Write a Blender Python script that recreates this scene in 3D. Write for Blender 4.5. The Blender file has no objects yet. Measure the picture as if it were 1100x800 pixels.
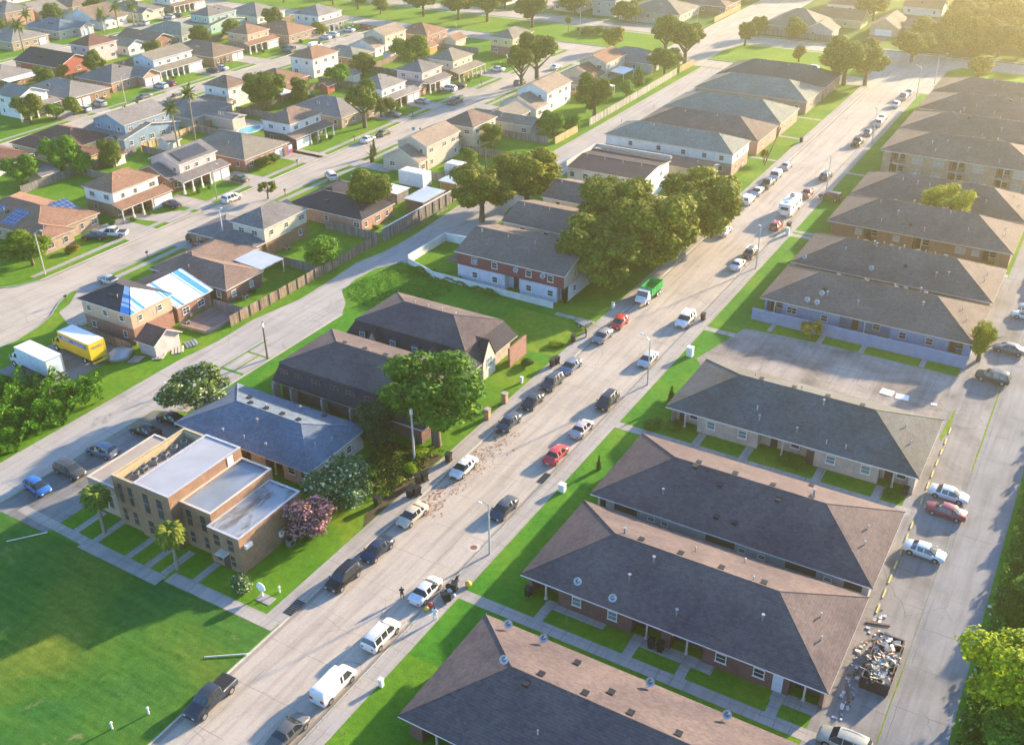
import bpy, bmesh, math, random
from math import sin, cos, pi, radians, hypot, atan2, sqrt
from mathutils import Vector, Matrix
random.seed(7)
SC = bpy.context.scene
COL = SC.collection
RZ = -0.142          # road level, lawns stand at z = 0

# ------------------------------------------------------------------ materials
MATS = {}
def nmat(name):
    m = bpy.data.materials.new(name); m.use_nodes = True
    nt = m.node_tree; nt.nodes.clear()
    o = nt.nodes.new('ShaderNodeOutputMaterial'); b = nt.nodes.new('ShaderNodeBsdfPrincipled')
    nt.links.new(b.outputs[0], o.inputs[0])
    MATS[name] = m
    return m, nt, b
def N(nt, t, **kw):
    n = nt.nodes.new('ShaderNode' + t)
    for k, v in kw.items():
        if k in n.inputs.keys(): n.inputs[k].default_value = v
        else: setattr(n, k, v)
    return n
def noise(nt, vec, scale, detail=3, rough=.55, dist=0):
    n = N(nt, 'TexNoise'); n.inputs['Scale'].default_value = scale; n.inputs['Detail'].default_value = detail
    n.inputs['Roughness'].default_value = rough; n.inputs['Distortion'].default_value = dist
    nt.links.new(vec, n.inputs['Vector']); return n.outputs['Fac']
def ramp(nt, fac, stops):
    r = N(nt, 'ValToRGB'); cr = r.color_ramp
    while len(cr.elements) > 1: cr.elements.remove(cr.elements[-1])
    cr.elements[0].position = stops[0][0]; cr.elements[0].color = tuple(stops[0][1]) + (1,)
    for p, c in stops[1:]:
        e = cr.elements.new(p); e.color = tuple(c) + (1,)
    nt.links.new(fac, r.inputs[0]); return r.outputs[0]
def mix(nt, fac, a, b, mode='MIX'):
    m = N(nt, 'Mix', data_type='RGBA', blend_type=mode)
    if isinstance(fac, (int, float)): m.inputs[0].default_value = fac
    else: nt.links.new(fac, m.inputs[0])
    for i, s in ((6, a), (7, b)):
        if isinstance(s, (tuple, list)): m.inputs[i].default_value = tuple(s)[:3] + (1,)
        else: nt.links.new(s, m.inputs[i])
    return m.outputs[2]
def bump(nt, b, h, strength=.3, dist=.05):
    n = N(nt, 'Bump'); n.inputs['Strength'].default_value = strength; n.inputs['Distance'].default_value = dist
    nt.links.new(h, n.inputs['Height']); nt.links.new(n.outputs[0], b.inputs['Normal'])
def coords(nt, kind='Object'):
    t = N(nt, 'TexCoord'); return t.outputs[kind]
def wpos(nt):
    return N(nt, 'NewGeometry').outputs['Position']
def mapped(nt, vec, scale=(1,1,1), rot=(0,0,0), loc=(0,0,0)):
    m = N(nt, 'Mapping'); m.inputs['Scale'].default_value = scale; m.inputs['Rotation'].default_value = rot; m.inputs['Location'].default_value = loc
    nt.links.new(vec, m.inputs['Vector']); return m.outputs[0]
def dk(c, k): return tuple(x * k for x in c)
def plain(name, c, rough=.6, metal=0, var=.12, vs=1.5, spec=.3):
    if name in MATS: return MATS[name]
    m, nt, b = nmat(name)
    b.inputs['Roughness'].default_value = rough; b.inputs['Metallic'].default_value = metal
    b.inputs['Specular IOR Level'].default_value = spec
    f = noise(nt, coords(nt), vs, 4)
    nt.links.new(ramp(nt, f, [(.25, dk(c, 1-var)), (.75, dk(c, 1+var))]), b.inputs['Base Color'])
    return m
def shingle(name, c, c2=None):
    m, nt, b = nmat(name); b.inputs['Roughness'].default_value = .9; b.inputs['Specular IOR Level'].default_value = .15
    v = wpos(nt)
    big = noise(nt, v, .18, 3); sm = noise(nt, v, 3.5, 3, .7)
    vo = N(nt, 'TexVoronoi', feature='F1'); vo.inputs['Scale'].default_value = 1
    nt.links.new(mapped(nt, v, (2.2, 2.2, 7)), vo.inputs['Vector'])
    base = ramp(nt, big, [(.3, dk(c, .86)), (.7, dk(c2 or c, 1.12))])
    tint = ramp(nt, vo.outputs['Color'], [(.2, (.86,.85,.86)), (.8, (1.12,1.11,1.1))])
    x = mix(nt, 1, base, tint, 'MULTIPLY')
    x = mix(nt, 1, x, ramp(nt, sm, [(.3, (.86,)*3), (.7, (1.13,)*3)]), 'MULTIPLY')
    w = N(nt, 'TexWave', wave_type='BANDS', bands_direction='Z'); w.inputs['Scale'].default_value = 2.6; w.inputs['Distortion'].default_value = .5
    nt.links.new(v, w.inputs['Vector'])
    x = mix(nt, 1, x, ramp(nt, w.outputs['Fac'], [(.0, (.86,)*3), (.3, (1.03,)*3)]), 'MULTIPLY')
    st = noise(nt, mapped(nt, v, (.6, .6, .12)), .9, 5, .65)     # weather streaks and patched courses
    x = mix(nt, 1, x, ramp(nt, st, [(.28, (.8,.8,.82)), (.46, (1,)*3), (.66, (1,)*3), (.8, (1.16,1.15,1.12))]), 'MULTIPLY')
    nt.links.new(x, b.inputs['Base Color'])
    bump(nt, b, w.outputs['Fac'], .3, .02)
    return m
def brick(name, c, c2, mortar=(.3,.27,.24)):
    m, nt, b = nmat(name); b.inputs['Roughness'].default_value = .9
    v = wpos(nt)
    comb = N(nt, 'SeparateXYZ'); nt.links.new(v, comb.inputs[0])
    ad = N(nt, 'Math', operation='ADD'); nt.links.new(comb.outputs[0], ad.inputs[0]); nt.links.new(comb.outputs[1], ad.inputs[1])
    cv = N(nt, 'CombineXYZ'); nt.links.new(ad.outputs[0], cv.inputs[0]); nt.links.new(comb.outputs[2], cv.inputs[1])
    t = N(nt, 'TexBrick'); t.inputs['Scale'].default_value = 2.2; t.inputs['Mortar Size'].default_value = .018
    t.inputs['Brick Width'].default_value = .5; t.inputs['Row Height'].default_value = .17
    t.inputs['Color1'].default_value = c + (1,); t.inputs['Color2'].default_value = c2 + (1,); t.inputs['Mortar'].default_value = mortar + (1,)
    nt.links.new(cv.outputs[0], t.inputs['Vector'])
    x = mix(nt, 1, t.outputs['Color'], ramp(nt, noise(nt, v, .9, 4, .65), [(.3, (.8,)*3), (.7, (1.18,)*3)]), 'MULTIPLY')
    nt.links.new(x, b.inputs['Base Color']); bump(nt, b, t.outputs['Fac'], -.3, .01)
    return m
def siding(name, c):
    m, nt, b = nmat(name); b.inputs['Roughness'].default_value = .7; b.inputs['Specular IOR Level'].default_value = .25
    v = wpos(nt)
    w = N(nt, 'TexWave', wave_type='BANDS', bands_direction='Z', wave_profile='SAW'); w.inputs['Scale'].default_value = 1.6; w.inputs['Distortion'].default_value = 0
    nt.links.new(v, w.inputs['Vector'])
    x = mix(nt, 1, c, ramp(nt, w.outputs['Fac'], [(0, (.82,)*3), (.15, (1,)*3)]), 'MULTIPLY')
    x = mix(nt, 1, x, ramp(nt, noise(nt, v, .8, 5, .65), [(.25, (.82,.8,.77)), (.6, (1.04,)*3)]), 'MULTIPLY')
    nt.links.new(x, b.inputs['Base Color']); bump(nt, b, w.outputs['Fac'], .3, .02)
    return m
def grass(name, stops, streak=0, patch=.08, sat=1.0):
    m, nt, b = nmat(name); b.inputs['Roughness'].default_value = .95; b.inputs['Specular IOR Level'].default_value = .1
    v = wpos(nt)
    x = ramp(nt, noise(nt, v, patch, 5, .6, .4), stops)
    x = mix(nt, 1, x, ramp(nt, noise(nt, v, 1.1, 4, .7), [(.3, (.74,.78,.7)), (.7, (1.24,1.2,1.2))]), 'MULTIPLY')
    x = mix(nt, 1, x, ramp(nt, noise(nt, v, 7, 3, .8), [(.3, (.7,.74,.7)), (.7, (1.3,1.25,1.3))]), 'MULTIPLY')
    if streak:
        s = noise(nt, mapped(nt, v, (.12, 1.3, 1), (0, 0, .5)), 1, 3)
        x = mix(nt, streak, x, ramp(nt, s, [(.35, (.75,.8,.7)), (.65, (1.2,1.12,1.1))]), 'MULTIPLY')
    worn = noise(nt, v, .28, 6, .72, .6)
    x = mix(nt, ramp(nt, worn, [(.62, (0,)*3), (.73, (.7,)*3)]), x, (.25, .22, .1))
    nt.links.new(x, b.inputs['Base Color'])
    bump(nt, b, noise(nt, v, 9, 4, .8), .55, .12)
    return m
def concrete(name, c, joint=(6, 4.2), crack=True, stain=.5, weeds=0, off=(0, 0), dirt=(.2,.15,.11), tone=.1):
    m, nt, b = nmat(name); b.inputs['Roughness'].default_value = .88; b.inputs['Specular IOR Level'].default_value = .2
    v = wpos(nt)
    x = ramp(nt, noise(nt, v, .12, 5, .62, .5), [(.25, dk(c, 1-tone*1.6)), (.5, c), (.75, dk(c, 1+tone))])
    x = mix(nt, 1, x, ramp(nt, noise(nt, v, 4.5, 5, .75), [(.3, (.88,)*3), (.7, (1.1,)*3)]), 'MULTIPLY')
    long = noise(nt, mapped(nt, v, (1.1, .07, 1)), 1, 4, .6)          # tyre and oil wear running with the lanes
    x = mix(nt, 1, x, ramp(nt, long, [(.3, (.79,.78,.78)), (.55, (1.04,)*3)]), 'MULTIPLY')
    st = noise(nt, mapped(nt, v, loc=(31, 7, 0)), .33, 6, .7, .8)
    x = mix(nt, ramp(nt, st, [(.60, (0,)*3), (.74, (stain,)*3)]), x, dirt)
    if joint:
        # slab joints, the line wobbling a little
        wv = N(nt, 'VectorMath', operation='ADD')
        nz = N(nt, 'TexNoise'); nz.inputs['Scale'].default_value = .9; nz.inputs['Detail'].default_value = 4; nt.links.new(v, nz.inputs['Vector'])
        sc = N(nt, 'VectorMath', operation='SCALE'); sc.inputs['Scale'].default_value = .22
        nt.links.new(nz.outputs['Color'], sc.inputs[0]); nt.links.new(v, wv.inputs[0]); nt.links.new(sc.outputs[0], wv.inputs[1])
        t = N(nt, 'TexBrick'); t.offset = 0; t.inputs['Scale'].default_value = 1; t.inputs['Mortar Size'].default_value = .035; t.inputs['Mortar Smooth'].default_value = .4
        t.inputs['Brick Width'].default_value = joint[0]; t.inputs['Row Height'].default_value = joint[1]
        nt.links.new(mapped(nt, wv.outputs[0], loc=(off[0], off[1], 0)), t.inputs['Vector'])
        jn = ramp(nt, noise(nt, v, .35, 3), [(.38, (.1,)*3), (.62, (.9,)*3)])
        jm = mix(nt, 1, jn, t.outputs['Fac'], 'MULTIPLY')
        x = mix(nt, jm, x, dk(c, .3))
        if weeds:
            wd = mix(nt, 1, ramp(nt, noise(nt, v, .22, 4, .7), [(.5, (0,)*3), (.58, (weeds,)*3)]), t.outputs['Fac'], 'MULTIPLY')
            x = mix(nt, wd, x, (.06, .13, .02))
    if crack:
        vo = N(nt, 'TexVoronoi', feature='DISTANCE_TO_EDGE'); vo.inputs['Scale'].default_value = .16
        wv2 = N(nt, 'VectorMath', operation='ADD'); n2 = N(nt, 'TexNoise'); n2.inputs['Scale'].default_value = .5; n2.inputs['Detail'].default_value = 6
        nt.links.new(v, n2.inputs['Vector'])
        s2 = N(nt, 'VectorMath', operation='SCALE'); s2.inputs['Scale'].default_value = 1.0; nt.links.new(n2.outputs['Color'], s2.inputs[0])
        nt.links.new(v, wv2.inputs[0]); nt.links.new(s2.outputs[0], wv2.inputs[1]); nt.links.new(wv2.outputs[0], vo.inputs['Vector'])
        cr = ramp(nt, vo.outputs['Distance'], [(0, (.6,)*3), (.008, (0,)*3)])
        cm = mix(nt, 1, cr, ramp(nt, noise(nt, v, .1, 2), [(.52, (0,)*3), (.6, (1,)*3)]), 'MULTIPLY')
        x = mix(nt, cm, x, dk(c, .28))
    nt.links.new(x, b.inputs['Base Color'])
    bump(nt, b, noise(nt, v, 12, 3), .15, .02)
    return m
def foliage(name, dark, light, trans=.25, flower=None, famt=0):
    m, nt, b = nmat(name); b.inputs['Roughness'].default_value = .75; b.inputs['Specular IOR Level'].default_value = .15
    g = N(nt, 'NewGeometry')
    oi = N(nt, 'ObjectInfo')
    x = ramp(nt, g.outputs['Random Per Island'], [(0, dk(dark, .8)), (.5, dark), (1, light)])
    x = mix(nt, 1, x, ramp(nt, noise(nt, coords(nt), .55, 3), [(.3, (.72,.8,.8)), (.7, (1.3,1.2,1.1))]), 'MULTIPLY')
    x = mix(nt, 1, x, oi.outputs['Color'], 'MULTIPLY')
    if flower:
        fl = mix(nt, ramp(nt, noise(nt, mapped(nt, wpos(nt)), 2.2, 2), [(.42, (0,)*3), (.5, (1,)*3)]), (0, 0, 0), ramp(nt, g.outputs['Random Per Island'], [(1-famt-.01, (0,)*3), (1-famt, (1,)*3)]))
        x = mix(nt, fl, x, flower)
    nt.links.new(x, b.inputs['Base Color'])
    if trans:
        tr = N(nt, 'BsdfTranslucent'); nt.links.new(x, tr.inputs[0])
        ms = N(nt, 'MixShader'); ms.inputs[0].default_value = trans
        nt.links.new(b.outputs[0], ms.inputs[1]); nt.links.new(tr.outputs[0], ms.inputs[2])
        nt.links.new(ms.outputs[0], nt.nodes['Material Output'].inputs[0])
    return m
def paint():
    m, nt, b = nmat('car_paint'); oi = N(nt, 'ObjectInfo')
    b.inputs['Roughness'].default_value = .34; b.inputs['Metallic'].default_value = .1; b.inputs['Specular IOR Level'].default_value = .3
    b.inputs['Coat Weight'].default_value = .3; b.inputs['Coat Roughness'].default_value = .12
    d = ramp(nt, noise(nt, coords(nt), 2.2, 5, .7), [(.3, (.82,.81,.8)), (.65, (1,)*3)])
    nt.links.new(mix(nt, 1, oi.outputs['Color'], d, 'MULTIPLY'), b.inputs['Base Color'])
    return m
def planks(name, c, axis_scale=(0,0,0)):
    m, nt, b = nmat(name); b.inputs['Roughness'].default_value = .9; b.inputs['Specular IOR Level'].default_value = .1
    v = wpos(nt)
    sx = N(nt, 'SeparateXYZ'); nt.links.new(v, sx.inputs[0]); ad = N(nt, 'Math', operation='ADD')
    nt.links.new(sx.outputs[0], ad.inputs[0]); nt.links.new(sx.outputs[1], ad.inputs[1])
    ml = N(nt, 'Math', operation='MULTIPLY'); ml.inputs[1].default_value = 5.5; nt.links.new(ad.outputs[0], ml.inputs[0])
    fl = N(nt, 'Math', operation='FLOOR'); nt.links.new(ml.outputs[0], fl.inputs[0])
    wn = N(nt, 'TexWhiteNoise', noise_dimensions='1D'); nt.links.new(fl.outputs[0], wn.inputs['W'])
    fr = N(nt, 'Math', operation='FRACT'); nt.links.new(ml.outputs[0], fr.inputs[0])
    x = ramp(nt, wn.outputs['Value'], [(0, dk(c, .7)), (.5, c), (1, dk(c, 1.3))])
    x = mix(nt, 1, x, ramp(nt, fr.outputs[0], [(0, (.45,)*3), (.1, (1,)*3)]), 'MULTIPLY')
    x = mix(nt, 1, x, ramp(nt, noise(nt, v, 1.2, 4), [(.3, (.8,)*3), (.7, (1.15,)*3)]), 'MULTIPLY')
    nt.links.new(x, b.inputs['Base Color'])
    return m

M = {}
M['road'] = concrete('concrete_road', (.40,.352,.295), (5.7, 6.1), off=(2.85+.0, 0), stain=.35)
M['walk'] = concrete('concrete_walk', (.34,.315,.285), (1.5, 1.5), crack=False, stain=.5)
M['drive'] = concrete('concrete_drive', (.37,.335,.30), (3, 3), stain=.45)
M['alley'] = concrete('alley_concrete', (.36,.335,.31), (4.6, 7.4), stain=.6, weeds=1, off=(4.7, .8))
M['oldpad'] = concrete('old_pad', (.27,.24,.215), (3.3, 5), stain=.95, weeds=.5, tone=.45, dirt=(.11,.095,.085))
M['rpad'] = concrete('parking_pad', (.22,.212,.205), (4.3, 2.75), stain=.8, weeds=.4, off=(.0, .6), tone=.3, dirt=(.09,.075,.06))  # mottled dirt, plus the lane's shade worked into the darkened base
M['ralley'] = concrete('shaded_lane_asphalt', (.205,.21,.218), (30, 6), stain=.5, off=(4, 0), tone=.2, dirt=(.12,.115,.11))  # shade over the whole lane is put into this darker, cooler colour
M['base'] = concrete('verge_dirt', (.22,.19,.14), None, crack=False)
M['rpatio'] = concrete('patio_stone', (.27,.18,.16), (1, 1), crack=False)
M['gutter'] = concrete('gutter_concrete', (.27,.24,.21), None, crack=False, stain=.8)
M['kerb'] = concrete('kerb_concrete', (.44,.41,.37), None, crack=False, stain=.3)
M['lawn'] = grass('lawn_grass', [(.3, (.055,.17,.012)), (.52, (.10,.22,.014)), (.72, (.19,.25,.02))])
M['field'] = grass('field_grass', [(.30, (.022,.115,.03)), (.48, (.055,.15,.022)), (.68, (.15,.19,.028))], streak=.8, patch=.05)
M['lush'] = grass('lush_grass', [(.3, (.04,.17,.016)), (.5, (.06,.21,.016)), (.75, (.14,.25,.02))], patch=.12)
M['verge'] = grass('verge_grass', [(.3, (.10,.21,.015)), (.6, (.17,.25,.02)), (.8, (.22,.20,.07))], patch=.3)
M['canalgrass'] = grass('canal_grass', [(.3, (.08,.19,.012)), (.55, (.12,.24,.015)), (.75, (.20,.26,.02))], patch=.06)
M['soil'] = grass('bare_soil', [(.3, (.07,.055,.035)), (.55, (.10,.075,.05)), (.8, (.06,.09,.02))], patch=.5)
for k, c, c2 in (('brown', (.185,.13,.11), (.21,.15,.12)), ('tan', (.27,.215,.165), (.29,.225,.17)), ('grey', (.215,.20,.19), None), ('dark', (.075,.07,.078), (.10,.085,.08)),
              ('maroon', (.15,.075,.065), None), ('olive', (.21,.19,.155), None), ('red', (.25,.145,.10), None), ('slate', (.13,.17,.215), None), ('char', (.042,.04,.056), (.05,.047,.06)),
              ('apt', (.10,.08,.086), (.125,.098,.092)), ('teal', (.105,.10,.088), (.105,.115,.115)), ('aptb', (.15,.12,.10), (.17,.135,.115)), ('gg', (.21,.225,.19), None), ('mid', (.17,.16,.16), None)):
    M['r_' + k] = shingle('shingle_' + k, c, c2)
M['bk_red'] = brick('brick_red', (.25,.09,.06), (.32,.125,.08)); M['bk_brown'] = brick('brick_brown', (.23,.115,.06), (.33,.17,.085), (.24,.18,.14))
M['bk_dark'] = brick('brick_dark', (.12,.055,.045), (.17,.075,.06), (.16,.12,.11)); M['bk_tan'] = brick('brick_tan', (.33,.22,.15), (.41,.28,.19))
M['bk_pale'] = brick('brick_pale', (.44,.36,.31), (.50,.42,.36), (.36,.32,.29)); M['bk_salmon'] = brick('brick_salmon', (.42,.19,.13), (.50,.25,.18))
M['bk_yard'] = brick('brick_orange', (.40,.22,.12), (.46,.27,.15))
for k, c in (('white', (.70,.69,.66)), ('cream', (.58,.51,.40)), ('blue', (.20,.30,.40)), ('pblue', (.42,.50,.58)), ('pink', (.58,.45,.44)), ('grey', (.40,.40,.39)), ('dgrey', (.21,.215,.22)), ('teal', (.30,.46,.42)),
             ('mint', (.42,.52,.44)), ('peach', (.56,.38,.26)), ('wine', (.24,.06,.07)), ('lav', (.58,.60,.68)), ('yellow', (.55,.46,.26)), ('red', (.36,.10,.075)), ('beige', (.48,.43,.35)), ('char', (.05,.048,.06)), ('bluewall', (.20,.27,.40)), ('orange', (.60,.28,.09))):
    M['s_' + k] = siding('siding_' + k, c)
M['trim'] = plain('trim_white', (.68,.66,.62), .5); M['trimc'] = plain('trim_cream', (.52,.47,.40), .6); M['trimd'] = plain('trim_brown', (.16,.12,.10), .6)
M['white'] = plain('white_paint', (.72,.72,.71), .45); M['black'] = plain('black_plastic', (.02,.02,.022), .5)
M['glass'] = plain('window_pane', (.035,.045,.055), .12, 0, .3, .6, .7); M['bglass'] = plain('window_pane_blue', (.13,.22,.25), .2, 0, .25, 1.2, .6)
M['lglass'] = plain('window_blinds', (.30,.32,.31), .3, 0, .15, 2, .5)
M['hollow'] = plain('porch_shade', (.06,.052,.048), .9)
M['cglass'] = plain('car_glass', (.02,.025,.03), .08, 0, .2, 2, .8); M['tyre'] = plain('tyre_rubber', (.022,.022,.022), .85); M['rim'] = plain('wheel_rim', (.42,.42,.43), .35, .7)
M['lamp_w'] = plain('lamp_clear', (.65,.65,.62), .2); M['lamp_r'] = plain('lamp_red', (.42,.02,.02), .3); M['chrome'] = plain('chrome', (.55,.55,.56), .25, .9)
M['paint'] = paint()
M['metal'] = plain('grey_metal', (.36,.37,.38), .45, .6); M['dish'] = plain('dish_grey', (.42,.46,.49), .45); M['pole'] = plain('pole_concrete', (.46,.44,.40), .7); M['wood'] = plain('pole_wood', (.17,.12,.08), .9)
M['solar'] = None
M['fence'] = planks('fence_planks', (.27,.20,.15)); M['fenceg'] = planks('fence_grey', (.22,.20,.19)); M['fencey'] = planks('fence_new', (.50,.36,.20)); M['fencew'] = planks('fence_white', (.72,.72,.70))
M['fencep'] = planks('fence_pale', (.46,.43,.38)); M['rust'] = plain('rust', (.19,.085,.05), .9, 0, .4, 2); M['dumpst'] = plain('dumpster_steel', (.055,.035,.035), .6, .2, .4, 1.5)
M['bark'] = plain('bark', (.13,.095,.065), .95, 0, .35, 3); M['palmbark'] = plain('palm_bark', (.25,.21,.16), .95, 0, .3, 6)
M['metalroof'] = plain('metal_roof', (.50,.53,.55), .4, .3, .1, .5); M['mem_w'] = plain('roof_membrane_white', (.33,.345,.375), .8, 0, .12, .35)
M['mem_g'] = plain('roof_membrane_grey', (.21,.25,.30), .8, 0, .15, .3); M['mem_t'] = plain('roof_membrane_tan', (.34,.29,.245), .85, 0, .15, .3)
M['mortarwall'] = plain('stucco_cream', (.46,.38,.23), .85); M['yline'] = plain('yellow_line', (.50,.42,.13), .7, 0, .35, 3)
M['water'] = plain('pool_water', (.10,.46,.52), .05, 0, .1, 1, .8)
M['orange'] = plain('orange_plastic', (.65,.22,.04), .5); M['greenp'] = plain('green_paint', (.03,.38,.07), .35, 0, .2, 1); M['yellowp'] = plain('yellow_paint', (.74,.47,.03), .4)
M['bluep'] = plain('blue_paint', (.10,.13,.38), .4); M['redp'] = plain('red_paint', (.50,.05,.05), .45); M['box_lb'] = plain('box_panel', (.56,.62,.68), .45); M['skin'] = plain('skin', (.30,.17,.11), .6); M['cloth_d'] = plain('cloth_dark', (.03,.03,.035), .9)
M['cloth_w'] = plain('cloth_white', (.70,.70,.70), .9); M['denim'] = plain('denim', (.06,.08,.13), .9); M['hair'] = plain('hair', (.02,.015,.012), .9); M['door_red'] = plain('door_red', (.25,.05,.04), .5); M['door_dark'] = plain('door_dark', (.07,.05,.045), .5)
# wet stained flat roof
def stained():
    m, nt, b = nmat('stained_membrane'); v = wpos(nt)
    x = ramp(nt, noise(nt, v, .3, 5, .6), [(.3, (.20,.24,.28)), (.7, (.30,.33,.37))])
    s = noise(nt, mapped(nt, v, (.5, .22, 1)), 1.3, 5, .6, .6)
    x = mix(nt, ramp(nt, s, [(.46, (0,)*3), (.6, (.9,)*3)]), x, (.10,.08,.065))
    nt.links.new(x, b.inputs['Base Color']); b.inputs['Roughness'].default_value = .7
    return m
M['mem_s'] = stained(); M['coping'] = plain('coping_grey', (.45,.46,.48), .6, .2)
def tarp():
    m, nt, b = nmat('tarp_blue_white'); b.inputs['Roughness'].default_value = .45
    v = wpos(nt); s = N(nt, 'SeparateXYZ'); nt.links.new(v, s.inputs[0])
    a = N(nt, 'Math', operation='MULTIPLY'); a.inputs[1].default_value = .13; nt.links.new(s.outputs[1], a.inputs[0])
    f = N(nt, 'Math', operation='FRACT'); nt.links.new(a.outputs[0], f.inputs[0])
    r = N(nt, 'ValToRGB'); cr = r.color_ramp; cr.interpolation = 'CONSTANT'
    W = (.68,.70,.73,1); B = (.05,.27,.62,1)
    cr.elements[0].position = 0; cr.elements[0].color = B; cr.elements[1].position = .10; cr.elements[1].color = W
    for p, c in ((.16, B), (.19, W), (.28, B), (.36, W), (.55, W), (.86, B), (.9, W), (.93, B)):
        e = cr.elements.new(p); e.color = c
    nt.links.new(f.outputs[0], r.inputs[0])
    x = mix(nt, 1, r.outputs[0], ramp(nt, noise(nt, v, 1.4, 4), [(.3, (.85,)*3), (.7, (1.08,)*3)]), 'MULTIPLY')
    nt.links.new(x, b.inputs['Base Color']); bump(nt, b, noise(nt, v, 2.4, 3), .5, .15)
    return m
M['tarp'] = tarp()
def solar():
    m, nt, b = nmat('solar_cells'); b.inputs['Roughness'].default_value = .15; b.inputs['Specular IOR Level'].default_value = .8
    v = wpos(nt); t = N(nt, 'TexBrick'); t.offset = 0; t.inputs['Scale'].default_value = 1
    t.inputs['Brick Width'].default_value = 1.0; t.inputs['Row Height'].default_value = 1.0; t.inputs['Mortar Size'].default_value = .04
    t.inputs['Color1'].default_value = (.02,.05,.15,1); t.inputs['Color2'].default_value = (.025,.065,.19,1); t.inputs['Mortar'].default_value = (.35,.38,.42,1)
    nt.links.new(v, t.inputs['Vector']); nt.links.new(t.outputs[0], b.inputs['Base Color'])
    return m
M['solar'] = solar(); M['solar_d'] = plain('solar_dark', (.05,.05,.06), .25, 0, .3, 1, .6)
M['lf_oak'] = foliage('leaves_oak', (.075,.125,.014), (.24,.26,.03)); M['lf_pine'] = foliage('leaves_pine', (.02,.06,.022), (.05,.12,.03)); M['lf_lime'] = foliage('leaves_lime', (.16,.26,.012), (.42,.48,.03), .42)
M['lf_mid'] = foliage('leaves_mid', (.06,.16,.018), (.19,.30,.03)); M['lf_palm'] = foliage('palm_fronds', (.09,.15,.025), (.24,.27,.05), .3)
M['lf_white'] = foliage('leaves_flowering', (.055,.13,.04), (.15,.24,.07), .3, (.60,.62,.44), .17); M['lf_pink'] = foliage('leaves_pink', (.09,.07,.05), (.14,.08,.06), .2, (.55,.25,.29), .62)

# ------------------------------------------------------------------ mesh helper
class MB:
    def __init__(s): s.v = []; s.f = []; s.mi = []; s.sm = []
    def add(s, vs, fs, m=0, smooth=False):
        o = len(s.v); s.v += [tuple(p) for p in vs]
        for f in fs: s.f.append([o + i for i in f]); s.mi.append(m); s.sm.append(smooth)
    def box(s, x0, x1, y0, y1, z0, z1, m=0, top=None):
        if x0 > x1: x0, x1 = x1, x0
        if y0 > y1: y0, y1 = y1, y0
        s.add([(x0,y0,z0),(x1,y0,z0),(x1,y1,z0),(x0,y1,z0),(x0,y0,z1),(x1,y0,z1),(x1,y1,z1),(x0,y1,z1)],
              [(3,2,1,0),(0,1,5,4),(1,2,6,5),(2,3,7,6),(3,0,4,7)], m)
        s.add([(x0,y0,z1),(x1,y0,z1),(x1,y1,z1),(x0,y1,z1)], [(0,1,2,3)], m if top is None else top)
    def prism(s, poly, z0, z1, m=0, side=None):
        a = sum(poly[i][0]*poly[(i+1)%len(poly)][1]-poly[(i+1)%len(poly)][0]*poly[i][1] for i in range(len(poly)))
        if a < 0: poly = poly[::-1]
        n = len(poly); vs = [(x,y,z1) for x, y in poly] + [(x,y,z0) for x, y in poly]
        s.add(vs, [tuple(range(n))], m)
        s.add(vs, [tuple(range(2*n-1, n-1, -1))] + [(i+n, (i+1)%n+n, (i+1)%n, i) for i in range(n)], m if side is None else side)
    def solid(s, top, th, m=0, side=1):
        """thick sheet: any planar polygon given by its top corners, thickness th downwards"""
        n = len(top); vs = list(top) + [(x, y, z-th) for x, y, z in top]
        s.add(vs, [tuple(range(n))], m); s.add(vs, [tuple(range(2*n-1, n-1, -1))] + [(i+n, (i+1)%n+n, (i+1)%n, i) for i in range(n)], side)
    def tube(s, p0, p1, r0, r1=None, n=7, m=0, cap=True):
        r1 = r0 if r1 is None else r1
        a = Vector(p0); b = Vector(p1); d = (b-a).normalized()
        u = d.orthogonal().normalized(); w = d.cross(u)
        vs = []
        for c, r in ((a, r0), (b, r1)):
            for k in range(n):
                t = 2*pi*k/n; vs.append(tuple(c + (u*cos(t)+w*sin(t))*r))
        fs = [(k, (k+1)%n, (k+1)%n+n, k+n) for k in range(n)]
        s.add(vs, fs, m, True)
        if cap: s.add(vs, [tuple(range(n-1,-1,-1)), tuple(range(n, 2*n))], m)
    def blob(s, c, r, n=8, k=5, m=0, jit=0):
        vs = []; fs = []
        for i in range(k+1):
            ph = pi*i/k
            for j in range(n):
                t = 2*pi*j/n; q = 1 + random.uniform(-jit, jit)
                vs.append((c[0]+r[0]*sin(ph)*cos(t)*q, c[1]+r[1]*sin(ph)*sin(t)*q, c[2]+r[2]*cos(ph)*q))
        for i in range(k):
            for j in range(n): fs.append((i*n+j, (i+1)*n+j, (i+1)*n+(j+1)%n, i*n+(j+1)%n))
        s.add(vs, fs, m, True)
    def mesh(s, name, mats):
        me = bpy.data.meshes.new(name); me.from_pydata(s.v, [], s.f)
        for m in mats: me.materials.append(M[m] if isinstance(m, str) else m)
        if len(mats) > 1: me.polygons.foreach_set('material_index', s.mi)
        me.polygons.foreach_set('use_smooth', s.sm)
        me.update(); return me
    def build(s, name, mats, parent=None, loc=(0,0,0), rz=0, **kw):
        return obj(name, s.mesh(name, mats if isinstance(mats, (list, tuple)) else [mats]), parent, loc, rz, **kw)
def obj(name, me, parent=None, loc=(0,0,0), rz=0, sc=None, color=None):
    o = bpy.data.objects.new(name, me); COL.objects.link(o); o.location = loc
    if rz: o.rotation_euler = (0, 0, rz)
    if sc: o.scale = sc
    if color: o.color = tuple(color)[:3] + (1,)
    if parent: o.parent = parent
    return o
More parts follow.
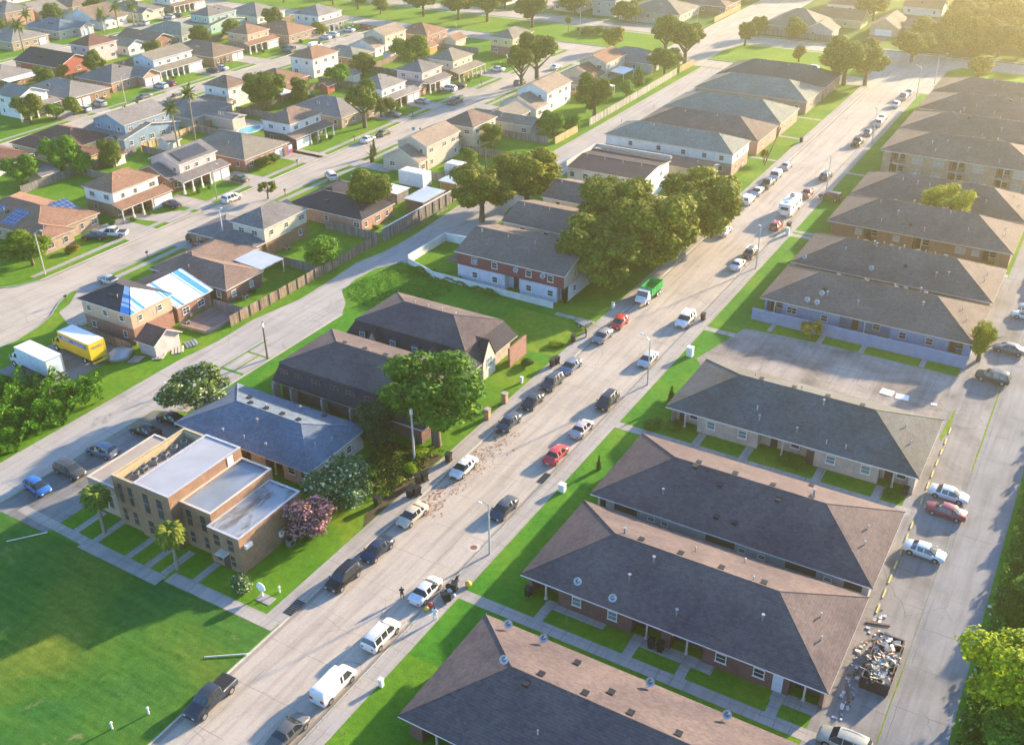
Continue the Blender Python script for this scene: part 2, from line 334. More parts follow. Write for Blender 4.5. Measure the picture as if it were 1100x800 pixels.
def tag(o, label=None, cat=None, group=None, kind=None):
    for k, v in (('label', label), ('category', cat), ('group', group), ('kind', kind)):
        if v: o[k] = v
    return o
def thing(name, label, cat, loc=(0,0,0), rz=0, group=None):
    o = bpy.data.objects.new(name, None); COL.objects.link(o); o.location = loc; o.rotation_euler = (0,0,rz); o.empty_display_size = .5
    return tag(o, label, cat, group)
def struct(o): o['kind'] = 'structure'; return o
def stuff(o, label=None, cat=None): return tag(o, label, cat, None, 'stuff')
def kids(o): return KIDS.get(o.name, [])
KIDS = {}
def copy_tree(root, loc, rz=0, label=None, group=None, sc=None, color=None, paintable=('body',)):
    r = root.copy(); COL.objects.link(r); r.location = loc; r.rotation_euler = (0,0,rz)
    if sc: r.scale = sc
    if label: r['label'] = label
    if group: r['group'] = group
    for ch in root.children:
        c = ch.copy(); COL.objects.link(c); c.parent = r
        if color and (paintable is None or c.name.split('.')[0] in paintable): c.color = tuple(color)[:3] + (1,)
        for g in ch.children:
            d = g.copy(); COL.objects.link(d); d.parent = c
            if color and (paintable is None or d.name.split('.')[0] in paintable): d.color = tuple(color)[:3] + (1,)
    return r
SHARED = {}
def shared(key, fn):
    if key not in SHARED: SHARED[key] = fn()
    return SHARED[key]

# ------------------------------------------------------------------ camera, light
def setup():
    f, pit, ro, yw, H = 1105.3057, .5252, -.0105, .5396, 77.4542
    fw = Vector((-sin(yw)*cos(pit), cos(yw)*cos(pit), -sin(pit))); rt = Vector((cos(yw), sin(yw), 0)); up = rt.cross(fw)
    r2 = rt*cos(ro)+up*sin(ro); u2 = -rt*sin(ro)+up*cos(ro)
    cam = bpy.data.cameras.new('camera'); co = bpy.data.objects.new('camera', cam); COL.objects.link(co)
    cam.sensor_fit = 'HORIZONTAL'; cam.sensor_width = 36; cam.lens = 36*f/1100; cam.clip_end = 5000; cam.clip_start = .5
    m = Matrix((r2, u2, -fw)).transposed().to_4x4(); m.translation = (0, 0, H+RZ)
    co.matrix_world = m; SC.camera = co
    el, az = radians(15.5), radians(19.5)          # azimuth from +y towards +x
    d = Vector((sin(az)*cos(el), cos(az)*cos(el), sin(el)))
    L = bpy.data.lights.new('sun', 'SUN'); L.energy = SUN; L.angle = radians(1.4); L.color = (1, .79, .54)
    lo = bpy.data.objects.new('sun', L); COL.objects.link(lo); lo.rotation_euler = d.to_track_quat('Z', 'Y').to_euler()
    w = bpy.data.worlds.new('World'); SC.world = w; w.use_nodes = True; nt = w.node_tree; nt.nodes.clear()
    sk = nt.nodes.new('ShaderNodeTexSky'); sk.sky_type = 'NISHITA'; sk.sun_disc = False; sk.sun_elevation = el; sk.sun_rotation = az
    sk.dust_density = .2; sk.air_density = 1.0; sk.ozone_density = 5.0
    bg = nt.nodes.new('ShaderNodeBackground'); bg.inputs[1].default_value = SKY; ow = nt.nodes.new('ShaderNodeOutputWorld')
    nt.links.new(sk.outputs[0], bg.inputs[0]); nt.links.new(bg.outputs[0], ow.inputs[0])
    SC.view_settings.view_transform = 'Standard'; SC.view_settings.look = 'None'; SC.view_settings.exposure = EXPO; SC.view_settings.gamma = 1
    SC.view_settings.use_curve_mapping = False
    c = SC.cycles; c.use_denoising = True; c.max_bounces = 5; c.diffuse_bounces = 2; c.glossy_bounces = 2; c.transmission_bounces = 2; c.volume_bounces = 1; c.transparent_max_bounces = 4
    c.use_adaptive_sampling = True; c.adaptive_threshold = .02; c.caustics_reflective = False; c.caustics_refractive = False
SUN, SKY, EXPO = 5.0, .135, 2.02
HAZE = .00047
setup()
# ------------------------------------------------------------------ ground, roads, blocks
def sheet(name, poly, z, mat, zb=None):
    b = MB(); b.prism(poly, zb if zb is not None else z-.003, z, 0); return struct(b.build(name, mat))
def rect(x0, x1, y0, y1): return [(x0,y0),(x1,y0),(x1,y1),(x0,y1)]
struct(sheet('ground', rect(-2500, 2500, -1500, 4000), -.5, 'base', -.8))
g = MB(); g.prism(rect(-520, 320, -160, 760), -.4, RZ, 0); struct(g.build('road', ['road']))
def block(poly, mat='lawn', k=.17):
    n = len(poly); a = sum(poly[i][0]*poly[(i+1)%n][1]-poly[(i+1)%n][0]*poly[i][1] for i in range(n))
    if a < 0: poly = poly[::-1]
    ins = []
    for i in range(n):
        p0, p1, p2 = Vector(poly[i-1]), Vector(poly[i]), Vector(poly[(i+1)%n])
        d0 = (p1-p0).normalized(); d1 = (p2-p1).normalized()
        n0 = Vector((-d0.y, d0.x)); n1 = Vector((-d1.y, d1.x)); bis = (n0+n1).normalized()
        ins.append(tuple(p1 + bis*(k/max(.3, bis.dot(n0)))))
    kb = MB()
    for i in range(n):
        j = (i+1)%n; a0, a1, b0, b1 = poly[i], poly[j], ins[i], ins[j]
        kb.add([(a0[0],a0[1],.006),(a1[0],a1[1],.006),(b1[0],b1[1],.006),(b0[0],b0[1],.006),(a0[0],a0[1],-.2),(a1[0],a1[1],-.2)], [(0,1,2,3),(4,5,1,0)], 0)
    struct(kb.build('kerb', 'kerb'))
    sheet('lawn', ins, 0, mat, -.25)
block(rect(-50.9, 200, -150, 303.8))
block([(-62.7,303.8),(-149.8,303.8),(-149.8,100),(-148.2,96.5),(-145.2,92.5),(-143.6,88.5),(-142.7,84),(-143.3,79),(-146,74.8),(-150,72.5),(-155,71.7),(-200,71.7),(-200,-150),(-62.7,-150)])
block([(-158.7,303.8),(-226.8,303.8),(-226.8,90),(-166,90),(-163.5,94),(-160,97.5),(-158.7,101)])
block(rect(-300.8, -235.2, 60, 303.8)); block(rect(-375, -309.2, 100, 303.8)); block(rect(-500, -383, 120, 303.8))
block([(-115,313.2),(-66,313.2),(-66,327),(-67,340.5),(-112,340.5),(-115,327)], 'canalgrass'); block(rect(-500, -132, 313.2, 340), 'canalgrass'); block([(-47,313.2),(200,313.2),(200,335),(-44,339),(-47,333)], 'canalgrass')
block(rect(-114, 300, 351, 740), 'field'); block(rect(-198, -132, 350, 740), 'field'); block(rect(-500, -208, 350, 740), 'field')
Z1, Z2, Z3 = .010, .014, .018
for x0, x1 in ((-62.7,-62.25),(-51.35,-50.9)): sheet('gutter', rect(x0, x1, 0, 303), RZ+.004, 'gutter')
sheet('gutter', rect(-150.25, -149.8, 100, 303), RZ+.004, 'gutter'); sheet('gutter', rect(-158.7, -158.25, 101, 303), RZ+.004, 'gutter')
# pavements
sheet('pavement', rect(-50.7, -48.7, 20, 303), Z1, 'walk')
sheet('pavement', rect(-65.1, -62.9, 56.6, 134), Z1, 'walk'); sheet('pavement', rect(-65.0, -62.9, 134.2, 303), Z1, 'walk')
sheet('pavement', rect(-148.4, -147.1, 101, 303), Z1, 'walk'); sheet('pavement', rect(-161.6, -160.3, 101, 303), Z1, 'walk')
sheet('pavement', rect(-238.2, -237.1, 100, 303), Z1, 'walk'); sheet('pavement', rect(-225, -223.9, 100, 303), Z1, 'walk')
sheet('pavement', rect(-312.2, -311.1, 110, 303), Z1, 'walk'); sheet('pavement', rect(-299, -297.9, 110, 303), Z1, 'walk')
sheet('pavement', rect(-500, -134, 337.2, 338.6), Z1, 'walk'); sheet('pavement', rect(-112, -70, 338.2, 339.3), Z1, 'walk')
sheet('pavement', rect(-195, -133, 351.2, 352.4), Z1, 'walk'); sheet('pavement', rect(-112, 100, 352.2, 353.4), Z1, 'walk')
# back lane behind the left row and its pads
AL = [(-114.3,-20),(-107.2,-20),(-107.2,80),(-103,82),(-103,117),(-105,120.5),(-108.6,124),(-109.6,129),(-109.3,134.5),(-107,138.5),(-105.6,139.2),(-105.6,152),(-101.5,152.4),(-101.5,166),(-103.5,172),(-103,180),(-103.6,186),(-103.6,303),(-113,303),(-113.6,170),(-112.3,150),(-112.6,141),(-114,135),(-113.2,126),(-112.9,118),(-114.6,108),(-114.2,100),(-115,92)]
sheet('back_lane', AL, Z1, 'alley')
sheet('parking_pad', rect(-107, -97.4, 54.2, 80), Z2, 'rpad')
sheet('parking_pad', rect(-103.4, -98.5, 200, 222), Z2, 'alley')
sheet('verge_strip', [(-107.9,84),(-107.6,84),(-107.5,104),(-107.8,104)], Z2, 'lush'); sheet('verge_strip', rect(-107.6, -103.2, 93.6, 94.1), Z2, 'lush'); sheet('verge_strip', rect(-107.6, -103.2, 99.4, 99.8), Z2, 'verge'); sheet('verge_strip', rect(-105.4, -105.1, 94.2, 99.3), Z2, 'verge')
sheet('kerb', rect(-103, -102.75, 82, 117), .05, 'kerb', 0)
# field at the lower left
sheet('field', [(-113.9,-60),(-63,-60),(-63,56.2),(-103.6,54.1),(-114,56)], Z1, 'field')
sheet('path', [(-104,55.3),(-92,54.9),(-92,56.2),(-104,56.6)], Z3+.004, 'walk'); sheet('path', [(-92,54.4),(-79,54.3),(-79,56),(-91.9,56.2)], Z3, 'walk'); sheet('path', [(-78.6,55.3),(-63,55.4),(-63,57.1),(-78.6,57)], Z3, 'walk')
for x in (-94.5, -91, -85.4, -82.2, -79.6, -75.6): sheet('path', rect(x-.5, x+.5, 56.1, 60.5), Z1, 'walk')
# right block: walks between the long buildings
def walks(y, spurs, yb, x1=-9.6):
    sheet('path', rect(-48.7, x1, y-.75, y+.75), Z2, 'walk')
    for x in spurs: sheet('path', rect(x-.55, x+.55, y+.75, yb), Z1, 'walk')
walks(70.2, (-39.6, -29.3, -23.6, -14.3), 74); walks(109.3, (-37.6, -31, -21.4, -14), 113)
walks(187, (-37, -30, -23, -16), 190); sheet('path', rect(-48.7, -43.5, 141.5, 142.8), Z2, 'walk'); sheet('path', rect(-48.7, -43.5, 227.3, 228.4), Z2, 'walk'); sheet('path', rect(-48.7, -43.5, 188.5, 189.6), Z2, 'walk')
sheet('path', rect(-40, -33, 73, 74.2), Z3, 'walk'); sheet('path', rect(-29.9, -21, 72.7, 74.2), Z3, 'walk'); sheet('path', rect(-15, -10.6, 72.7, 74.2), Z3, 'walk')
sheet('pad', [(-46.2,132),(-44.6,130),(-9.6,128.2),(-9.6,146),(-31,146.2),(-43.2,145.2)], Z1, 'oldpad')
sheet('lawn', rect(-49.9+1.3, -42.6, 60, 301), Z1-.004, 'lush')
for x in (-39.5, -31.5, -25, -16): sheet('path', rect(x-.4, x+.4, 146.2, 148.8), Z1, 'walk')
sheet('parking_bay', rect(-10.8, -4.75, -40, 186), .012, 'rpad'); sheet('lane', rect(-4.7, .95, -60, 300), Z3, 'ralley')
sheet('parking_bay', rect(-9.5, -4.75, 186.1, 300), Z2, 'ralley')
sheet('verge_strip', [(-4.82,73),(-4.68,73),(-4.7,78),(-4.62,81),(-4.7,85),(-4.8,80)], Z3+.004, 'verge'); sheet('verge_strip', rect(-4.85, -4.65, 122, 150), Z3+.004, 'verge'); sheet('verge_strip', [(-9.9,128),(-9.5,127),(-9.1,131),(-9.3,137),(-9.6,134)], Z3, 'verge')
sheet('soil', [(1,-60),(60,-60),(60,300),(1,300)], Z1, 'lush')
# side yards and walks of the left row
sheet('lawn', rect(-102.7, -98.5, 82, 138), Z1, 'lush'); sheet('lawn', [(-109,124.6),(-104.8,121),(-102.7,117.6),(-99,106),(-94,120),(-70,120),(-65.3,119),(-65.3,135.9),(-88,137),(-105,139),(-109,134)], Z2, 'lush')
sheet('lawn', [(-79,121),(-65.3,122),(-65.3,133),(-79,134)], Z3, 'verge')
sheet('soil', [(-74,90.5),(-65.3,91),(-65.3,83),(-69,80),(-73.5,82)], Z2, 'soil'); sheet('soil', [(-66.5,83),(-65.2,83),(-65.2,74),(-66.5,76)], Z3, 'soil')
for y in (134.9, 184.5, 228.2, 247, 265): sheet('path', rect(-72.2, -65.1, y-.5, y+.5), Z2+.004, 'walk')
# driveways: east-facing rows A (x=-168..-160) and B (x=-245..-238), west-facing rows
def drive(x0, x1, y0, y1, m='drive'): sheet('driveway', rect(x0, x1, y0, y1), Z2, m)
for y0, y1 in ((121.5,128.5),(140,144.5),(156,162),(174,180),(178.5,181.5),(211,216),(225,231),(241,248.5),(262,268),(287,293)): drive(-170, -158.9, y0, y1)
sheet('driveway', [(-170,129),(-159,132),(-159,138.5),(-162.5,138),(-165,134),(-170,132)], Z3, 'drive')
for y0, y1 in ((101,108),(124,129),(144,149),(178,182),(196,200.5),(218,223),(232,236),(262,266),(287,290)): drive(-149.6, -139, y0, y1)
for y0, y1 in ((170,176),(178,183),(203,209),(223,230),(240,247),(262,268),(276,284),(287,293)): drive(-247, -235.4, y0, y1)
for y0, y1 in ((223,229),(240,246),(259,265),(275,281),(292,300)): drive(-321, -309.4, y0, y1)
sheet('driveway', [(-138,91),(-145,94),(-146,97),(-149,101),(-136,101)], Z3, 'drive')
sheet('driveway', rect(-79, -73, 353.4, 371), Z2, 'rpatio')
sheet('driveway', rect(-136.5, -124.2, 76, 90.4), Z2, 'rpad')
sheet('patio', [(-123.6,100.5),(-117.6,101),(-117.4,107.6),(-123.6,108.2)], .16, 'rpatio', 0)
sheet('road', [(-159,150),(-149.6,150),(-149.6,118),(-159,118)], RZ+.004, 'mem_t') if 0 else None
# ------------------------------------------------------------------ houses
def hip(b, x0, x1, y0, y1, z, pitch, m=0, t=1, th=.16, caps=True, cm=None):
    """closed hip roof solid, eave top at z"""
    w, d = x1-x0, y1-y0; h = min(w, d)/2; zr = z+h*pitch
    if w >= d: r0, r1 = (x0+h, (y0+y1)/2, zr), (x1-h, (y0+y1)/2, zr)
    else: r0, r1 = ((x0+x1)/2, y0+h, zr), ((x0+x1)/2, y1-h, zr)
    c = [(x0,y0,z),(x1,y0,z),(x1,y1,z),(x0,y1,z)]
    if w >= d: fs = [(0,1,5,4),(1,2,5),(2,3,4,5),(3,0,4)]
    else: fs = [(0,1,4),(1,2,5,4),(2,3,5),(3,0,4,5)]
    if abs(w-d) < .05: r1 = r0
    b.add(c+[r0, r1], fs, m)
    lo = [(x, y, z-th) for x, y, _ in c]
    b.add(c+lo, [(4,5,1,0),(5,6,2,1),(6,7,3,2),(7,4,0,3)], t); b.add(lo, [(3,2,1,0)], t)
    if caps:
        q = m if cm is None else cm
        if abs(w-d) >= .05: b.tube((r0[0],r0[1],r0[2]-.02), (r1[0],r1[1],r1[2]-.02), .09, n=5, m=q)
        for i, r in ((0, r0), (1, r0 if w < d else r1), (2, r1), (3, r1 if w < d else r0)): b.tube((c[i][0],c[i][1],z-.02), (r[0],r[1],r[2]-.02), .08, n=5, m=q)
    return zr
def gable(b, x0, x1, y0, y1, z, pitch, ax='y', m=0, t=1, wall=None, ins=.45, th=.16):
    """gable roof, ridge along ax; wall=(builder, material index) fills the gable ends"""
    if ax == 'y':
        xm = (x0+x1)/2; zr = z+(x1-x0)/2*pitch
        b.solid([(x0,y0,z),(xm,y0,zr),(xm,y1,zr),(x0,y1,z)][::-1], th, m, t); b.solid([(xm,y0,zr),(x1,y0,z),(x1,y1,z),(xm,y1,zr)], th, m, t)
        b.tube((xm,y0,zr-.02), (xm,y1,zr-.02), .09, n=5, m=m)
        if wall:
            wb, wm = wall; a, c_ = x0+ins, x1-ins; zz = z-th+ins*pitch-.01; zt = zr-th-.02
            for yy in (y0+ins, y1-ins): wb.add([(a,yy,z-th),(c_,yy,z-th),(c_,yy,zz),(xm,yy,zt),(a,yy,zz)], [(0,1,2,3,4)] if yy < (y0+y1)/2 else [(4,3,2,1,0)], wm)
    else:
        ym = (y0+y1)/2; zr = z+(y1-y0)/2*pitch
        b.solid([(x0,y0,z),(x1,y0,z),(x1,ym,zr),(x0,ym,zr)], th, m, t); b.solid([(x0,ym,zr),(x1,ym,zr),(x1,y1,z),(x0,y1,z)], th, m, t)
        b.tube((x0,ym,zr-.02), (x1,ym,zr-.02), .09, n=5, m=m)
        if wall:
            wb, wm = wall; a, c_ = y0+ins, y1-ins; zz = z-th+ins*pitch-.01; zt = zr-th-.02
            for xx in (x0+ins, x1-ins): wb.add([(xx,a,z-th),(xx,c_,z-th),(xx,c_,zz),(xx,ym,zt),(xx,a,zz)], [(0,1,2,3,4)] if xx > (x0+x1)/2 else [(4,3,2,1,0)], wm)
    return zr
def win_mesh(w, h, fm, gm):
    def f():
        b = MB(); t = .09     # frame proud of the wall, pane set back, a meeting rail and a mullion
        b.box(-w/2, w/2, -.06, .0, -h/2, -h/2+t); b.box(-w/2, w/2, -.06, 0, h/2-t, h/2); b.box(-w/2, -w/2+t, -.058, 0, -h/2+t, h/2-t); b.box(w/2-t, w/2, -.058, 0, -h/2+t, h/2-t)
        b.box(-w/2+t, w/2-t, -.045, -.012, -.03, .03); b.box(-w/2-.06, w/2+.06, -.1, 0, -h/2-.07, -h/2-.004)
        if w > 1.3: b.box(-.03, .03, -.04, -.012, -h/2+t, h/2-t)
        return b.mesh('window', [fm])
    def g():
        b = MB(); b.box(-w/2+.09, w/2-.09, -.02, .0, -h/2+.09, h/2-.09); return b.mesh('pane', [gm])
    return shared(('w', w, h, fm), f), shared(('p', w, h, gm), g)
ROT = {'S': 0, 'E': pi/2, 'N': pi, 'W': -pi/2}
def window(par, face, a, z, plane, w=1.1, h=1.2, fm='trim', gm='glass', pane=True):
    """a: position along the wall, plane: the wall's coordinate (in the parent's frame)"""
    wm, pm = win_mesh(w, h, fm, gm)
    loc = (a, plane, z) if face in 'SN' else (plane, a, z)
    o = obj('window', wm, par, loc, ROT[face])
    if pane: obj('pane', pm, o)
    else:
        o.data = shared(('wp', w, h, fm, gm), lambda: join2(wm, pm, fm, gm))
    return o
def join2(a, b, fm, gm):
    m = MB()
    for k, s in enumerate((a, b)): m.add([tuple(v.co) for v in s.vertices], [tuple(p.vertices) for p in s.polygons], k)
    return m.mesh('window', [fm, gm])
def door(par, face, a, plane, w=1.0, h=2.1, m='door_dark', name='door', z0=0.05):
    def f():
        b = MB(); b.box(-w/2, w/2, -.06, 0, 0, h)
        if name == 'garage_door':
            for k in range(4): b.box(-w/2+.08, w/2-.08, -.085, -.06, k*h/4+.05, (k+1)*h/4-.04)
        else: b.box(-w/2+.15, w/2-.15, -.08, -.06, .2, h*.45); b.box(-w/2+.15, w/2-.15, -.08, -.06, h*.52, h-.15); b.tube((w/2-.1,-.1,1), (w/2-.1,-.06,1), .03, n=6)
        return b.mesh(name, [m])
    me = shared((name, w, h, m), f)
    return obj(name, me, par, (a, plane, z0) if face in 'SN' else (plane, a, z0), ROT[face])
def vent_mesh(k):
    def f():
        b = MB()
        if k == 'pipe': b.tube((0,0,-.3), (0,0,.45), .07, n=7); b.blob((0,0,.48), (.12,.12,.08), 8, 4)
        elif k == 'turtle': b.box(-.26,.26,-.26,.26,-.15,.16); b.box(-.32,.32,-.32,.32,.164,.22)
        else: b.tube((0,0,-.2), (0,0,.7), .11, n=8); b.tube((0,0,.7),(0,0,.78),.2,.17, n=8)
        return b
    return f
for k, m in (('pipe', 'trimc'), ('turtle', 'black'), ('stack', 'metal')): SHARED[('vent', k)] = vent_mesh(k)().mesh('roof_vent', [m])
def vent(par, x, y, z, k='pipe'): return obj('roof_vent', SHARED[('vent', k)], par, (x, y, z))
def dish_mesh():
    b = MB(); b.tube((0,0,-.1), (0,0,.55), .035, n=6, m=1); b.tube((0,0,.55), (0,-.25,.7), .03, n=6, m=1)
    c = Vector((0,-.3,.8)); ax = Vector((.25,-.75,.6)).normalized(); u = ax.orthogonal().normalized(); w = ax.cross(u)
    rings = [(.0, .10), (.2, .07), (.36, .0), (.44, -.06)]; vs = []; n = 14
    for r, dpt in rings[1:]:
        for k in range(n):
            t = 2*pi*k/n; vs.append(tuple(c - ax*dpt + (u*cos(t)+w*sin(t))*r))
    vs.append(tuple(c-ax*.10)); fs = []
    for i in range(2):
        for k in range(n): fs.append((i*n+k, i*n+(k+1)%n, (i+1)*n+(k+1)%n, (i+1)*n+k))
    for k in range(n): fs.append((k, (k+1)%n, 3*n))
    b.add(vs, fs, 0, True); b.add([(p[0]+ax.x*-.02, p[1]+ax.y*-.02, p[2]+ax.z*-.02) for p in vs], [f[::-1] for f in fs], 0, True)
    b.tube(tuple(c - u*.42 - ax*.02), tuple(c + ax*.38 - u*.1), .014, n=5, m=1)
    return b.mesh('satellite_dish', ['dish', 'metal'])
SHARED['dish'] = dish_mesh()
def dish(par, x, y, z, rz=0, s=1.0): return obj('satellite_dish', SHARED['dish'], par, (x, y, z), rz, (s, s, s))
def ac_mesh():
    b = MB(); b.box(-.4,.4,-.4,.4,0,.75); b.tube((0,0,.75),(0,0,.8),.3,n=12,m=1); b.box(-.41,.41,-.3,.3,.15,.6,1); return b.mesh('air_conditioner', ['metal', 'black'])
SHARED['ac'] = ac_mesh()
def ac(par, x, y, z=0, rz=0, s=1): return obj('air_conditioner', SHARED['ac'], par, (x, y, z), rz, (s,s,s))

HOUSES = []
def house(label, vols, walls=('bk_red', 's_white'), roof='brown', cat='house', porch=None, feats=(), trim='trim', pitch=.42, wins=True, far=False, group='houses on the back streets', name='house', chim=None, wgap=3.3, gm='glass'):
    """vols: (x0,x1,y0,y1,storeys,kind[,pitch]) eave rectangles in world metres"""
    X0 = min(v[0] for v in vols); X1 = max(v[1] for v in vols); Y0 = min(v[2] for v in vols)
    ox, oy = (X0+X1)/2, Y0
    t = thing(name, label, cat, (ox, oy, 0), 0, group)
    lo = MB(); up = MB(); rf = MB(); anyup = False
    for iv, v in enumerate(vols):
        x0, x1, y0, y1, st, kind = v[:6]; p = v[6] if len(v) > 6 else pitch
        x0 -= ox; x1 -= ox; y0 -= oy; y1 -= oy; ov = .45; e = .0015*iv
        ze = (2.85 if st == 1 else 5.55) + e
        if st == 0: ze = 2.3
        a = (x0+ov+e, x1-ov-e, y0+ov+e, y1-ov-e)
        if st == 2:
            lo.box(*a, -.1, 2.8); k = .03
            up.box(a[0]-k, a[1]+k, a[2]-k, a[3]+k, 2.803, ze-.16); anyup = True
        else: lo.box(*a, -.1, ze-.16)
        if kind == 'hip': hip(rf, x0, x1, y0, y1, ze, p)
        elif kind == 'gy': gable(rf, x0, x1, y0, y1, ze, p, 'y', wall=(up if st == 2 else lo, 0), ins=ov)
        elif kind == 'gx': gable(rf, x0, x1, y0, y1, ze, p, 'x', wall=(up if st == 2 else lo, 0), ins=ov)
        elif kind == 'flat': rf.box(x0, x1, y0, y1, ze-.1, ze+.1, 0)
        if wins and kind != 'flat':
            rngs = [('E', a[1], a[2], a[3]), ('S', a[2], a[0], a[1])]
            for face, pl, s0, s1 in rngs:
                n = max(1, int((s1-s0)/wgap))
                for lev in range(2 if st == 2 else 1):
                    if lev == 0 and porch and face == 'E' and iv == 0: continue
                    for q in range(n):
                        pos = s0+(q+.5+random.uniform(-.14,.14))*(s1-s0)/n; z = 1.45+2.75*lev
                        # not where another volume covers the wall
                        hid = False
                        for jv, u in enumerate(vols):
                            if jv == iv: continue
                            ux0, ux1, uy0, uy1 = u[0]-ox+.4, u[1]-ox-.4, u[2]-oy+.4, u[3]-oy-.4
                            px, py = (pl+.3, pos) if face == 'E' else (pos, pl-.3)
                            if ux0-.7 < px < ux1+.7 and uy0-.7 < py < uy1+.7 and z < (2.9 if u[4] == 1 else 5.6): hid = True
                        if hid or (face == 'S' and q % 2 and st == 1): continue
                        kk = .03 if lev else 0
                        if lev == 0 and st == 2 and q % 2 == 1: continue
                        window(t, face, pos, z, pl+kk if face == 'E' else pl-kk, random.choice((.9, 1.1, 1.5)), 1.15 if lev == 0 else 1.0, trim, gm, not far)
    if porch:
        # lean-to roof along the east side with posts, doors and garage doors behind
        x0, x1, y0, y1, g0, g1 = porch; x0 -= ox; x1 -= ox; y0 -= oy; y1 -= oy; g0 -= oy; g1 -= oy
        rf.solid([(x0-.1,y0,3.5),(x1,y0,2.72),(x1,y1,2.72),(x0-.1,y1,3.5)], .14, 0, 1)
        if g1 > g0:
            lo.box(x0+.003, x1-.35, g0+.3, g1-.3, -.1, 2.56)
            n = 2 if g1-g0 > 4.5 else 1
            for q in range(n):
                w = 2.4 if n == 2 else min(3.6, g1-g0-1); door(t, 'E', g0+.3+(q+.5)*(g1-g0-.6)/n, x1-.35, w, 2.1, 'white', 'garage_door')
        ys = (y0, g0) if abs(g1-y1) < 1 else (g1, y1)
        n = max(2, int((ys[1]-ys[0])/2.3)+1)
        cm = shared(('col', walls[0]), lambda: colm(walls[0]))
        for q in range(n): obj('column', cm, t, (x1-.25, ys[0]+.2+q*(ys[1]-ys[0]-.4)/(n-1), 0))
        door(t, 'E', (ys[0]+ys[1])/2, x0-.45 if 0 else x0-.0, 1, 2.1, 'door_dark')
        for q in (.2, .8): window(t, 'E', ys[0]+(ys[1]-ys[0])*q, 1.4, x0, 1.1, 1.3, trim, 'glass', not far)
    for ft in feats:
        k = ft[0]
        if k == 'g': door(t, ft[1], ft[2]-(ox if ft[1] in 'SN' else oy), ft[3]-(oy if ft[1] in 'SN' else ox), ft[4] if len(ft) > 4 else 2.6, 2.1, 'white', 'garage_door')
        elif k == 'd': door(t, ft[1], ft[2]-(ox if ft[1] in 'SN' else oy), ft[3]-(oy if ft[1] in 'SN' else ox))
        elif k == 'solar':
            b = MB(); z = ft[5]; x0, x1, y0, y1 = ft[1]-ox, ft[2]-ox, ft[3]-oy, ft[4]-oy; dz = ft[6]
            b.solid([(x0,y0,z+(dz[0])),(x1,y0,z+dz[1]),(x1,y1,z+dz[2]),(x0,y1,z+dz[3])], .06, 0, 1); b.build('solar_panel', ['solar_d' if 'dark solar' in label or 'grey solar' in label else 'solar', 'metal'], t)
        elif k == 'tarp':
            b = MB(); b.solid([(p[0]-ox, p[1]-oy, p[2]) for p in ft[1]], .03, 0, 0); b.build('tarp', ['tarp'], t)
        elif k == 'porchroof':
            x0, x1, y0, y1 = ft[1]-ox, ft[2]-ox, ft[3]-oy, ft[4]-oy; b = MB(); b.solid([(x0,y0,ft[5]),(x1,y0,ft[5]-.35),(x1,y1,ft[5]-.35),(x0,y1,ft[5])], .12, 0, 0)
            for q in (y0+.1, y1-.1): b.box(x1-.2, x1-.08, q-.06, q+.06, 0, ft[5]-.47)
            b.build('patio_cover', ft[6] if len(ft) > 6 else 'metalroof', t)
        elif k == 'dish': dish(t, ft[1]-ox, ft[2]-oy, ft[3])
        elif k == 'ac': ac(t, ft[1]-ox, ft[2]-oy)
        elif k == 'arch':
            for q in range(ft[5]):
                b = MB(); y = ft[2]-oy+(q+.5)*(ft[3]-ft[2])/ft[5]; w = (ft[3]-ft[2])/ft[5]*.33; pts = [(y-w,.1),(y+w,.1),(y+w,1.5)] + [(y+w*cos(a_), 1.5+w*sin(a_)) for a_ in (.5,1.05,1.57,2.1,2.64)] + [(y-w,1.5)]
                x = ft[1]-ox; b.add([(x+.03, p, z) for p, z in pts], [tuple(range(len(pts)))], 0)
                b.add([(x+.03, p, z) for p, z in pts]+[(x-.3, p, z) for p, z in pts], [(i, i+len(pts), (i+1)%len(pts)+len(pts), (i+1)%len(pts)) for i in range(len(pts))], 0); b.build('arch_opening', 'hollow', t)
    lo.build('wall', walls[0], t)
    if anyup: up.build('upper_wall', walls[1], t)
    elif up.v: up.build('gable_wall', walls[1], t)
    r = rf.build('roof', ['r_'+roof, trim], t)
    if chim:
        b = MB(); cx, cy, zt = chim[0]-ox, chim[1]-oy, chim[2]; b.box(cx-.4, cx+.4, cy-.35, cy+.35, 2.2, zt); b.box(cx-.46, cx+.46, cy-.41, cy+.41, zt+.003, zt+.12); b.build('chimney', 'bk_brown', r)
    x0, x1, y0, y1, st = vols[0][:5]
    for q in range(random.choice((1, 2, 3))):   # small plumbing vents
        u = random.uniform(.3, .7); zz = 2.85 if st == 1 else 5.55
        h = min(x1-x0, y1-y0)/2*pitch; dx = random.uniform(-.25, .45)*(x1-x0)/2
        kz = zz + h - abs(dx)*pitch if (y1-y0) >= (x1-x0) else zz + h - .25*(y1-y0)*pitch
        vent(t, (x0+x1)/2-ox+(dx if (y1-y0) >= (x1-x0) else random.uniform(-.15,.15)*(x1-x0)), y0-oy+(y1-y0)*(u if (y1-y0) >= (x1-x0) else .25), kz, random.choice(('pipe', 'pipe', 'turtle')))
    HOUSES.append(t); return t
def colm(m):
    b = MB(); b.box(-.12,.12,-.12,.12,0,2.58); b.box(-.22,.22,-.22,.22,0,.9); return b.mesh('column', ['trim' if m != 'bk_brown' else 'trimc'])
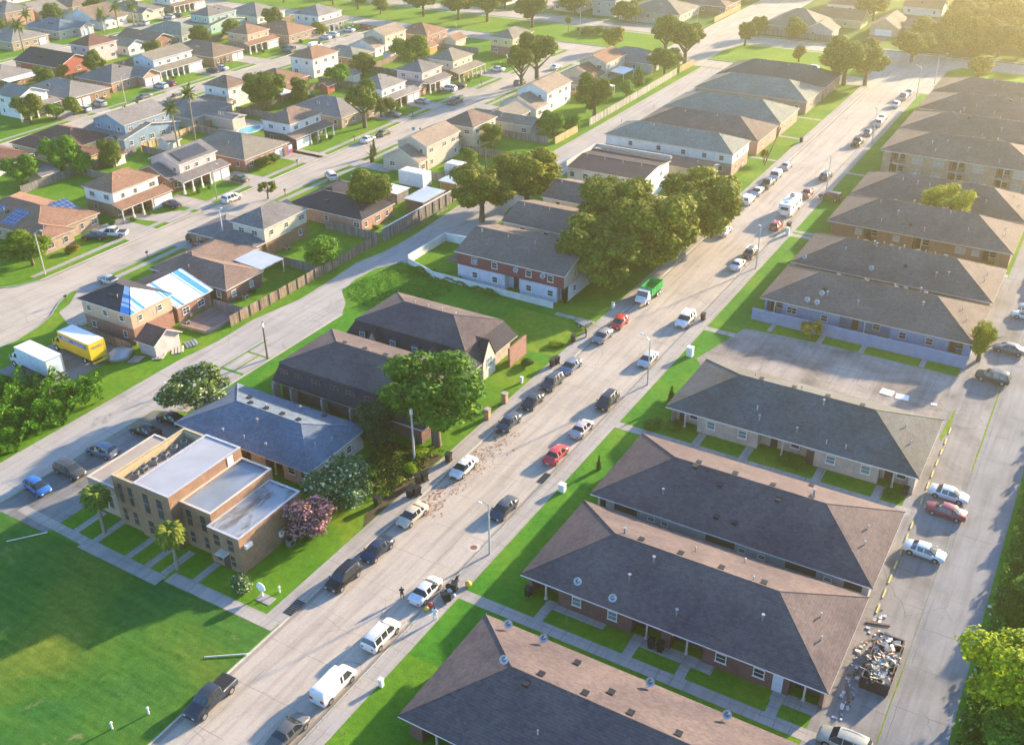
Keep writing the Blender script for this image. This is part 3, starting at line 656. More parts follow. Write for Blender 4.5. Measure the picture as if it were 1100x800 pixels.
# ------------------------------------------------------------------ the houses, lot by lot
G1, G2, G3, G4, G5, G6 = 'houses backing on the rear lane', 'houses facing the first back street', 'houses backing on to the first back street row', 'houses facing the second back street', 'houses backing on to the third back street', 'houses on the third back street'
B = ('bk_brown', 's_white')
# row 1, backs to the lane
def tarp_e(x0, x1, y0, y1, z0, z1): return ('tarp', [(x0,y0,z0),(x1,y0,z1),(x1,y1,z1),(x0,y1,z0)])
house('two storey peach sided house with blue and white tarpaulins over half its dark hip roof', [(-136.2,-124,92,101,2,'hip'), (-138,-124,101.01,109.3,1,'gy',.34)], ('bk_red', 's_peach'), 'char', group=G1,
      feats=[('tarp', [(-123.95,92.15,5.6),(-123.95,100.85,5.6),(-128.45,96.5,7.5)]), ('tarp', [(-124.1,91.97,5.6),(-128.55,96.44,7.5),(-129.7,96.44,7.5),(-126.2,91.97,5.6)]), tarp_e(-131, -123.95, 101.1, 109.2, 5.27, 2.9), ('ac', -122.8, 101.5)])
sh = house('small gabled garden shed with dark shingles behind the tarpaulin roofed house', [(-122.4,-118,90.6,96.4,0,'gx',.6)], ('s_pink', 's_pink'), 'maroon', cat='shed', name='garden_shed', wins=False, group='garden sheds')
house('long low L shaped brown hip roofed house with a white metal patio cover', [(-140.4,-121.8,110,119.3,1,'hip'), (-140.3,-129.4,110.01,126.4,1,'hip')], ('bk_dark', 's_cream'), 'brown', group=G1, gm='bglass', feats=[('porchroof', -129.3, -122.6, 119.6, 125.2, 3.1, 'metalroof'), ('ac', -121.2, 113.5)])
house('two storey cream house with grey solar panels on its dark hip roof', [(-138.6,-129.9,128.6,141.2,2,'hip',.5), (-147,-130.2,125.6,136,1,'hip',.3)], ('bk_brown', 's_cream'), 'mid', group=G1, feats=[('solar', -133.6, -130.8, 131, 139.5, 7.3, (.0,-1.45,-1.45,.0)), ('ac', -128.9, 133)])
house('low dark roofed brick house half hidden by the round tree beside the lane', [(-140.3,-121.3,146.4,157.4,1,'hip',.36), (-140.2,-130.6,150,163,1,'hip',.36)], ('bk_salmon', 's_white'), 'char', group=G1)
house('beige two storey gabled house with a lower gable at its near end', [(-140.2,-131.4,183.4,197.4,2,'gy',.42), (-142,-131.2,179.8,183.41,1,'gy',.5)], ('s_beige', 's_beige'), 'tan', group=G1, feats=[('dish', -139.5, 190, 6.1)])
house('cream two storey house with a brown pyramid roof next to the beige gabled one', [(-139.2,-130,200.6,211.6,2,'hip',.5), (-141,-133,197.5,200.61,1,'gy')], ('s_cream', 's_cream'), 'brown', group=G1)
house('low grey house with two crossed gables behind the lane trees', [(-141,-123.2,216,222.5,1,'gx',.4), (-139,-130,219,228,1,'gy',.45)], ('s_grey', 's_white'), 'olive', group=G1)
house('white two storey gabled house with tan shingles under the two tall pines', [(-139.3,-129.5,236,250,2,'gy',.4), (-141,-129.2,229.5,236.01,1,'gy',.42)], ('s_white', 's_white'), 'tan', group=G1)
house('small salmon walled house with a low roof beside the big lane tree', [(-135,-126,256,262.6,1,'gx',.35)], ('bk_salmon', 's_white'), 'tan', group=G1, feats=[('porchroof', -126, -122.5, 257, 262, 2.9, 'white')])
house('white two storey gabled house with a white patio cover beside the lane', [(-139.3,-130,272,285.5,2,'gy',.4), (-142,-130,264.5,272.01,1,'gy',.42)], ('s_cream', 's_cream'), 'red', group=G1, feats=[('porchroof', -130, -125.5, 274, 281, 3, 'white')])
house('low grey hip roofed house at the canal end of the lane with a white gable', [(-141,-124,289,301,1,'hip',.42), (-131,-122.5,287.5,294,1,'gx',.5)], ('s_grey', 's_white'), 'grey', group=G1)
# row 2, facing east on the first back street
house('low brown hip roofed house carrying four blue solar arrays', [(-194,-169.6,109.3,124.2,1,'hip',.36), (-176,-166.8,108.2,116,1,'hip',.36)], ('bk_tan', 's_cream'), 'red', group=G2, trim='trimc', wgap=2.6,
      feats=[('solar',-177.0,-173.2,117.2,122.4,4.95,(.25,-1.1,-1.1,.25)), ('solar',-181.5,-177.5,110.3,114.6,3.3,(.0,.0,1.5,1.5)), ('solar',-191,-184,110.3,114.3,3.3,(.0,.0,1.42,1.42)), ('solar',-173,-169.8,109.1,112.2,3.1,(.0,.0,1.1,1.1))])
house('brown brick two storey house with a reddish hip roof and a long porch roof', [(-179.2,-169.8,128,140.6,2,'hip',.48)], ('bk_brown', 's_white'), 'red', group=G2, porch=(-169.9,-167,127.4,141,135.5,141), trim='trimc')
house('pale pink two storey gabled house with dark solar panels and arched upper windows', [(-180.4,-171,147,158.6,2,'gy',.42), (-183,-171.2,144.2,147.01,1,'gy',.42)], ('bk_red', 's_pink'), 'mid', group=G2, porch=(-171.3,-168.2,145,159.4,153.2,159.2), feats=[('solar', -174.8,-171.6,148.5,156.5,7.35,(.0,-1.3,-1.3,.0))])
house('wide low grey hip roofed brick house next to the swimming pool', [(-187.4,-167,162.4,177.6,1,'hip',.4)], ('bk_red', 's_white'), 'olive', group=G2, feats=[('g','E',174,-167.45,2.4)])
house('white two storey house with a dark wrap around porch roof beside the flag garage', [(-179.4,-169.9,181.4,193.6,2,'hip',.48)], ('bk_dark', 's_white'), 'brown', group=G2, porch=(-170.3,-167.3,180.2,194.4,180.4,185.4))
house('low dark grey roofed house behind the tall street tree', [(-187.4,-168.6,199,213.8,1,'hip',.36)], ('bk_tan', 's_white'), 'grey', group=G2)
house('white two storey house with slate grey hip roof and arched porch', [(-179.4,-169.6,217.6,229,2,'hip',.48)], ('bk_brown', 's_white'), 'grey', group=G2, porch=(-170,-167.4,217,232.4,226,232))
house('salmon brick two storey house with a solar panelled garage wing', [(-180,-170.4,237.4,248,2,'hip',.45), (-180,-168.8,233.2,237.41,1,'gx',.35)], ('bk_salmon', 's_pink'), 'mid', group=G2, porch=(-170.8,-168,237.6,249,243,248.8))
house('tan two storey hip roofed house with a deep colonnaded porch', [(-179.4,-170,252.6,263.8,2,'hip',.5)], ('bk_brown', 's_cream'), 'olive', group=G2, porch=(-170.3,-167,251,265.4,251,251))
house('yellow sided two storey house standing at the canal corner of the first back street', [(-178.6,-169.6,286,299.6,2,'hip',.45)], ('bk_red', 's_yellow'), 'olive', group=G2, far=True)
# row 3, facing west, backs to row 2
house('low maroon hip roofed house with dark solar panels at the frame edge', [(-230,-213.8,129,142.4,1,'hip',.36)], ('s_white', 's_white'), 'maroon', group=G3, feats=[('solar',-224,-216,130.5,134.6,3.6,(.0,.0,1.3,1.3))])
house('maroon roofed L shaped house with a cream back wall', [(-225.6,-200.2,144.6,152,1,'hip',.4), (-226,-208.4,148,161,1,'hip',.4)], ('s_yellow', 's_cream'), 'maroon', group=G3)
house('blue two storey gabled house with grey roof', [(-216.4,-204.6,161.6,176.4,2,'gy',.36), (-219,-203,159.4,177.6,1,'gx',.2)], ('s_blue', 's_blue'), 'grey', group=G3)
house('low dark grey roofed house behind the pair of tall palms', [(-218.6,-201.8,180,195.4,1,'hip',.36)], ('s_grey', 's_white'), 'mid', group=G3)
house('small flat roofed outbuilding with beige walls behind the swimming pool', [(-203,-192,184.5,189.8,1,'gx',.2)], ('s_beige', 's_beige'), 'mid', cat='outbuilding', name='outbuilding', group='garden sheds', wins=False)
house('white two storey house with a maroon brown pyramid roof', [(-216.2,-206.6,198.6,207.2,2,'hip',.5), (-215.5,-205,196,199,1,'hip',.4)], ('s_white', 's_white'), 'brown', group=G3)
house('low pinkish brown roofed house behind the large round garden tree', [(-218.4,-204.2,215.6,229,1,'hip',.38)], ('bk_red', 's_white'), 'red', group=G3)
house('white two storey house with a reddish pyramid roof and plain back wall', [(-217.4,-208,235,247.4,2,'hip',.5)], ('s_white', 's_white'), 'red', group=G3)
house('low olive roofed brick house with a tiny white shed beside it', [(-220.4,-205.6,251,261.6,1,'hip',.4)], ('bk_brown', 's_white'), 'gg', group=G3, far=True)
house('white two storey gabled house with a lower grey gable in front', [(-217.4,-208,270.4,282.6,2,'gy',.4), (-219,-208,264.8,270.41,1,'gy',.42)], ('s_white', 's_cream'), 'tan', group=G3, far=True)
house('low reddish brown house at the canal end of the second back street', [(-217.6,-203.6,287.6,300.6,1,'hip',.4)], ('bk_salmon', 's_white'), 'red', group=G3, far=True)
for (x0,x1,y0,y1,r,w,lab) in ((-199,-194.5,276,281,'red','s_orange','small pink roofed shed next to the boat lawn'),(-198,-192.5,288,295,'red','s_cream','long salmon roofed shed behind the yellow sided house'),(-203.5,-200,262,266,'char','s_white','tiny white walled shed beside the olive roofed house'),
        (-196.5,-193,223,227,'red','s_red','small red barn shaped shed in a back garden'),(-199.3,-196,150.4,154.2,'maroon','s_white','white walled garden shed with maroon roof'),(-197.6,-193,164,168.4,'grey','s_white','low pale roofed shed behind the blue house'),
        (-205.5,-199.5,133.4,138.2,'mid','s_peach','blue roofed garden shed beside the solar house'),(-199,-194,236,240,'grey','s_white','grey shed with a flat lean to roof behind the slate roofed house')):
    house(lab, [(x0,x1,y0,y1,0,'gy',.5)], (w, w), r, cat='shed', name='garden_shed', wins=False, far=True, group='garden sheds')
# row 4, facing east on the second back street
house('white two storey house with arched porch openings at the left frame edge', [(-258,-248.2,164.6,174.4,2,'gx',.4)], ('s_white', 's_white'), 'grey', group=G4, far=True, porch=(-248.4,-246,163,176,163,163), feats=[('arch',-246.4,163.6,170,None,2)])
house('low brick house with a wide grey hip roof and two white garage doors', [(-265.6,-244.6,177.2,191.6,1,'hip',.38)], ('bk_brown', 's_white'), 'grey', group=G4, far=True, feats=[('g','E',180,-245.05),('g','E',183,-245.05)])
house('low grey roofed house with a small brick front gable', [(-263.6,-248,194.4,210.4,1,'hip',.38), (-256,-245.2,203.6,210.41,1,'gx',.5)], ('bk_salmon', 's_white'), 'mid', group=G4, far=True, feats=[('g','E',205.6,-245.6),('g','E',208.6,-245.6)])
house('light blue and white two storey gabled house with full width porch roof', [(-258.4,-249,211.4,227.4,2,'gy',.36)], ('s_pblue', 's_pblue'), 'olive', group=G4, far=True, porch=(-249.2,-246,210.8,228,222.4,228))
house('low brown hip roofed brick house with four arched openings', [(-266.4,-244.6,231,244.8,1,'hip',.4)], ('bk_brown', 's_white'), 'brown', group=G4, far=True, feats=[('arch',-245.05,231.8,238.6,None,4),('g','E',240.4,-245.05,2.2),('g','E',243,-245.05,2.2)])
house('brick two storey house with reddish roofs and arched ground floor', [(-258.4,-248.8,251,261.8,2,'hip',.45)], ('bk_tan', 's_peach'), 'red', group=G4, far=True, porch=(-249,-246.4,249,263.2,257.6,263.2))
house('low orange brown roofed house beside the parked white van', [(-263,-244.8,266,280.4,1,'hip',.4)], ('bk_tan', 's_cream'), 'red', group=G4, far=True)
house('white two storey house with pale grey hip roof and carport at the canal end', [(-259.4,-247.6,285,298.4,2,'hip',.42)], ('s_white', 's_white'), 'grey', group=G4, far=True, porch=(-248,-244.6,284,300,284,284))
# row 5, backs to row 4
house('blue roofed low house at the left frame edge', [(-293,-277,166.5,178,1,'hip',.36)], ('s_blue', 's_white'), 'slate', group=G5, far=True)
house('low brown roofed house with a long white awning', [(-295.4,-279.6,181,194,1,'hip',.36)], ('bk_brown', 's_white'), 'grey', group=G5, far=True, feats=[('porchroof', -280.4, -276.4, 182, 193, 2.9, 'white')])
house('low dark roofed house with a bright red painted gable wall', [(-297.4,-276.4,199,213,1,'gx',.4)], ('s_red', 's_red'), 'char', group=G5, far=True)
house('pink two storey house with a maroon pyramid roof', [(-290.4,-280.8,214.6,226,2,'hip',.5)], ('s_pink', 's_pink'), 'maroon', group=G5, far=True)
house('small white house with a white metal gable roof', [(-292,-279.4,228.2,236,1,'gx',.45)], ('s_white', 's_white'), 'gg', group=G5, far=True)
house('low red brick house with a white triangular gable', [(-296,-278.2,237.8,247,1,'gx',.42)], ('bk_red', 's_white'), 'brown', group=G5, far=True)
house('low grey green roofed house with mint walls', [(-296.4,-276.6,248.6,261.6,1,'hip',.4)], ('s_mint', 's_mint'), 'gg', group=G5, far=True)
house('teal two storey house with a dark hip roof and long lean to', [(-291,-281.4,266.4,280.6,2,'hip',.45), (-293,-279.6,265,282,1,'gx',.15)], ('s_teal', 's_teal'), 'mid', group=G5, far=True)
house('low grey brown roofed house at the canal end of the third back street', [(-293,-276,284.4,300,1,'hip',.4)], ('s_white', 's_white'), 'grey', group=G5, far=True)
# row 6 and beyond
house('low grey roofed house behind a lawn and palms at the left frame edge', [(-337,-319.2,214.6,229.6,1,'hip',.38)], ('bk_tan', 's_cream'), 'grey', group=G6, far=True, feats=[('g','E',226.6,-319.6)])
house('long grey blue roofed house with a pale front gable', [(-339,-319.8,233.6,247,1,'hip',.38), (-330,-317.4,240.6,247.01,1,'gx',.45)], ('s_grey', 's_white'), 'slate', group=G6, far=True, feats=[('g','E',243.8,-317.8)])
house('low tan roofed house standing behind two feathery palms', [(-340,-320.6,251,264.6,1,'gy',.4), (-325,-318.6,251.01,259,1,'gx',.4)], ('s_white', 's_white'), 'brown', group=G6, far=True)
house('low dark roofed house with cream garage and round dormer', [(-339,-319.6,268.4,281.6,1,'hip',.4), (-327,-318,269,275,1,'gx',.5)], ('s_cream', 's_cream'), 'mid', group=G6, far=True)
house('white two storey house with a brick ground floor near the canal', [(-331,-320.4,285.4,300,2,'hip',.42)], ('bk_salmon', 's_white'), 'brown', group=G6, far=True, porch=(-320.6,-318,284.6,301,295,301))
R7 = (('maroon','s_white','low maroon roofed white house',1), ('mid','bk_salmon','two storey salmon brick house',2), ('grey','s_grey','long low grey roofed house',1), ('brown','s_peach','low brown roofed peach house',1), ('char','s_white','dark roofed white house',1), ('tan','s_cream','tan roofed cream house',1))
for i, (r, w, lab, st) in enumerate(R7):
    y = 222+i*14.2
    house(lab+', sixth row from the lane, '+('southernmost of its row','beside the maroon roofed one','past the salmon brick house','fourth from the frame edge','second from the canal','last before the canal')[i], [(-367+i%2,-351,y,y+12.4,st,'hip' if i % 2 else 'gy',.4)], (w, w), r, group=G6, far=True)
for i in range(5):
    y = 240+i*13
    house(('olive','grey','brown','reddish','dark')[i]+' roofed far house along the top left frame edge', [(-407,-392,y,y+11.6,1,'hip',.4)], (('s_cream','bk_tan','s_white','bk_salmon','s_grey')[i],)*2, ('olive','grey','brown','red','mid')[i], group=G6, far=True)
# beyond the canal road
G7 = 'houses beyond the canal'
for lab, v, w, r in (
    ('grey two storey house far beyond the canal behind a dark van', [(-178,-168,357,372,2,'hip',.4)], 's_grey', 'grey'),
    ('wide grey hip roofed house beyond the canal with a white fence line', [(-165,-143,358,378,1,'hip',.36)], 's_beige', 'olive'),
    ('brown roofed house at the corner of the road crossing the canal', [(-152,-134,380,398,1,'hip',.4)], 'bk_brown', 'brown'),
    ('tan pyramid roofed house beyond the canal with a skylight', [(-113,-92,358,376,1,'hip',.5), (-98,-88,357,366,1,'gy',.5)], 's_grey', 'olive'),
    ('orange gabled house beyond the canal just behind the skylight house', [(-100,-84,378,389,1,'gx',.5)], 's_yellow', 'red'),
    ('brown house with a cream front gable and white garage door beyond the canal', [(-80,-70,371,388,1,'gy',.6), (-69.99,-55,376,388,1,'gx',.36)], 's_peach', 'brown'),
    ('tan roofed house left of the northern side street', [(-235,-215,357,370,1,'hip',.4)], 's_white', 'tan'),
    ('grey roofed house at the corner of the northern side street', [(-195,-183,358,373,1,'hip',.4)], 's_cream', 'brown'),
    ('low roofed house deep behind the grey two storey one', [(-190,-172,392,406,1,'hip',.4)], 's_grey', 'olive'),
    ('brown hip roofed house deep in the haze left of the crossing road', [(-168,-150,402,416,1,'hip',.4)], 's_beige', 'brown'),
    ('rust roofed house in the haze beyond the orange gabled one', [(-104,-86,404,418,1,'hip',.4)], 's_white', 'red'),
    ('salmon roofed house in the haze above the tall sidewalk pines', [(-78,-64,412,424,1,'gx',.4)], 's_white', 'red')):
    house(lab, v, (w, w), r, group=G7, far=True, feats=[('g','S',-75,371.45,5.5)] if 'garage' in lab else [])
house('long brown roofed apartment block half hidden by the hazy woods', [(-32,2,382,397,2,'hip',.4)], ('bk_brown', 'bk_brown'), 'aptb', group=G7, far=True, cat='apartment block', name='apartment_building')
t = house('brick apartment block with a white two level balcony above the hazy woods', [(-56,-28,446,462,2,'hip',.4)], ('bk_brown', 'bk_brown'), 'aptb', group=G7, far=True, cat='apartment block', name='apartment_building')
b = MB()
for x in (-6, 0, 6, 12): b.box(x-.3, x+.3, -3, -2.6, 0, 5.4)
for z in (2.7, 5.4): b.box(-6.3, 12.3, -3.1, .4, z, z+.3)
for z in (3.6,): b.box(-6, 12, -3, -2.9, z, z+.15)
b.build('balcony', 'white', t)
for lab, x0, x1, y0, y1 in (('brown roofed long building beyond the woods at the top right corner', -22, 14, 412, 428), ('second brown roofed long building in the top right corner haze', -14, 16, 352, 368)):
    house(lab, [(x0,x1,y0,y1,1,'hip',.4)], ('bk_brown','bk_brown'), 'aptb', group=G7, far=True, cat='apartment block', name='apartment_building')

# ------------------------------------------------------------------ the long apartment buildings on the right
def apartment(label, y0, y1, wall, roof, storeys=1, trim='trim', x0=-43.1, x1=-9.8, wins=(), recs=(), doors=(), dishes=(), nv=8, ridge=.44, post=True, gm='glass', posts=None, seed=1, ww=1.15, xv=0):
    rnd = random.Random(seed)
    ox, oy = (x0+x1)/2, y0; t = thing('apartment_building', label, 'apartment building', (ox, oy, 0), 0, 'long hip roofed apartment buildings')
    hx = (x1-x0)/2; D = y1-y0; ze = 3.0 if storeys == 1 else 5.6; w = MB(); ov = .75
    # wall body with recessed porches on the south side
    a0, a1 = -hx+ov, hx-.45; cuts = sorted((r[0]-ox, r[1]-ox) for r in recs); px = a0; zt = ze-.17
    for c0, c1 in cuts: w.box(px, c0, ov, ov+1.5, -.1, zt); px = c1
    w.box(px, a1, ov, ov+1.5, -.1, zt); w.box(a0+.003, a1-.003, ov+1.5, D-.6, -.1, zt-.003)
    if storeys == 2:
        fl = MB()
        for c0, c1 in cuts: fl.box(c0, c1, ov+.05, ov+1.5, 2.75, 2.95)
        fl.build('balcony_floor', 'trimc', t)
        for c0, c1 in cuts:
            r = MB()
            r.box(c0, c1, ov+.02, ov+.08, 3.75, 3.85)
            k = c0+.1
            while k < c1: r.box(k, k+.05, ov+.02, ov+.07, 2.95, 3.75); k += .3
            r.build('railing', 'trimd', t)
    w.build('wall', wall, t)
    for c0, c1 in cuts:
        for q in (0, 1):
            z = 1.4
            if c1-c0 > 1.8: window(t, 'S', c0+(c1-c0)*.7, z+2.75*q if storeys == 2 else z, ov+1.495, 1.2, 1.2, trim, gm)
            door(t, 'S', c0+(c1-c0)*.28, ov+1.49, .95, 2.05, 'door_dark', 'door', .05+2.9*q if storeys == 2 else .05)
            if storeys == 1: break
        if post and c1-c0 > 2.5:
            obj('post', shared('apost', postm), t, ((c0+c1)/2, ov+.2, 0), 0, (1,1,(ze-.17)/2.83))
    for q in wins:
        x, z = q[0], q[1]; window(t, 'S', x-ox, z, ov, q[2] if len(q) > 2 else ww, q[3] if len(q) > 3 else 1.15, trim, q[4] if len(q) > 4 else gm)
    for x, m in doors: door(t, 'S', x-ox, ov, 1, 2.1, m)
    for y in (.3, .7):
        for z in ((1.5,) if storeys == 1 else (1.5, 4.2)): window(t, 'E', D*y, z, a1, 1.1, 1.1, trim, gm)
    rf = MB(); hip(rf, -hx, hx, 0, D, ze, ridge, 0, 1, .17); 
    rf.build('roof', ['r_'+roof, trim], t)
    zr = ze+D/2*ridge
    for i in range(nv):
        x = -hx+D/2+ (i+.5)*(2*hx-D)/nv + rnd.uniform(-1, 1); s = rnd.choice((-1, -1, 1)); dy = rnd.uniform(.3, D/2-1)
        vent(t, x, D/2+s*dy, ze+(D/2-dy)*ridge+.03, rnd.choice(('pipe','pipe','turtle','stack')))
    for i in range(4):
        x = -hx+D/2+(i+.6)*(2*hx-D)/4; vent(t, x, D/2+.8, zr-.8*ridge, 'turtle')
    dx = rnd.uniform(1.5, 4); vent(t, hx-dx, D*.5+.6, ze+dx*ridge, 'pipe'); vent(t, hx-2.4, D*.36, ze+2.4*ridge, 'pipe')
    for d in dishes: dish(t, d[0]-ox, d[1]-oy, ze+ (min(d[1]-y0, y1-d[1]))*ridge, d[2] if len(d) > 2 else 0)
    return t
def postm():
    b = MB(); b.box(-.09,.09,-.09,.09,0,2.83); b.box(-.16,.16,-.16,.16,0,.25); return b.mesh('post', ['trimc'])
def dlist(y, *xs): return [(x, y) for x in xs]
apartment('long charcoal roofed building nearest the camera, its tan north slope dotted with four satellite dishes', 50.9, 66.2, 'bk_dark', 'apt', seed=2, recs=((-41,-38),(-31,-27),(-20,-16)), wins=((-36,1.5),(-24,1.5)),
          dishes=[(-39.8,65.4,.2),(-35.8,65.5,.1),(-24.4,65.6,-.1),(-16.9,65.5,.1),(-36.2,58.6,.3)])
apartment('long dark maroon brick building with a white door and white framed windows', 73.2, 88.3, 'bk_dark', 'apt', seed=3, recs=((-42,-38.8),(-30.2,-26.9),(-25.9,-22.4),(-13.6,-10.6)), wins=((-36.6,1.5,1.1,1.2,'bglass'),(-32.4,1.5,1.1,1.2,'bglass'),(-20.5,1.5),(-16.6,1.5)), doors=((-14.7,'box_lb'),),
          dishes=[(-36.6,74.3,.1),(-32.4,74.0,.1)])
APT3 = apartment('long grey walled building with wide dark carport slots under its eave, third from the camera', 89.8, 104.9, 's_grey', 'apt', seed=4, recs=((-43.0+.9,-41.3),), wins=((-35.4,1.7,.9,.6),(-33.7,1.7,.9,.6),(-24.3,1.6,.9,.6),(-22,1.6,.9,.6),(-14.6,1.6,.9,.6)), post=False)
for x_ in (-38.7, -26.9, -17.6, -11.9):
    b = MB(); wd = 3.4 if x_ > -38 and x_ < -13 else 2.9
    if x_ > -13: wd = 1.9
    b.box(x_+26.45-wd/2, x_+26.45+wd/2, .70, .752, 1.35, 2.55, 0); b.build('slot_shade', 'hollow', APT3)  # flat dark panel stands in for the shade inside each open slot
apartment('long pale brick building with blue green roof and teal windows beside the cracked pad', 112.4, 127.6, 'bk_pale', 'teal', seed=5, recs=((-42.3,-38.6),(-30.2,-23.6),(-14.6,-11)), wins=((-36.7,1.6,1.2,1.2,'bglass'),(-32.3,1.6,1.2,1.2,'bglass'),(-20.6,1.6,1.2,1.2,'bglass'),(-16.2,1.6,1.2,1.2,'bglass')), doors=((-23.2,'door_dark'),))
apartment('long blue walled building behind a matching blue garden wall', 151.3, 166.3, 's_bluewall', 'aptb', seed=6, recs=((-42,-39.4),(-30.1,-22.2),(-13.6,-11.4)), wins=((-37.8,1.6,1.7),(-32.5,1.5),(-20.3,1.6),(-16.3,1.6)), dishes=[(-35.6,152.2,.1),(-34,152.1,.1),(-33.8,154,0)], trim='trimc')
apartment('long building tucked directly behind the blue walled one, only its brown roof showing', 167.6, 182.9, 'bk_brown', 'aptb', seed=7, recs=(), nv=12, dishes=[(-41,168.6,.1),(-29.6,169,0)])
apartment('long brown brick building with one pale window, fourth roof above the blue wall', 190, 205.6, 'bk_brown', 'aptb', seed=8, recs=((-36,-33.6),(-27,-24),(-15,-12.5)), wins=((-37,1.7,1.2,1.1,'lglass'),(-30,1.7,1.2,1.1,'lglass'),(-18.6,1.7,1.8,1.2,'lglass'),(-16,1.7,1.2,1.1,'lglass')), trim='trimc', nv=10)
apartment('long brown roofed building behind the round yellow green tree', 206.8, 222.4, 'bk_brown', 'aptb', seed=9, recs=(), trim='trimc')
apartment('two storey brown brick building with grey panelled balconies', 230, 247.4, 'bk_tan', 'aptb', 2, seed=10, recs=((-40.6,-37.4),(-28.4,-25.2),(-19,-16.2),(-13,-10.6)), wins=[(x, z, 2.1, 1.5, 's_' and 'lglass') for x in (-35,-30.6,-22.6,-14.6) for z in (4.3, 1.5)], trim='trimc', ridge=.34)
apartment('brown roofed two storey building whose walls are hidden by the balconied one', 248.6, 265, 'bk_tan', 'aptb', 2, seed=11, recs=(), trim='trimc', ridge=.34)
apartment('two storey brick building with a pale rake board, second from the canal', 267.6, 284.4, 'bk_tan', 'aptb', 2, seed=12, recs=((-40,-37),(-36,-30),(-26,-20),(-17,-12)), trim='trimc', ridge=.34, post=False)
apartment('brown hip roofed building nearest the canal on the right of the main street', 285.6, 301.4, 'bk_tan', 'aptb', 2, seed=13, recs=(), trim='trimc', ridge=.34)
# corner of the building below the frame edge
apartment('narrow gable tip of the building cut by the lower frame edge', 27, 43, 'bk_dark', 'apt', seed=14, recs=(), nv=4)

# ------------------------------------------------------------------ left row of apartment buildings
GL = 'apartment buildings left of the main street'
# brick building with stepped flat roofs
t = thing('office_block', 'stepped brown brick block with four flat roofs and slim dark windows', 'brick building', (-84, 60, 0), 0, GL)
def flat(x0, x1, y0, y1, h, rm, name='wall', m='bk_brown', par=True, rec=.35, pm='trimc'):
    b = MB(); x0 += 84; x1 += 84; y0 -= 60; y1 -= 60
    b.box(x0, x1, y0, y1, -.1, h-rec, 0, 0)
    for a in ((x0,x1,y0,y0+.25),(x0,x1,y1-.25,y1),(x0,x0+.25,y0+.25,y1-.25),(x1-.25,x1,y0+.25,y1-.25)): b.box(*a, h-rec, h, 0)
    b.build('wall', m, t)
    c = MB(); c.box(x0+.253, x1-.253, y0+.253, y1-.253, h-rec, h-rec+.06); c.build('flat_roof', rm, t)
    k = MB()
    for a in ((x0-.03,x1+.03,y0-.03,y0+.27),(x0-.03,x1+.03,y1-.27,y1+.03),(x0-.03,x0+.27,y0+.27,y1-.27),(x1-.27,x1+.03,y0+.27,y1-.27)): k.box(*a, h+.002, h+.05, 0)
    k.build('coping', pm, t)
flat(-86.9, -81.2, 60.0, 71.6, 7.5, 'mem_w', rec=.12, pm='coping'); flat(-81.19, -76.4, 61.4, 71.5, 6.1, 'mem_g', rec=.3); flat(-76.39, -71.6, 60.6, 70.9, 4.95, 'mem_s', rec=.14, pm='coping')
flat(-91.0, -86.91, 60.3, 71.8, 7.0, 'mem_t', rec=1.3, pm='mortarwall'); flat(-96.6, -91.01, 60.8, 71.5, 4.4, 'mem_t', rec=.12, m='bk_tan')
b = MB(); b.box(-90.74+84, -90.6+84, .6, 11.5, 5.76, 6.9); b.box(-90.6+84, -87.0+84, 11.3, 11.5, 5.76, 6.9); b.build('parapet_lining', 'mortarwall', t)
for y in (62.5, 63.9, 65.6, 67.2, 68.8, 70.2): ac(t, -89.6+84+random.uniform(-.2,.2), y-60, 5.75, random.uniform(0,1), .95)
def slit(x, y, z0, z1, w=.6):
    b = MB(); b.box(x-w/2+84, x+w/2+84, y-60-.04, y-60, z0, z1); b.build('window', 'glass', t); 
    c = MB(); c.box(x-w/2-.07+84, x+w/2+.07+84, y-60-.08, y-60-.005, z0-.1, z0-.002); c.build('window_sill', 'trimd', t); c = MB(); c.box(x-w/2+84, x+w/2+84, y-60-.06, y-60-.041, (z0+z1)/2-.12, (z0+z1)/2+.12); c.build('spandrel', 'trimd', t)
for x in (-89.9, -88.2): slit(x, 60.3, 3.6, 6.1); slit(x, 60.3, .9, 2.5)
for x in (-85.2, -83.0): slit(x, 60.0, 3.9, 6.5, .8); slit(x, 60.0, .9, 2.6, .8)
for x in (-80.0, -77.8): slit(x, 61.4, 3.2, 5.3, .7); slit(x, 61.4, .8, 2.2, .6)
for x in (-75.1, -73.0): slit(x, 60.6, 2.9, 4.3, .8); slit(x, 60.6, .8, 2.0, .6)
for x in (-95.2, -93): slit(x, 60.8, 1.2, 2.8, .7)
b = MB(); b.box(-84.3+84-.5, -84.3+84+.5, -.06, 0, 0, 2.1); b.build('door', 'door_red', t)
b = MB(); b.box(-74+84-.5, -74+84+.5, .54, .6, 0, 2.1); b.build('door', 'door_dark', t); b = MB(); b.box(-74.7+84, -73.3+84, -.4, .598, 2.35, 2.5); b.build('door_canopy', 'trimc', t)
b = MB(); b.box(-81.198+84, -81.12+84, 9.2, 10.1, 6.15, 7.35); b.build('roof_door', 'white', t)
b = MB(); b.box(-71.6+84, -71.2+84, 1.2, 2.2, 3.3, 3.8); b.box(-71.6+84, -71.25+84, 6.6, 7.8, 1.2, 1.9); b.build('wall_unit', 'white', t)
ac(t, -70.6+84, 7.2, 0); ac(t, -70.7+84, 9.0, 0)
# slate hip roof
t = apartment('blue grey hip roofed brick building between the flat roofed block and the mansard building', 76.1, 88.1, 'bk_pale', 'slate', x0=-98.3, x1=-75.1, seed=21, ridge=.34, recs=((-88,-85.5),(-83,-80)), wins=((-95.6,1.8),(-92,1.8),(-78.6,1.8),(-76.6,1.8)), nv=8)
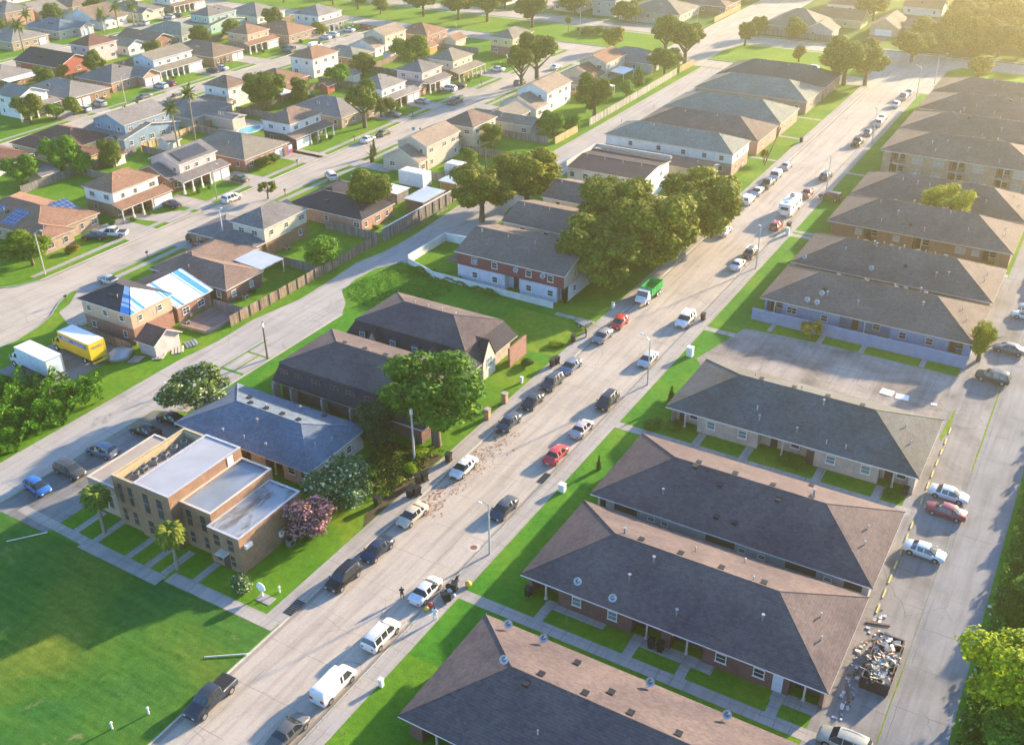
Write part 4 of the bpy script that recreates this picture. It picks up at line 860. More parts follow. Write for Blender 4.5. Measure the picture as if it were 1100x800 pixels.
# mansards
def mansard(label, x0, x1, y0, y1, ins, z0, z1, pitch, wall, roof, win_x, gab=(), soffit=True):
    ox, oy = (x0+x1)/2, y0; t = thing('mansard_building', label, 'apartment building', (ox, oy, 0), 0, GL)
    hx, D = (x1-x0)/2, y1-y0; w = MB(); w.box(-hx+.9, hx-.9, .9, D-.9, -.1, z0-.2); w.build('wall', wall, t)
    r = MB(); c0 = [(-hx,0,z0),(hx,0,z0),(hx,D,z0),(-hx,D,z0)]; c1 = [(-hx+ins,ins,z1),(hx-ins,ins,z1),(hx-ins,D-ins,z1),(-hx+ins,D-ins,z1)]
    r.add(c0+c1, [(0,1,5,4),(1,2,6,5),(2,3,7,6),(3,0,4,7)], 0)
    r.add([(x,y,z-.18) for x,y,z in c0]+c0, [(3,2,1,0),(0,1,5,4),(1,2,6,5),(2,3,7,6),(3,0,4,7)], 1)
    r.build('mansard_roof', ['r_char', 'trimc'], t)
    q = MB(); hip(q, -hx+ins-.12, hx-ins+.12, ins-.12, D-ins+.12, z1+.1, pitch, 0, 0, .12); q.build('roof', ['r_'+roof], t)
    for x, z in win_x:
        d = MB(); x -= ox; k = (z-z0)/(z1-z0)*ins
        d.box(x-.6, x+.6, k-.35, k+1.0, z-.75, z+.75, 0); d.build('dormer', 's_char', t); window(t, 'S', x, z, k-.352, 1.05, 1.3, 'trim', 'bglass')
    for face, a, h, hw in gab:
        d = MB()
        if face == 'S':
            x = a-ox; d.add([(x-hw,-.02,z0-.1),(x+hw,-.02,z0-.1),(x,-.02,z0+h),(x-hw,3,z0-.1),(x+hw,3,z0-.1),(x,3,z0+h)], [(0,1,2)], 0); d.add([(x-hw-.2,-.1,z0-.2),(x+hw+.2,-.1,z0-.2),(x,-.1,z0+h+.2),(x-hw-.2,3,z0-.2),(x+hw+.2,3,z0-.2),(x,3,z0+h+.2)], [(1,4,5,2),(3,0,2,5)], 1)
        else:
            y = a-oy; X = hx+.02; d.add([(X,y-hw,z0-.1),(X,y+hw,z0-.1),(X,y,z0+h)], [(0,1,2)], 0); d.add([(X+.08,y-hw-.2,z0-.2),(X+.08,y+hw+.2,z0-.2),(X+.08,y,z0+h+.2),(X-3,y-hw-.2,z0-.2),(X-3,y+hw+.2,z0-.2),(X-3,y,z0+h+.2)], [(1,4,5,2),(3,0,2,5)], 1)
            d.box(hx-.92, X, y-hw, y+hw, 0, z0-.12, 0)
        d.build('front_gable', ['s_cream', 'r_char'], t)
        if face == 'E': window(t, 'E', a-oy, 2.4, hx+.02, 1.5, 1.6, 'trim', 'bglass')
    zr = z1+.1+(D/2-ins)*pitch
    for i in range(4): vent(t, -hx+ins+D/2+i*(2*hx-D-1)/3.2, D/2+.5, zr-.2, 'pipe' if label.startswith('dark man') else 'turtle')
    return t
t = mansard('dark navy mansard block with a ribbon of sunken upper windows', -94.6, -68.4, 91.2, 104.8, 1.0, 2.9, 5.6, .36, 'bk_dark', 'apt', [])
for x in (-11, -8.4, -5.2, -2, .8, 4): window(t, 'S', x, 4.5, .52, 1.5, 1.1, 'trimd')
b = MB(); b.box(-12.5, 8.5, -.25, .9, 3.0, 3.12); b.box(-12.5, 8.5, -.27, -.19, 3.124, 3.2); b.build('ledge', 'r_char', t); b = MB()
for x in (-12.9, -9.6, -4, 1): b.box(x, x+.3, -.4, .89, 0, 2.7)
b.build('porch_wall', 'bk_pale', t)
mansard('dark mansard roofed block with dormers and white pointed front gables', -94, -71, 106.4, 120.4, 1.6, 2.9, 5.7, .36, 'bk_pale', 'apt', ((-90.3,4.1),(-84.6,4.1),(-80.6,4.1)), (('S',-88.2,2.4,1.5),('S',-77.6,2.4,1.5),('E',112.0,3.0,1.7)))
b = MB(); b.box(-69.9, -69.6, 115.6, 120.6, 0, 3.2); tag(b.build('screen_wall', 'bk_red'), 'short orange brick wall standing beside the mansard block', 'wall')
# red and white two storey
def barn(label, x0, x1, y0, y1, ze, pitch, walls, roof, up=None, wz=((1.5,4.1)), wx=(), name='apartment_building', eave_t='trim', chim=False, gm='glass', kind='gx', recs=(), band=None):
    ox, oy = (x0+x1)/2, y0; t = thing(name, label, 'apartment building', (ox, oy, 0), 0, GL); hx, D = (x1-x0)/2, y1-y0
    lo = MB(); u = MB(); rf = MB()
    two = walls[1] is not None; zl = 2.85 if two else ze-.17
    a0, a1 = -hx+.3, hx-.3; px = a0
    for c0, c1 in sorted((r[0]-ox, r[1]-ox) for r in recs): lo.box(px, c0, .45, 1.9, -.1, zl-.003); px = c1
    lo.box(px, a1, .45, 1.9, -.1, zl-.003); lo.box(a0+.003, a1-.003, 1.9, D-.45, -.1, zl-.006)
    if two: u.box(a0-.02, a1+.02, .42, D-.42, zl, ze-.17)
    if kind == 'gx': gable(rf, -hx, hx, 0, D, ze, pitch, 'x', wall=((u if two else lo), 0), ins=.45)
    elif kind == 'hip': hip(rf, -hx, hx, 0, D, ze, pitch)
    lo.build('wall', walls[0], t)
    if two: u.build('upper_wall', walls[1], t)
    rf.build('roof', ['r_'+roof, eave_t], t)
    for x in wx:
        for z in wz: window(t, 'S', x-ox, z, .42 if z > 2.9 else .45, 1.15, 1.15, 'trim', gm)
    for c0, c1 in ((r[0]-ox, r[1]-ox) for r in recs): door(t, 'S', (c0+c1)/2, 1.89, 1, 2.1, 'door_dark')
    for z in wz:
        for k in (.3, .68): window(t, 'E', D*k, z, a1+(.02 if z > 2.9 and two else 0), .9, 1.0, 'trim', gm)
    for i in range(4): vent(t, -hx+2+i*(2*hx-4)/3.3, D*.42, ze+D*.42*pitch if D*.42 < D/2 else ze, 'pipe')
    return t
t = barn('two storey block with wine red upper siding over white ground floor walls', -94.2, -72.3, 138.0, 152.5, 5.35, .3, ('s_lav', 's_wine'), 'aptb', wz=(1.5, 4.2), wx=(-90.3,-86.2,-79.4,-75.2), recs=((-84.2,-81.2),(-74,-72.6)))
b = MB(); b.add([(10.675,.44,2.86),(10.675,14.06,2.86),(10.675,14.06,5.3),(10.675,7.25,7.28),(10.675,.44,5.3)], [(0,1,2,3,4)], 0); b.build('end_wall', 's_beige', t)
dish(t, 1.5, .4, 3.6, 0, 1.1); dish(t, 6.8, .35, 3.7, 0, 1.1); dish(t, -7, .4, 3.2, 0, 1.1)
b = MB(); b.box(-13.4+0, -10.96, 1, 10, 2.7, 2.85); b.build('side_roof', 'r_aptb', t)
t = barn('low pitched two storey block with pale walls directly behind the wine red one', -94.4, -72.6, 154.2, 167, 5.3, .3, ('s_beige', 's_beige'), 'aptb', wz=(1.5, 4.2), wx=(-90,-85,-80,-75.5))
barn('low pitched cream block with a satellite dish, third behind the big oaks', -94.6, -72.6, 169.8, 182, 5.0, .3, ('s_cream', 's_cream'), 'aptb', wz=(1.5, 3.9), wx=(-91,-86,-80,-76))
t = barn('white walled two storey block with a tan parapet rake and five slim windows', -98, -80, 186.6, 201, 5.6, .12, ('s_white', 's_white'), 'char', wz=(1.5, 4.1), wx=(-96.6,-93.5,-90.2,-87,-83.8))
b = MB(); b.box(-9.1,-8.8,.2,14.4,5.6,6.7); b.box(-8.8,9,14.0,14.35,6,6.75); b.build('parapet', 'trimc', t)
barn('low dark roofed building between the white parapet block and the green roofed one', -96, -72, 203.5, 209.6, 3.6, .3, ('s_beige', None), 'brown', wz=(1.5,), wx=(-92,-84,-76), eave_t='trimc')
for (y0, y1, r, w, lab) in ((212.4,224,'gg',('bk_salmon','s_white'),'white walled green grey roofed building at the foot of the leaning pole'), (229.6,244.6,'aptb',('bk_salmon','bk_salmon'),'brown roofed brick building behind the green grey roofed one'),
        (246,261.6,'gg',('bk_tan','bk_tan'),'grey green roofed building with bright bushes against its south wall'), (268,283.6,'gg',('bk_tan','bk_tan'),'tan walled hip roofed building, second from the canal left of the street'), (284.4,301,'teal',('bk_salmon','bk_salmon'),'large hip roofed building at the canal corner left of the main street')):
    barn(lab, -101.5, -70.2, y0, y1, 5.2 if y0 < 225 else 3.3, .42, w if y0 < 225 else (w[0], None), r, wz=(1.5, 3.9) if y0 < 225 else (1.5,), wx=(-95,-88,-82,-77,-73), kind='hip', eave_t='trimc')
# ------------------------------------------------------------------ trees
def leafcloud(lobes, n, size, seed=0, up=.35, shell=.55, flat=.0):
    """n leaf clumps (bent quads) spread through a set of ellipsoids (cx,cy,cz,rx,ry,rz)"""
    R = random.Random(seed); b = MB(); vol = [l[3]*l[4]*l[5] for l in lobes]; tot = sum(v**.7 for v in vol)
    V = []; F = []
    for l, v in zip(lobes, vol):
        for _ in range(int(n*(v**.7)/tot)):
            while True:
                d = Vector((R.uniform(-1,1), R.uniform(-1,1), R.uniform(-1,1)))
                if .05 < d.length < 1: break
            d.normalize(); r = R.uniform(shell, 1)**.6 * (1+R.uniform(-.1,.1)); bumpy = 1+.16*sin(5*d.x+l[0]*3)*cos(6*d.y+l[1])+.1*sin(9*d.z+7*d.x)
            p = Vector((l[0]+d.x*l[3]*r*bumpy, l[1]+d.y*l[4]*r*bumpy, l[2]+d.z*l[5]*r*bumpy))
            nrm = (d + Vector((R.uniform(-1,1), R.uniform(-1,1), R.uniform(-.6,1)))*.75 + Vector((0,0,up))).normalized()
            u = nrm.orthogonal().normalized(); w = nrm.cross(u); a = R.uniform(0, 2*pi); u, w = u*cos(a)+w*sin(a), w*cos(a)-u*sin(a)
            s = size*R.uniform(.55, 1.3); o = len(V)
            V += [tuple(p-u*s-w*s*.45), tuple(p+u*s*.3-w*s*.7+nrm*s*.12), tuple(p+u*s+w*s*.2), tuple(p+w*s*.75+nrm*s*.1), tuple(p-u*s*.5+w*s*.5)]
            F.append((o, o+1, o+2, o+3, o+4))
    me = bpy.data.meshes.new('crown'); me.from_pydata(V, [], F); return me
def lobes_round(seed, k=16, R=1., H=1., spread=.62, r0=.42, low=-.9):
    q = random.Random(seed); L = [(0,0,0,R*.62,R*.62,H*.62)]
    for i in range(k):
        a = q.uniform(0, 2*pi); z = q.uniform(low, .75); rr = spread*sqrt(max(.05, 1-z*z))*q.uniform(.75,1.15); s = r0*q.uniform(.6,1.1)
        L.append((R*rr*cos(a), R*rr*sin(a), H*z*.78, R*s, R*s, H*s*.85))
    return L
CR = {}
def crown(kind):
    if kind in CR: return CR[kind]
    if kind == 'oak': me = leafcloud(lobes_round(3, 40, 1, 1, .74, .27), 26000, .038, 1)
    elif kind == 'oak2': me = leafcloud(lobes_round(11, 26, 1, 1, .66, .32), 13000, .046, 2)
    elif kind == 'round': me = leafcloud(lobes_round(5, 10, 1, 1, .5, .45), 6500, .055, 3)
    elif kind == 'bush': me = leafcloud(lobes_round(9, 7, 1, 1, .45, .5), 2600, .085, 4)
    elif kind == 'sparse': me = leafcloud(lobes_round(21, 20, 1, 1, .78, .30, -.5)[1:], 9000, .05, 5, shell=.3)
    elif kind == 'pine':
        q = random.Random(4); L = []
        for i in range(17):
            z = -.8+i*.1; a = i*2.4; rr = .62*(1-abs(z*.45)); L.append((rr*cos(a), rr*sin(a), z, .34, .34, .13))
        me = leafcloud(L, 6000, .045, 6, shell=.2)
    elif kind == 'cone': me = leafcloud([(0,0,-.75+.3*i, .55-.08*i, .55-.08*i, .34) for i in range(6)], 2200, .08, 7)
    elif kind == 'fuzzy': me = leafcloud(lobes_round(31, 24, 1, 1, .7, .32), 12000, .038, 8, up=.6)
    CR[kind] = me; return me
TR = {}
def trunk(kind):
    if kind in TR: return TR[kind]
    b = MB(); q = random.Random(hash(kind) % 97 if 0 else len(kind))
    if kind == 'pine':
        b.tube((0,0,-.1), (0.02,0,1), .018, .008, 7)
        for i in range(12): a = i*2.4; z = .45+i*.045; b.tube((0,0,z), (.16*cos(a), .16*sin(a), z+.05), .007, .003, 5)
    else:
        b.tube((0,0,-.05), (.01,.01,.42), .05, .036, 8)
        for i in range(7):
            a = i*2.5; z = .3+i*.045; e = (.26*cos(a), .26*sin(a), z+.32); b.tube((0,0,z), e, .024, .010, 6); b.tube(e, (e[0]*1.5, e[1]*1.5+.04, e[2]+.14), .01, .004, 5)
    TR[kind] = b.mesh('trunk', ['bark']); return TR[kind]
MATC = {}
def crown_m(kind, mat):
    if (kind, mat) not in MATC:
        me = crown(kind)
        me = me.copy() if me.materials else me
        me.materials.clear(); me.materials.append(M[mat]); MATC[(kind, mat)] = me
    return MATC[(kind, mat)]
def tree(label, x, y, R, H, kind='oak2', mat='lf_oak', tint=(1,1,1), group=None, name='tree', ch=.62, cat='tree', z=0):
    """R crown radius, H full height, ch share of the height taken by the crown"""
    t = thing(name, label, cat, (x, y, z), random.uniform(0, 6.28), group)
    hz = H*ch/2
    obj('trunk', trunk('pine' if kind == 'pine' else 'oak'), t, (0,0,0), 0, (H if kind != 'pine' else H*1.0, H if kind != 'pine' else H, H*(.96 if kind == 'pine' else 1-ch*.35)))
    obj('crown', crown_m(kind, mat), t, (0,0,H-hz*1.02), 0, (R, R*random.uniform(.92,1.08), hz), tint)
    return t
def frond_mesh(n=26, L=1.9, droop=1.0, seed=0):
    q = random.Random(seed); b = MB()
    for i in range(n):
        a = i*2.399; el = 1.15-1.75*(i/n); pts = []; p = Vector((0,0,0)); d = Vector((cos(a)*cos(el), sin(a)*cos(el), sin(el))); st = L/6*q.uniform(.85,1.1)
        side = Vector((-sin(a), cos(a), 0))
        for k in range(7): pts.append(p.copy()); p = p+d*st; d = (d+Vector((0,0,-.17*droop))).normalized()
        for k in range(6):
            w0 = (.10, .34, .42, .4, .3, .16, .02)[k]*.75; w1 = (.10, .34, .42, .4, .3, .16, .02)[k+1]*.75
            dz = Vector((0,0,-.12))
            b.add([tuple(pts[k]), tuple(pts[k]+side*w0+dz*(w0*2)), tuple(pts[k+1]+side*w1+dz*(w1*2)), tuple(pts[k+1])], [(0,1,2,3)], 0)
            b.add([tuple(pts[k]), tuple(pts[k]-side*w0+dz*(w0*2)), tuple(pts[k+1]-side*w1+dz*(w1*2)), tuple(pts[k+1])], [(3,2,1,0)], 0)
    return b
PF = frond_mesh().mesh('fronds', ['lf_palm']); PF2 = frond_mesh(110, 1.35, 2.2, 3).mesh('fronds', ['lf_palm'])
def palm(label, x, y, H, s=1, full=False, group='palms', tint=(1,1,1), lean=.02):
    t = thing('palm_tree', label, 'palm tree', (x, y, 0), random.uniform(0,6), group)
    b = MB(); p = Vector((0,0,-.05))
    for k in range(7):
        q = Vector((lean*H*(k+1)/7*.6, 0, H*(k+1)/7)); b.tube(tuple(p), tuple(q), .2*(1-.05*k)*s**.5, .18*(1-.05*k)*s**.5, 8, cap=False); p = q
    b.build('trunk', 'palmbark', t)
    obj('fronds', PF2 if full else PF, t, tuple(p), 0, (s,s,s), tint)
    return t
GT = 'street and garden trees'
# the big oaks by the main street
O = 'large oaks leaning over the main street'
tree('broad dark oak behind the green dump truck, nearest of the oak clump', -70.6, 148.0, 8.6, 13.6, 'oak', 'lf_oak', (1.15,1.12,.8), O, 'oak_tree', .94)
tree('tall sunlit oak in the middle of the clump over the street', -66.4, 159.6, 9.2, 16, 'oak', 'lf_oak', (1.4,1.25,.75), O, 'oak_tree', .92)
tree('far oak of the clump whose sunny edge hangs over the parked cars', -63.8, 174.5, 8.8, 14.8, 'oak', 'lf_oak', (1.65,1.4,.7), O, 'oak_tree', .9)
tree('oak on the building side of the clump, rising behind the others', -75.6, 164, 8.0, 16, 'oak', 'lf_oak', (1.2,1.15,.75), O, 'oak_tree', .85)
tree('dark green round crowned tree beside the mansard block and the brick piers', -67.4, 92.8, 7.4, 14.6, 'fuzzy', 'lf_mid', (.75,.88,.62), GT, 'tree', .82)
tree('dense blue green cypress between the slate roof and the mansard', -74.4, 88.6, 2.9, 7.4, 'round', 'lf_pine', (1,1.1,1.3), GT, 'cypress_tree', .9)
tree('white flowering round tree at the corner of the slate roofed building', -69.8, 75.4, 4.5, 6.6, 'round', 'lf_white', (1,1,1), GT, 'flowering_tree', .82)
tree('pink flowering crape myrtle between the brick block and the street', -69.3, 69.3, 3.1, 6.0, 'round', 'lf_pink', (1,1,1), GT, 'flowering_tree', .84)
tree('white speckled flowering tree at the corner of the back lane parking', -101.2, 82.6, 5.4, 7.2, 'oak2', 'lf_white', (1.2,1.05,.65), GT, 'flowering_tree', .85)
tree('dark olive tree at the near end of the pair over the courtyard', -104.6, 163.5, 7.0, 12.6, 'oak', 'lf_oak', (1.2,1.1,.75), GT, 'oak_tree', .78)
tree('golden edged oak, rear one of the pair over the courtyard', -101.4, 176, 7.8, 13, 'oak', 'lf_oak', (1.7,1.35,.7), GT, 'oak_tree', .8)
tree('small round bright green tree in the yard behind the lane fence', -117.6, 129.6, 3.8, 6.6, 'round', 'lf_mid', (1.3,1.35,.8), GT, ch=.82)
tree('tall dark green tree in the yard of the dark roofed house by the lane', -124.6, 154.5, 5.2, 10.6, 'oak2', 'lf_oak', (1.3,1.2,.8), GT, 'tree', .74)
tree('big shaggy tree overhanging the pale lane fence', -117.2, 239, 5.4, 12.6, 'oak2', 'lf_oak', (1.1,1.15,.75), GT, ch=.86)
tree('bright feathery garden tree beside the lane near the canal', -119.6, 290, 5.6, 8.6, 'oak2', 'lf_mid', (1.3,1.1,.8), GT, ch=.85)
tree('tall spindly pine beside the canal end of the lane', -126.5, 306, 5.5, 15, 'oak2', 'lf_oak', (1.3,1.25,.8), GT, 'pine_tree', .66)
tree('taller of the two pines at the canal end of the lane', -118.5, 303, 6, 14, 'oak2', 'lf_oak', (1.4,1.3,.8), GT, 'pine_tree', .66)
tree('small round bush tree against the lane fence by the patio cover', -119, 262, 3.3, 4.8, 'bush', 'lf_mid', (1.3,1.3,.8), GT, ch=.85); tree('clipped cone shaped tree in the garden past the patio cover', -120.6, 274, 2.6, 5.6, 'cone', 'lf_mid', (1,1.1,.7), GT, ch=.9)
tree('vine covered shrubs behind the courtyard trees', -119.8, 221, 3.8, 6.4, 'oak2', 'lf_mid', (1.0,1.2,.8), GT, ch=.9); tree('rounded lime green shrub beside the vine covered ones', -117.8, 226.5, 3.2, 4.4, 'bush', 'lf_mid', (1.4,1.6,.6), GT, ch=.9)
# gardens of the back streets
tree('large round dark tree beside the white pyramid roofed house', -197.4, 203.4, 6.4, 11.4, 'oak', 'lf_oak', (.9,1.0,.7), GT, ch=.84)
tree('tall street tree on the lawn beside the two parked cars', -164.6, 203, 4.6, 12.8, 'oak2', 'lf_oak', (1.0,1.1,.75), GT, ch=.72)
tree('small dark tree at the porch of the arched house', -165.6, 215.4, 2.4, 5.4, 'bush', 'lf_oak', (1,1,.8), GT, ch=.75); tree('darker companion tree against the slate roofed house', -166.6, 212.6, 2, 5.8, 'bush', 'lf_oak', (.9,.9,.8), GT, ch=.75)
tree('broad light green tree behind the salmon brick house', -189.4, 258, 6.6, 11, 'oak2', 'lf_lime', (.75,.8,.8), GT, ch=.88)
tree('bright green leafy tree beside the barn shaped shed', -194.6, 229.6, 4, 7.4, 'oak2', 'lf_mid', (1.2,1.4,.7), GT, ch=.8)
tree('tall umbrella crowned pine on the street side by the white gabled house', -147.4, 262, 6.2, 15.4, 'oak2', 'lf_oak', (1.2,1.15,.75), GT, 'pine_tree', .62)
tree('thinner pine just behind the umbrella crowned one', -147.6, 253.5, 4.2, 13, 'oak2', 'lf_oak', (1.25,1.2,.75), GT, 'pine_tree', .55)
tree('bright garden tree between the maroon roofs at the left', -203.2, 141.4, 5.0, 9.4, 'oak2', 'lf_mid', (1.2,1.3,.8), GT, ch=.85); tree('low yellow green tree in front of the maroon roofed L house', -199, 143.5, 3.4, 5.4, 'bush', 'lf_mid', (1.3,1.4,.8), GT, ch=.85)
tree('green tree at the left frame edge above the solar roofed house', -204, 131.5, 4.6, 7.6, 'oak2', 'lf_mid', (1.1,1.2,.8), GT, ch=.85); tree('round street corner tree at the left frame edge by the bulb of the road', -165.4, 104.6, 5.6, 6.8, 'oak2', 'lf_lime', (.62,.72,.7), GT, ch=.86)
tree('shade tree in front of the arched white house at the left edge', -243.4, 163.4, 4.4, 8.4, 'oak2', 'lf_oak', (1.2,1.1,.8), GT, ch=.82); tree('small pale street tree beside the second back street', -240.8, 169.5, 3, 5, 'bush', 'lf_mid', (1,1,.9), GT, ch=.85); tree('small dark street tree next to the pale one', -240, 174.5, 3.1, 5.4, 'bush', 'lf_oak', (1.2,1.2,.8), GT, ch=.85)
tree('dark round shrub tree by the brick corner of the flag garage', -166, 166.8, 2.2, 3, 'bush', 'lf_oak', (.8,1,.8), GT, ch=.9, cat='shrub', name='shrub'); tree('clipped evergreen shrub beside the flag garage', -165.8, 170.6, 1.9, 2.8, 'bush', 'lf_oak', (.7,.9,.8), GT, ch=.9, cat='shrub', name='shrub')
tree('thin young tree on the street verge below the flag garage', -151.4, 152.4, 2, 4.2, 'sparse', 'lf_oak', (1.4,1.2,.8), GT, ch=.75); tree('rusty brown round tree in the yard by the red gable wall', -274, 198.5, 2.4, 5, 'bush', 'lf_oak', (2.6,1.2,.8), GT, ch=.8)
tree('orange tinged shrub in a front lawn beside the solar roofed house', -164.2, 112.5, 1.7, 1.6, 'bush', 'lf_oak', (2.4,1.3,1), GT, ch=.95, cat='shrub', name='shrub'); tree('yellow leaved tree in front of the pale hip roofed house', -246, 283, 3.2, 5, 'bush', 'lf_lime', (1.1,.85,.8), GT, ch=.85)
tree('slim cypress on the lawn by the white car', -148.6, 186, 1.1, 4.2, 'cone', 'lf_oak', (.8,1,.8), GT, 'cypress_tree', .95); tree('dark slim cypress nearer the beige house', -146.2, 182, 1.0, 4.4, 'cone', 'lf_oak', (.7,.9,.8), GT, 'cypress_tree', .95)
palm('taller of the two fan palms behind the wooden garden fence', -191.4, 171, 13, 1.5); palm('shorter of the two fan palms behind the wooden garden fence', -192.6, 166.4, 10.4, 1.45)
palm('full skirted palm in front of the brick block, the one with golden fronds', -78.9, 57.6, 5.2, 1.6, True, tint=(1.35,1.15,.9)); palm('full skirted palm beside the low annex of the brick block', -91.2, 57.8, 5.6, 1.6, True, tint=(.95,1,.9))
palm('feathery palm at the left frame edge over the third back street', -313.6, 214.6, 9, 1.9); palm('left palm of the three on the far front lawn', -316, 249, 6.6, 1.5); palm('middle palm of the three on the far front lawn', -316.4, 256, 7.4, 1.6); palm('right palm of the three on the far front lawn', -315.6, 262.4, 6.8, 1.6); palm('low palm between two rear garden roofs near the top left corner', -342, 238, 6, 1.5)
palm('small fan palm standing in the canal strip', -171.6, 327, 4.4, 1.2, True)
# canal strip, beyond and hazy woods
C = 'trees along the canal strip'
for x, y, R, H, k, tn, lab in ((-232,326,7.2,12,'oak2',(.9,.9,.8),'wide dark tree on the canal strip, fourth from the corner road'),(-217,327,6.4,11.4,'oak2',(.95,.9,.8),'dark round tree on the canal strip beside the power of two others'),(-206,329,5.4,12,'oak2',(1.2,1.1,.8),'upright lighter tree on the canal strip'),(-186.5,328,6.6,13,'oak2',(.9,.88,.75),'big brown green tree on the canal strip nearest the yellow house'),
        (-262,325,6.4,9,'oak2',(.9,.9,.8),'low wide tree on the canal strip near the pale hip roof'),(-249,322,4.2,7,'bush',(1.1,1,.8),'small shrubby tree on the canal strip'),(-276,327,5.6,8,'oak2',(1,1,.8),'distant round tree on the canal strip at the left'),(-166.4,334,0,0,'','','')):
    if R: tree(lab.replace('the power of two others', 'the wide one'), x, y, R, H, k, 'lf_oak', tn, C, ch=.8)
for i, (x, y, R) in enumerate(((-166.5,327,2.0),(-163.5,328,2.3),(-160.5,328.6,2.6),(-157.6,329,2.2))): tree('round sandy green bush in the canal strip, '+('smallest at the left','second in line','largest of the line','last in line')[i], x, y, R, R*1.3, 'bush', 'lf_oak', (1.8,1.5,.9), C, ch=.95, cat='bush', name='bush')
for x, y, R, H, k, tn, lab in ((-111,336,3.4,8.6,'oak2',(1,1,.8),'lone round tree at the canal strip tip beside the crossing road'),(-89,323,2.7,6,'bush',(1.7,1.1,.8),'small reddish tree alone in the canal strip'),(-69.5,302,7.4,14.6,'oak2',(1.15,1.2,.8),'tall bright tree with bare lower trunk at the corner of the main street'),(-64.4,305.5,6.6,13.4,'oak2',(1.15,1.15,.8),'twin of the bright corner tree, nearer the road'),
        (-59,340,7,10,'oak2',(1.1,1.1,.8),'rounded tree beyond the end of the main street'),(-38,330,4.6,7,'bush',(1.5,1.3,.8),'golden bush beside the last brown hip roof'),(-147,312,4,8,'bush',(2.2,1.5,.9),'small tan crowned tree where the first back street meets the canal road'),(-9,338,6,10,'oak2',(.9,.9,.8),'dark tree at the right frame edge by the canal')):
    tree(lab, x, y, R, H, k, 'lf_oak', tn, C, ch=.82)
W = 'hazy woodland trees at the top right'
q = random.Random(12); spots = []
for i in range(38):
    for _ in range(60):
        x = q.uniform(-60, 0); y = q.uniform(356, 440)
        if all((x-a)**2+(y-c)**2 > 70 for a, c in spots): break
    if (x > -34 and 378 < y < 400) or (x < -50 and 370 < y < 392): continue
    spots.append((x, y))
ORD = ('first','second','third','fourth','fifth','sixth','seventh','eighth','ninth','tenth','eleventh','twelfth')
ranks = {}
for x, y in sorted(spots): ranks.setdefault(min(3, int((y-356)/21)), []).append((x, y))
for rk, L_ in ranks.items():
    for i, (x, y) in enumerate(L_):
        tn_n = q.choice(('dark olive', 'yellow green', 'brownish', 'pale green')); tn = {'dark olive': (.8,.8,.7), 'yellow green': (1.6,1.4,.8), 'brownish': (1.3,1,.7), 'pale green': (1.2,1.3,.9)}[tn_n]
        tree(f'{tn_n} tree, {ORD[i]} from the street in the {("front","second","third","rear")[rk]} rank of hazy woodland', x, y, q.uniform(5,7.6), q.uniform(9,14), 'oak2', 'lf_oak', tn, W, ch=.92)
for x, y, R, H, lab in ((-176,381,6,10,'brown green tree behind the grey two storey house beyond the canal'),(-161,351,6,8.5,'dark rounded tree beyond the canal road at the parked van'),(-183,354,6.4,9,'wide dark tree at the corner beyond the canal'),(-191,378,6,9,'tree above the northern side street corner'),(-153,398,6,11,'tall hazy tree behind the wide grey hip roof'),(-137,402,6.6,11,'hazy tree beside the crossing road far end'),(-146,425,7,11,'far tree left of the crossing road in the haze'),
        (-112,352,3.4,7.4,'tree at the far corner of the crossing road by a fence'),(-84,395,7,11,'large tree behind the cream gabled house'),(-97,432,7,11,'hazy far tree over the rust roofed house'),(-70,434,7,12,'dense far tree over the salmon roof'),(-212,352,5,9,'tree at the foot of the northern side street'),(-228,352,5,8,'roundish tree beyond the canal left of the side street'),(-245,352,5.4,8,'dark tree beyond the canal further left'),(-205,372,5,8,'street tree up the northern side street'),(-128,430,6,10,'tree beside the far end of the crossing road'),(-262,352,6,8,'tree beyond the canal above the carport house'),(-160,440,8,12,'tree mass corner piece at the top between two roofs'),(-112,450,8,12,'tree closing the view along the crossing road'),(-90,458,8,12,'tree at the top edge right of the crossing road'),(-200,420,8,11,'wide far tree above the low roofed house')):
    tree(lab, x, y, R, H, 'oak2', 'lf_oak', (1.1,1.05,.8), 'trees beyond the canal', ch=.86)
# right side
RG = 'trees along the right hand lane'
tree('bright yellow green tree at the lower right, in front of the dark ones', 5.0, 82.2, 5.3, 9.8, 'fuzzy', 'lf_lime', (1.25,1.2,.8), RG, ch=.93)
tree('second bright yellow green tree at the frame edge behind the first', 10.2, 86, 4.6, 8.6, 'fuzzy', 'lf_lime', (1.25,1.15,.8), RG, ch=.93)
tree('dark bushy tree at the lower right corner below the bright ones', 6.4, 75.6, 4.4, 5.2, 'oak2', 'lf_mid', (.9,1.1,.8), RG, ch=.98); tree('dark leafy tree behind the bright one by the lane', 6.8, 98.6, 4.0, 5.4, 'oak2', 'lf_mid', (.8,1.05,.8), RG, ch=.95); tree('dark tree at the right frame edge, third from the corner', 8.0, 106.5, 4.4, 5, 'oak2', 'lf_mid', (.75,1,.8), RG, ch=.95); tree('dark shrubby tree at the right frame edge farthest up the lane', 5.4, 114.5, 3.2, 4.4, 'oak2', 'lf_mid', (.8,1,.8), RG, ch=.95); tree('low dark growth tree at the frame edge past the parked cars', 6.5, 124, 4, 4.6, 'oak2', 'lf_mid', (.8,1,.8), RG, ch=.95); tree('bright bottom corner shrub by the lane', 6.5, 68, 4, 4.4, 'oak2', 'lf_mid', (1,1.3,.8), RG, ch=.98)
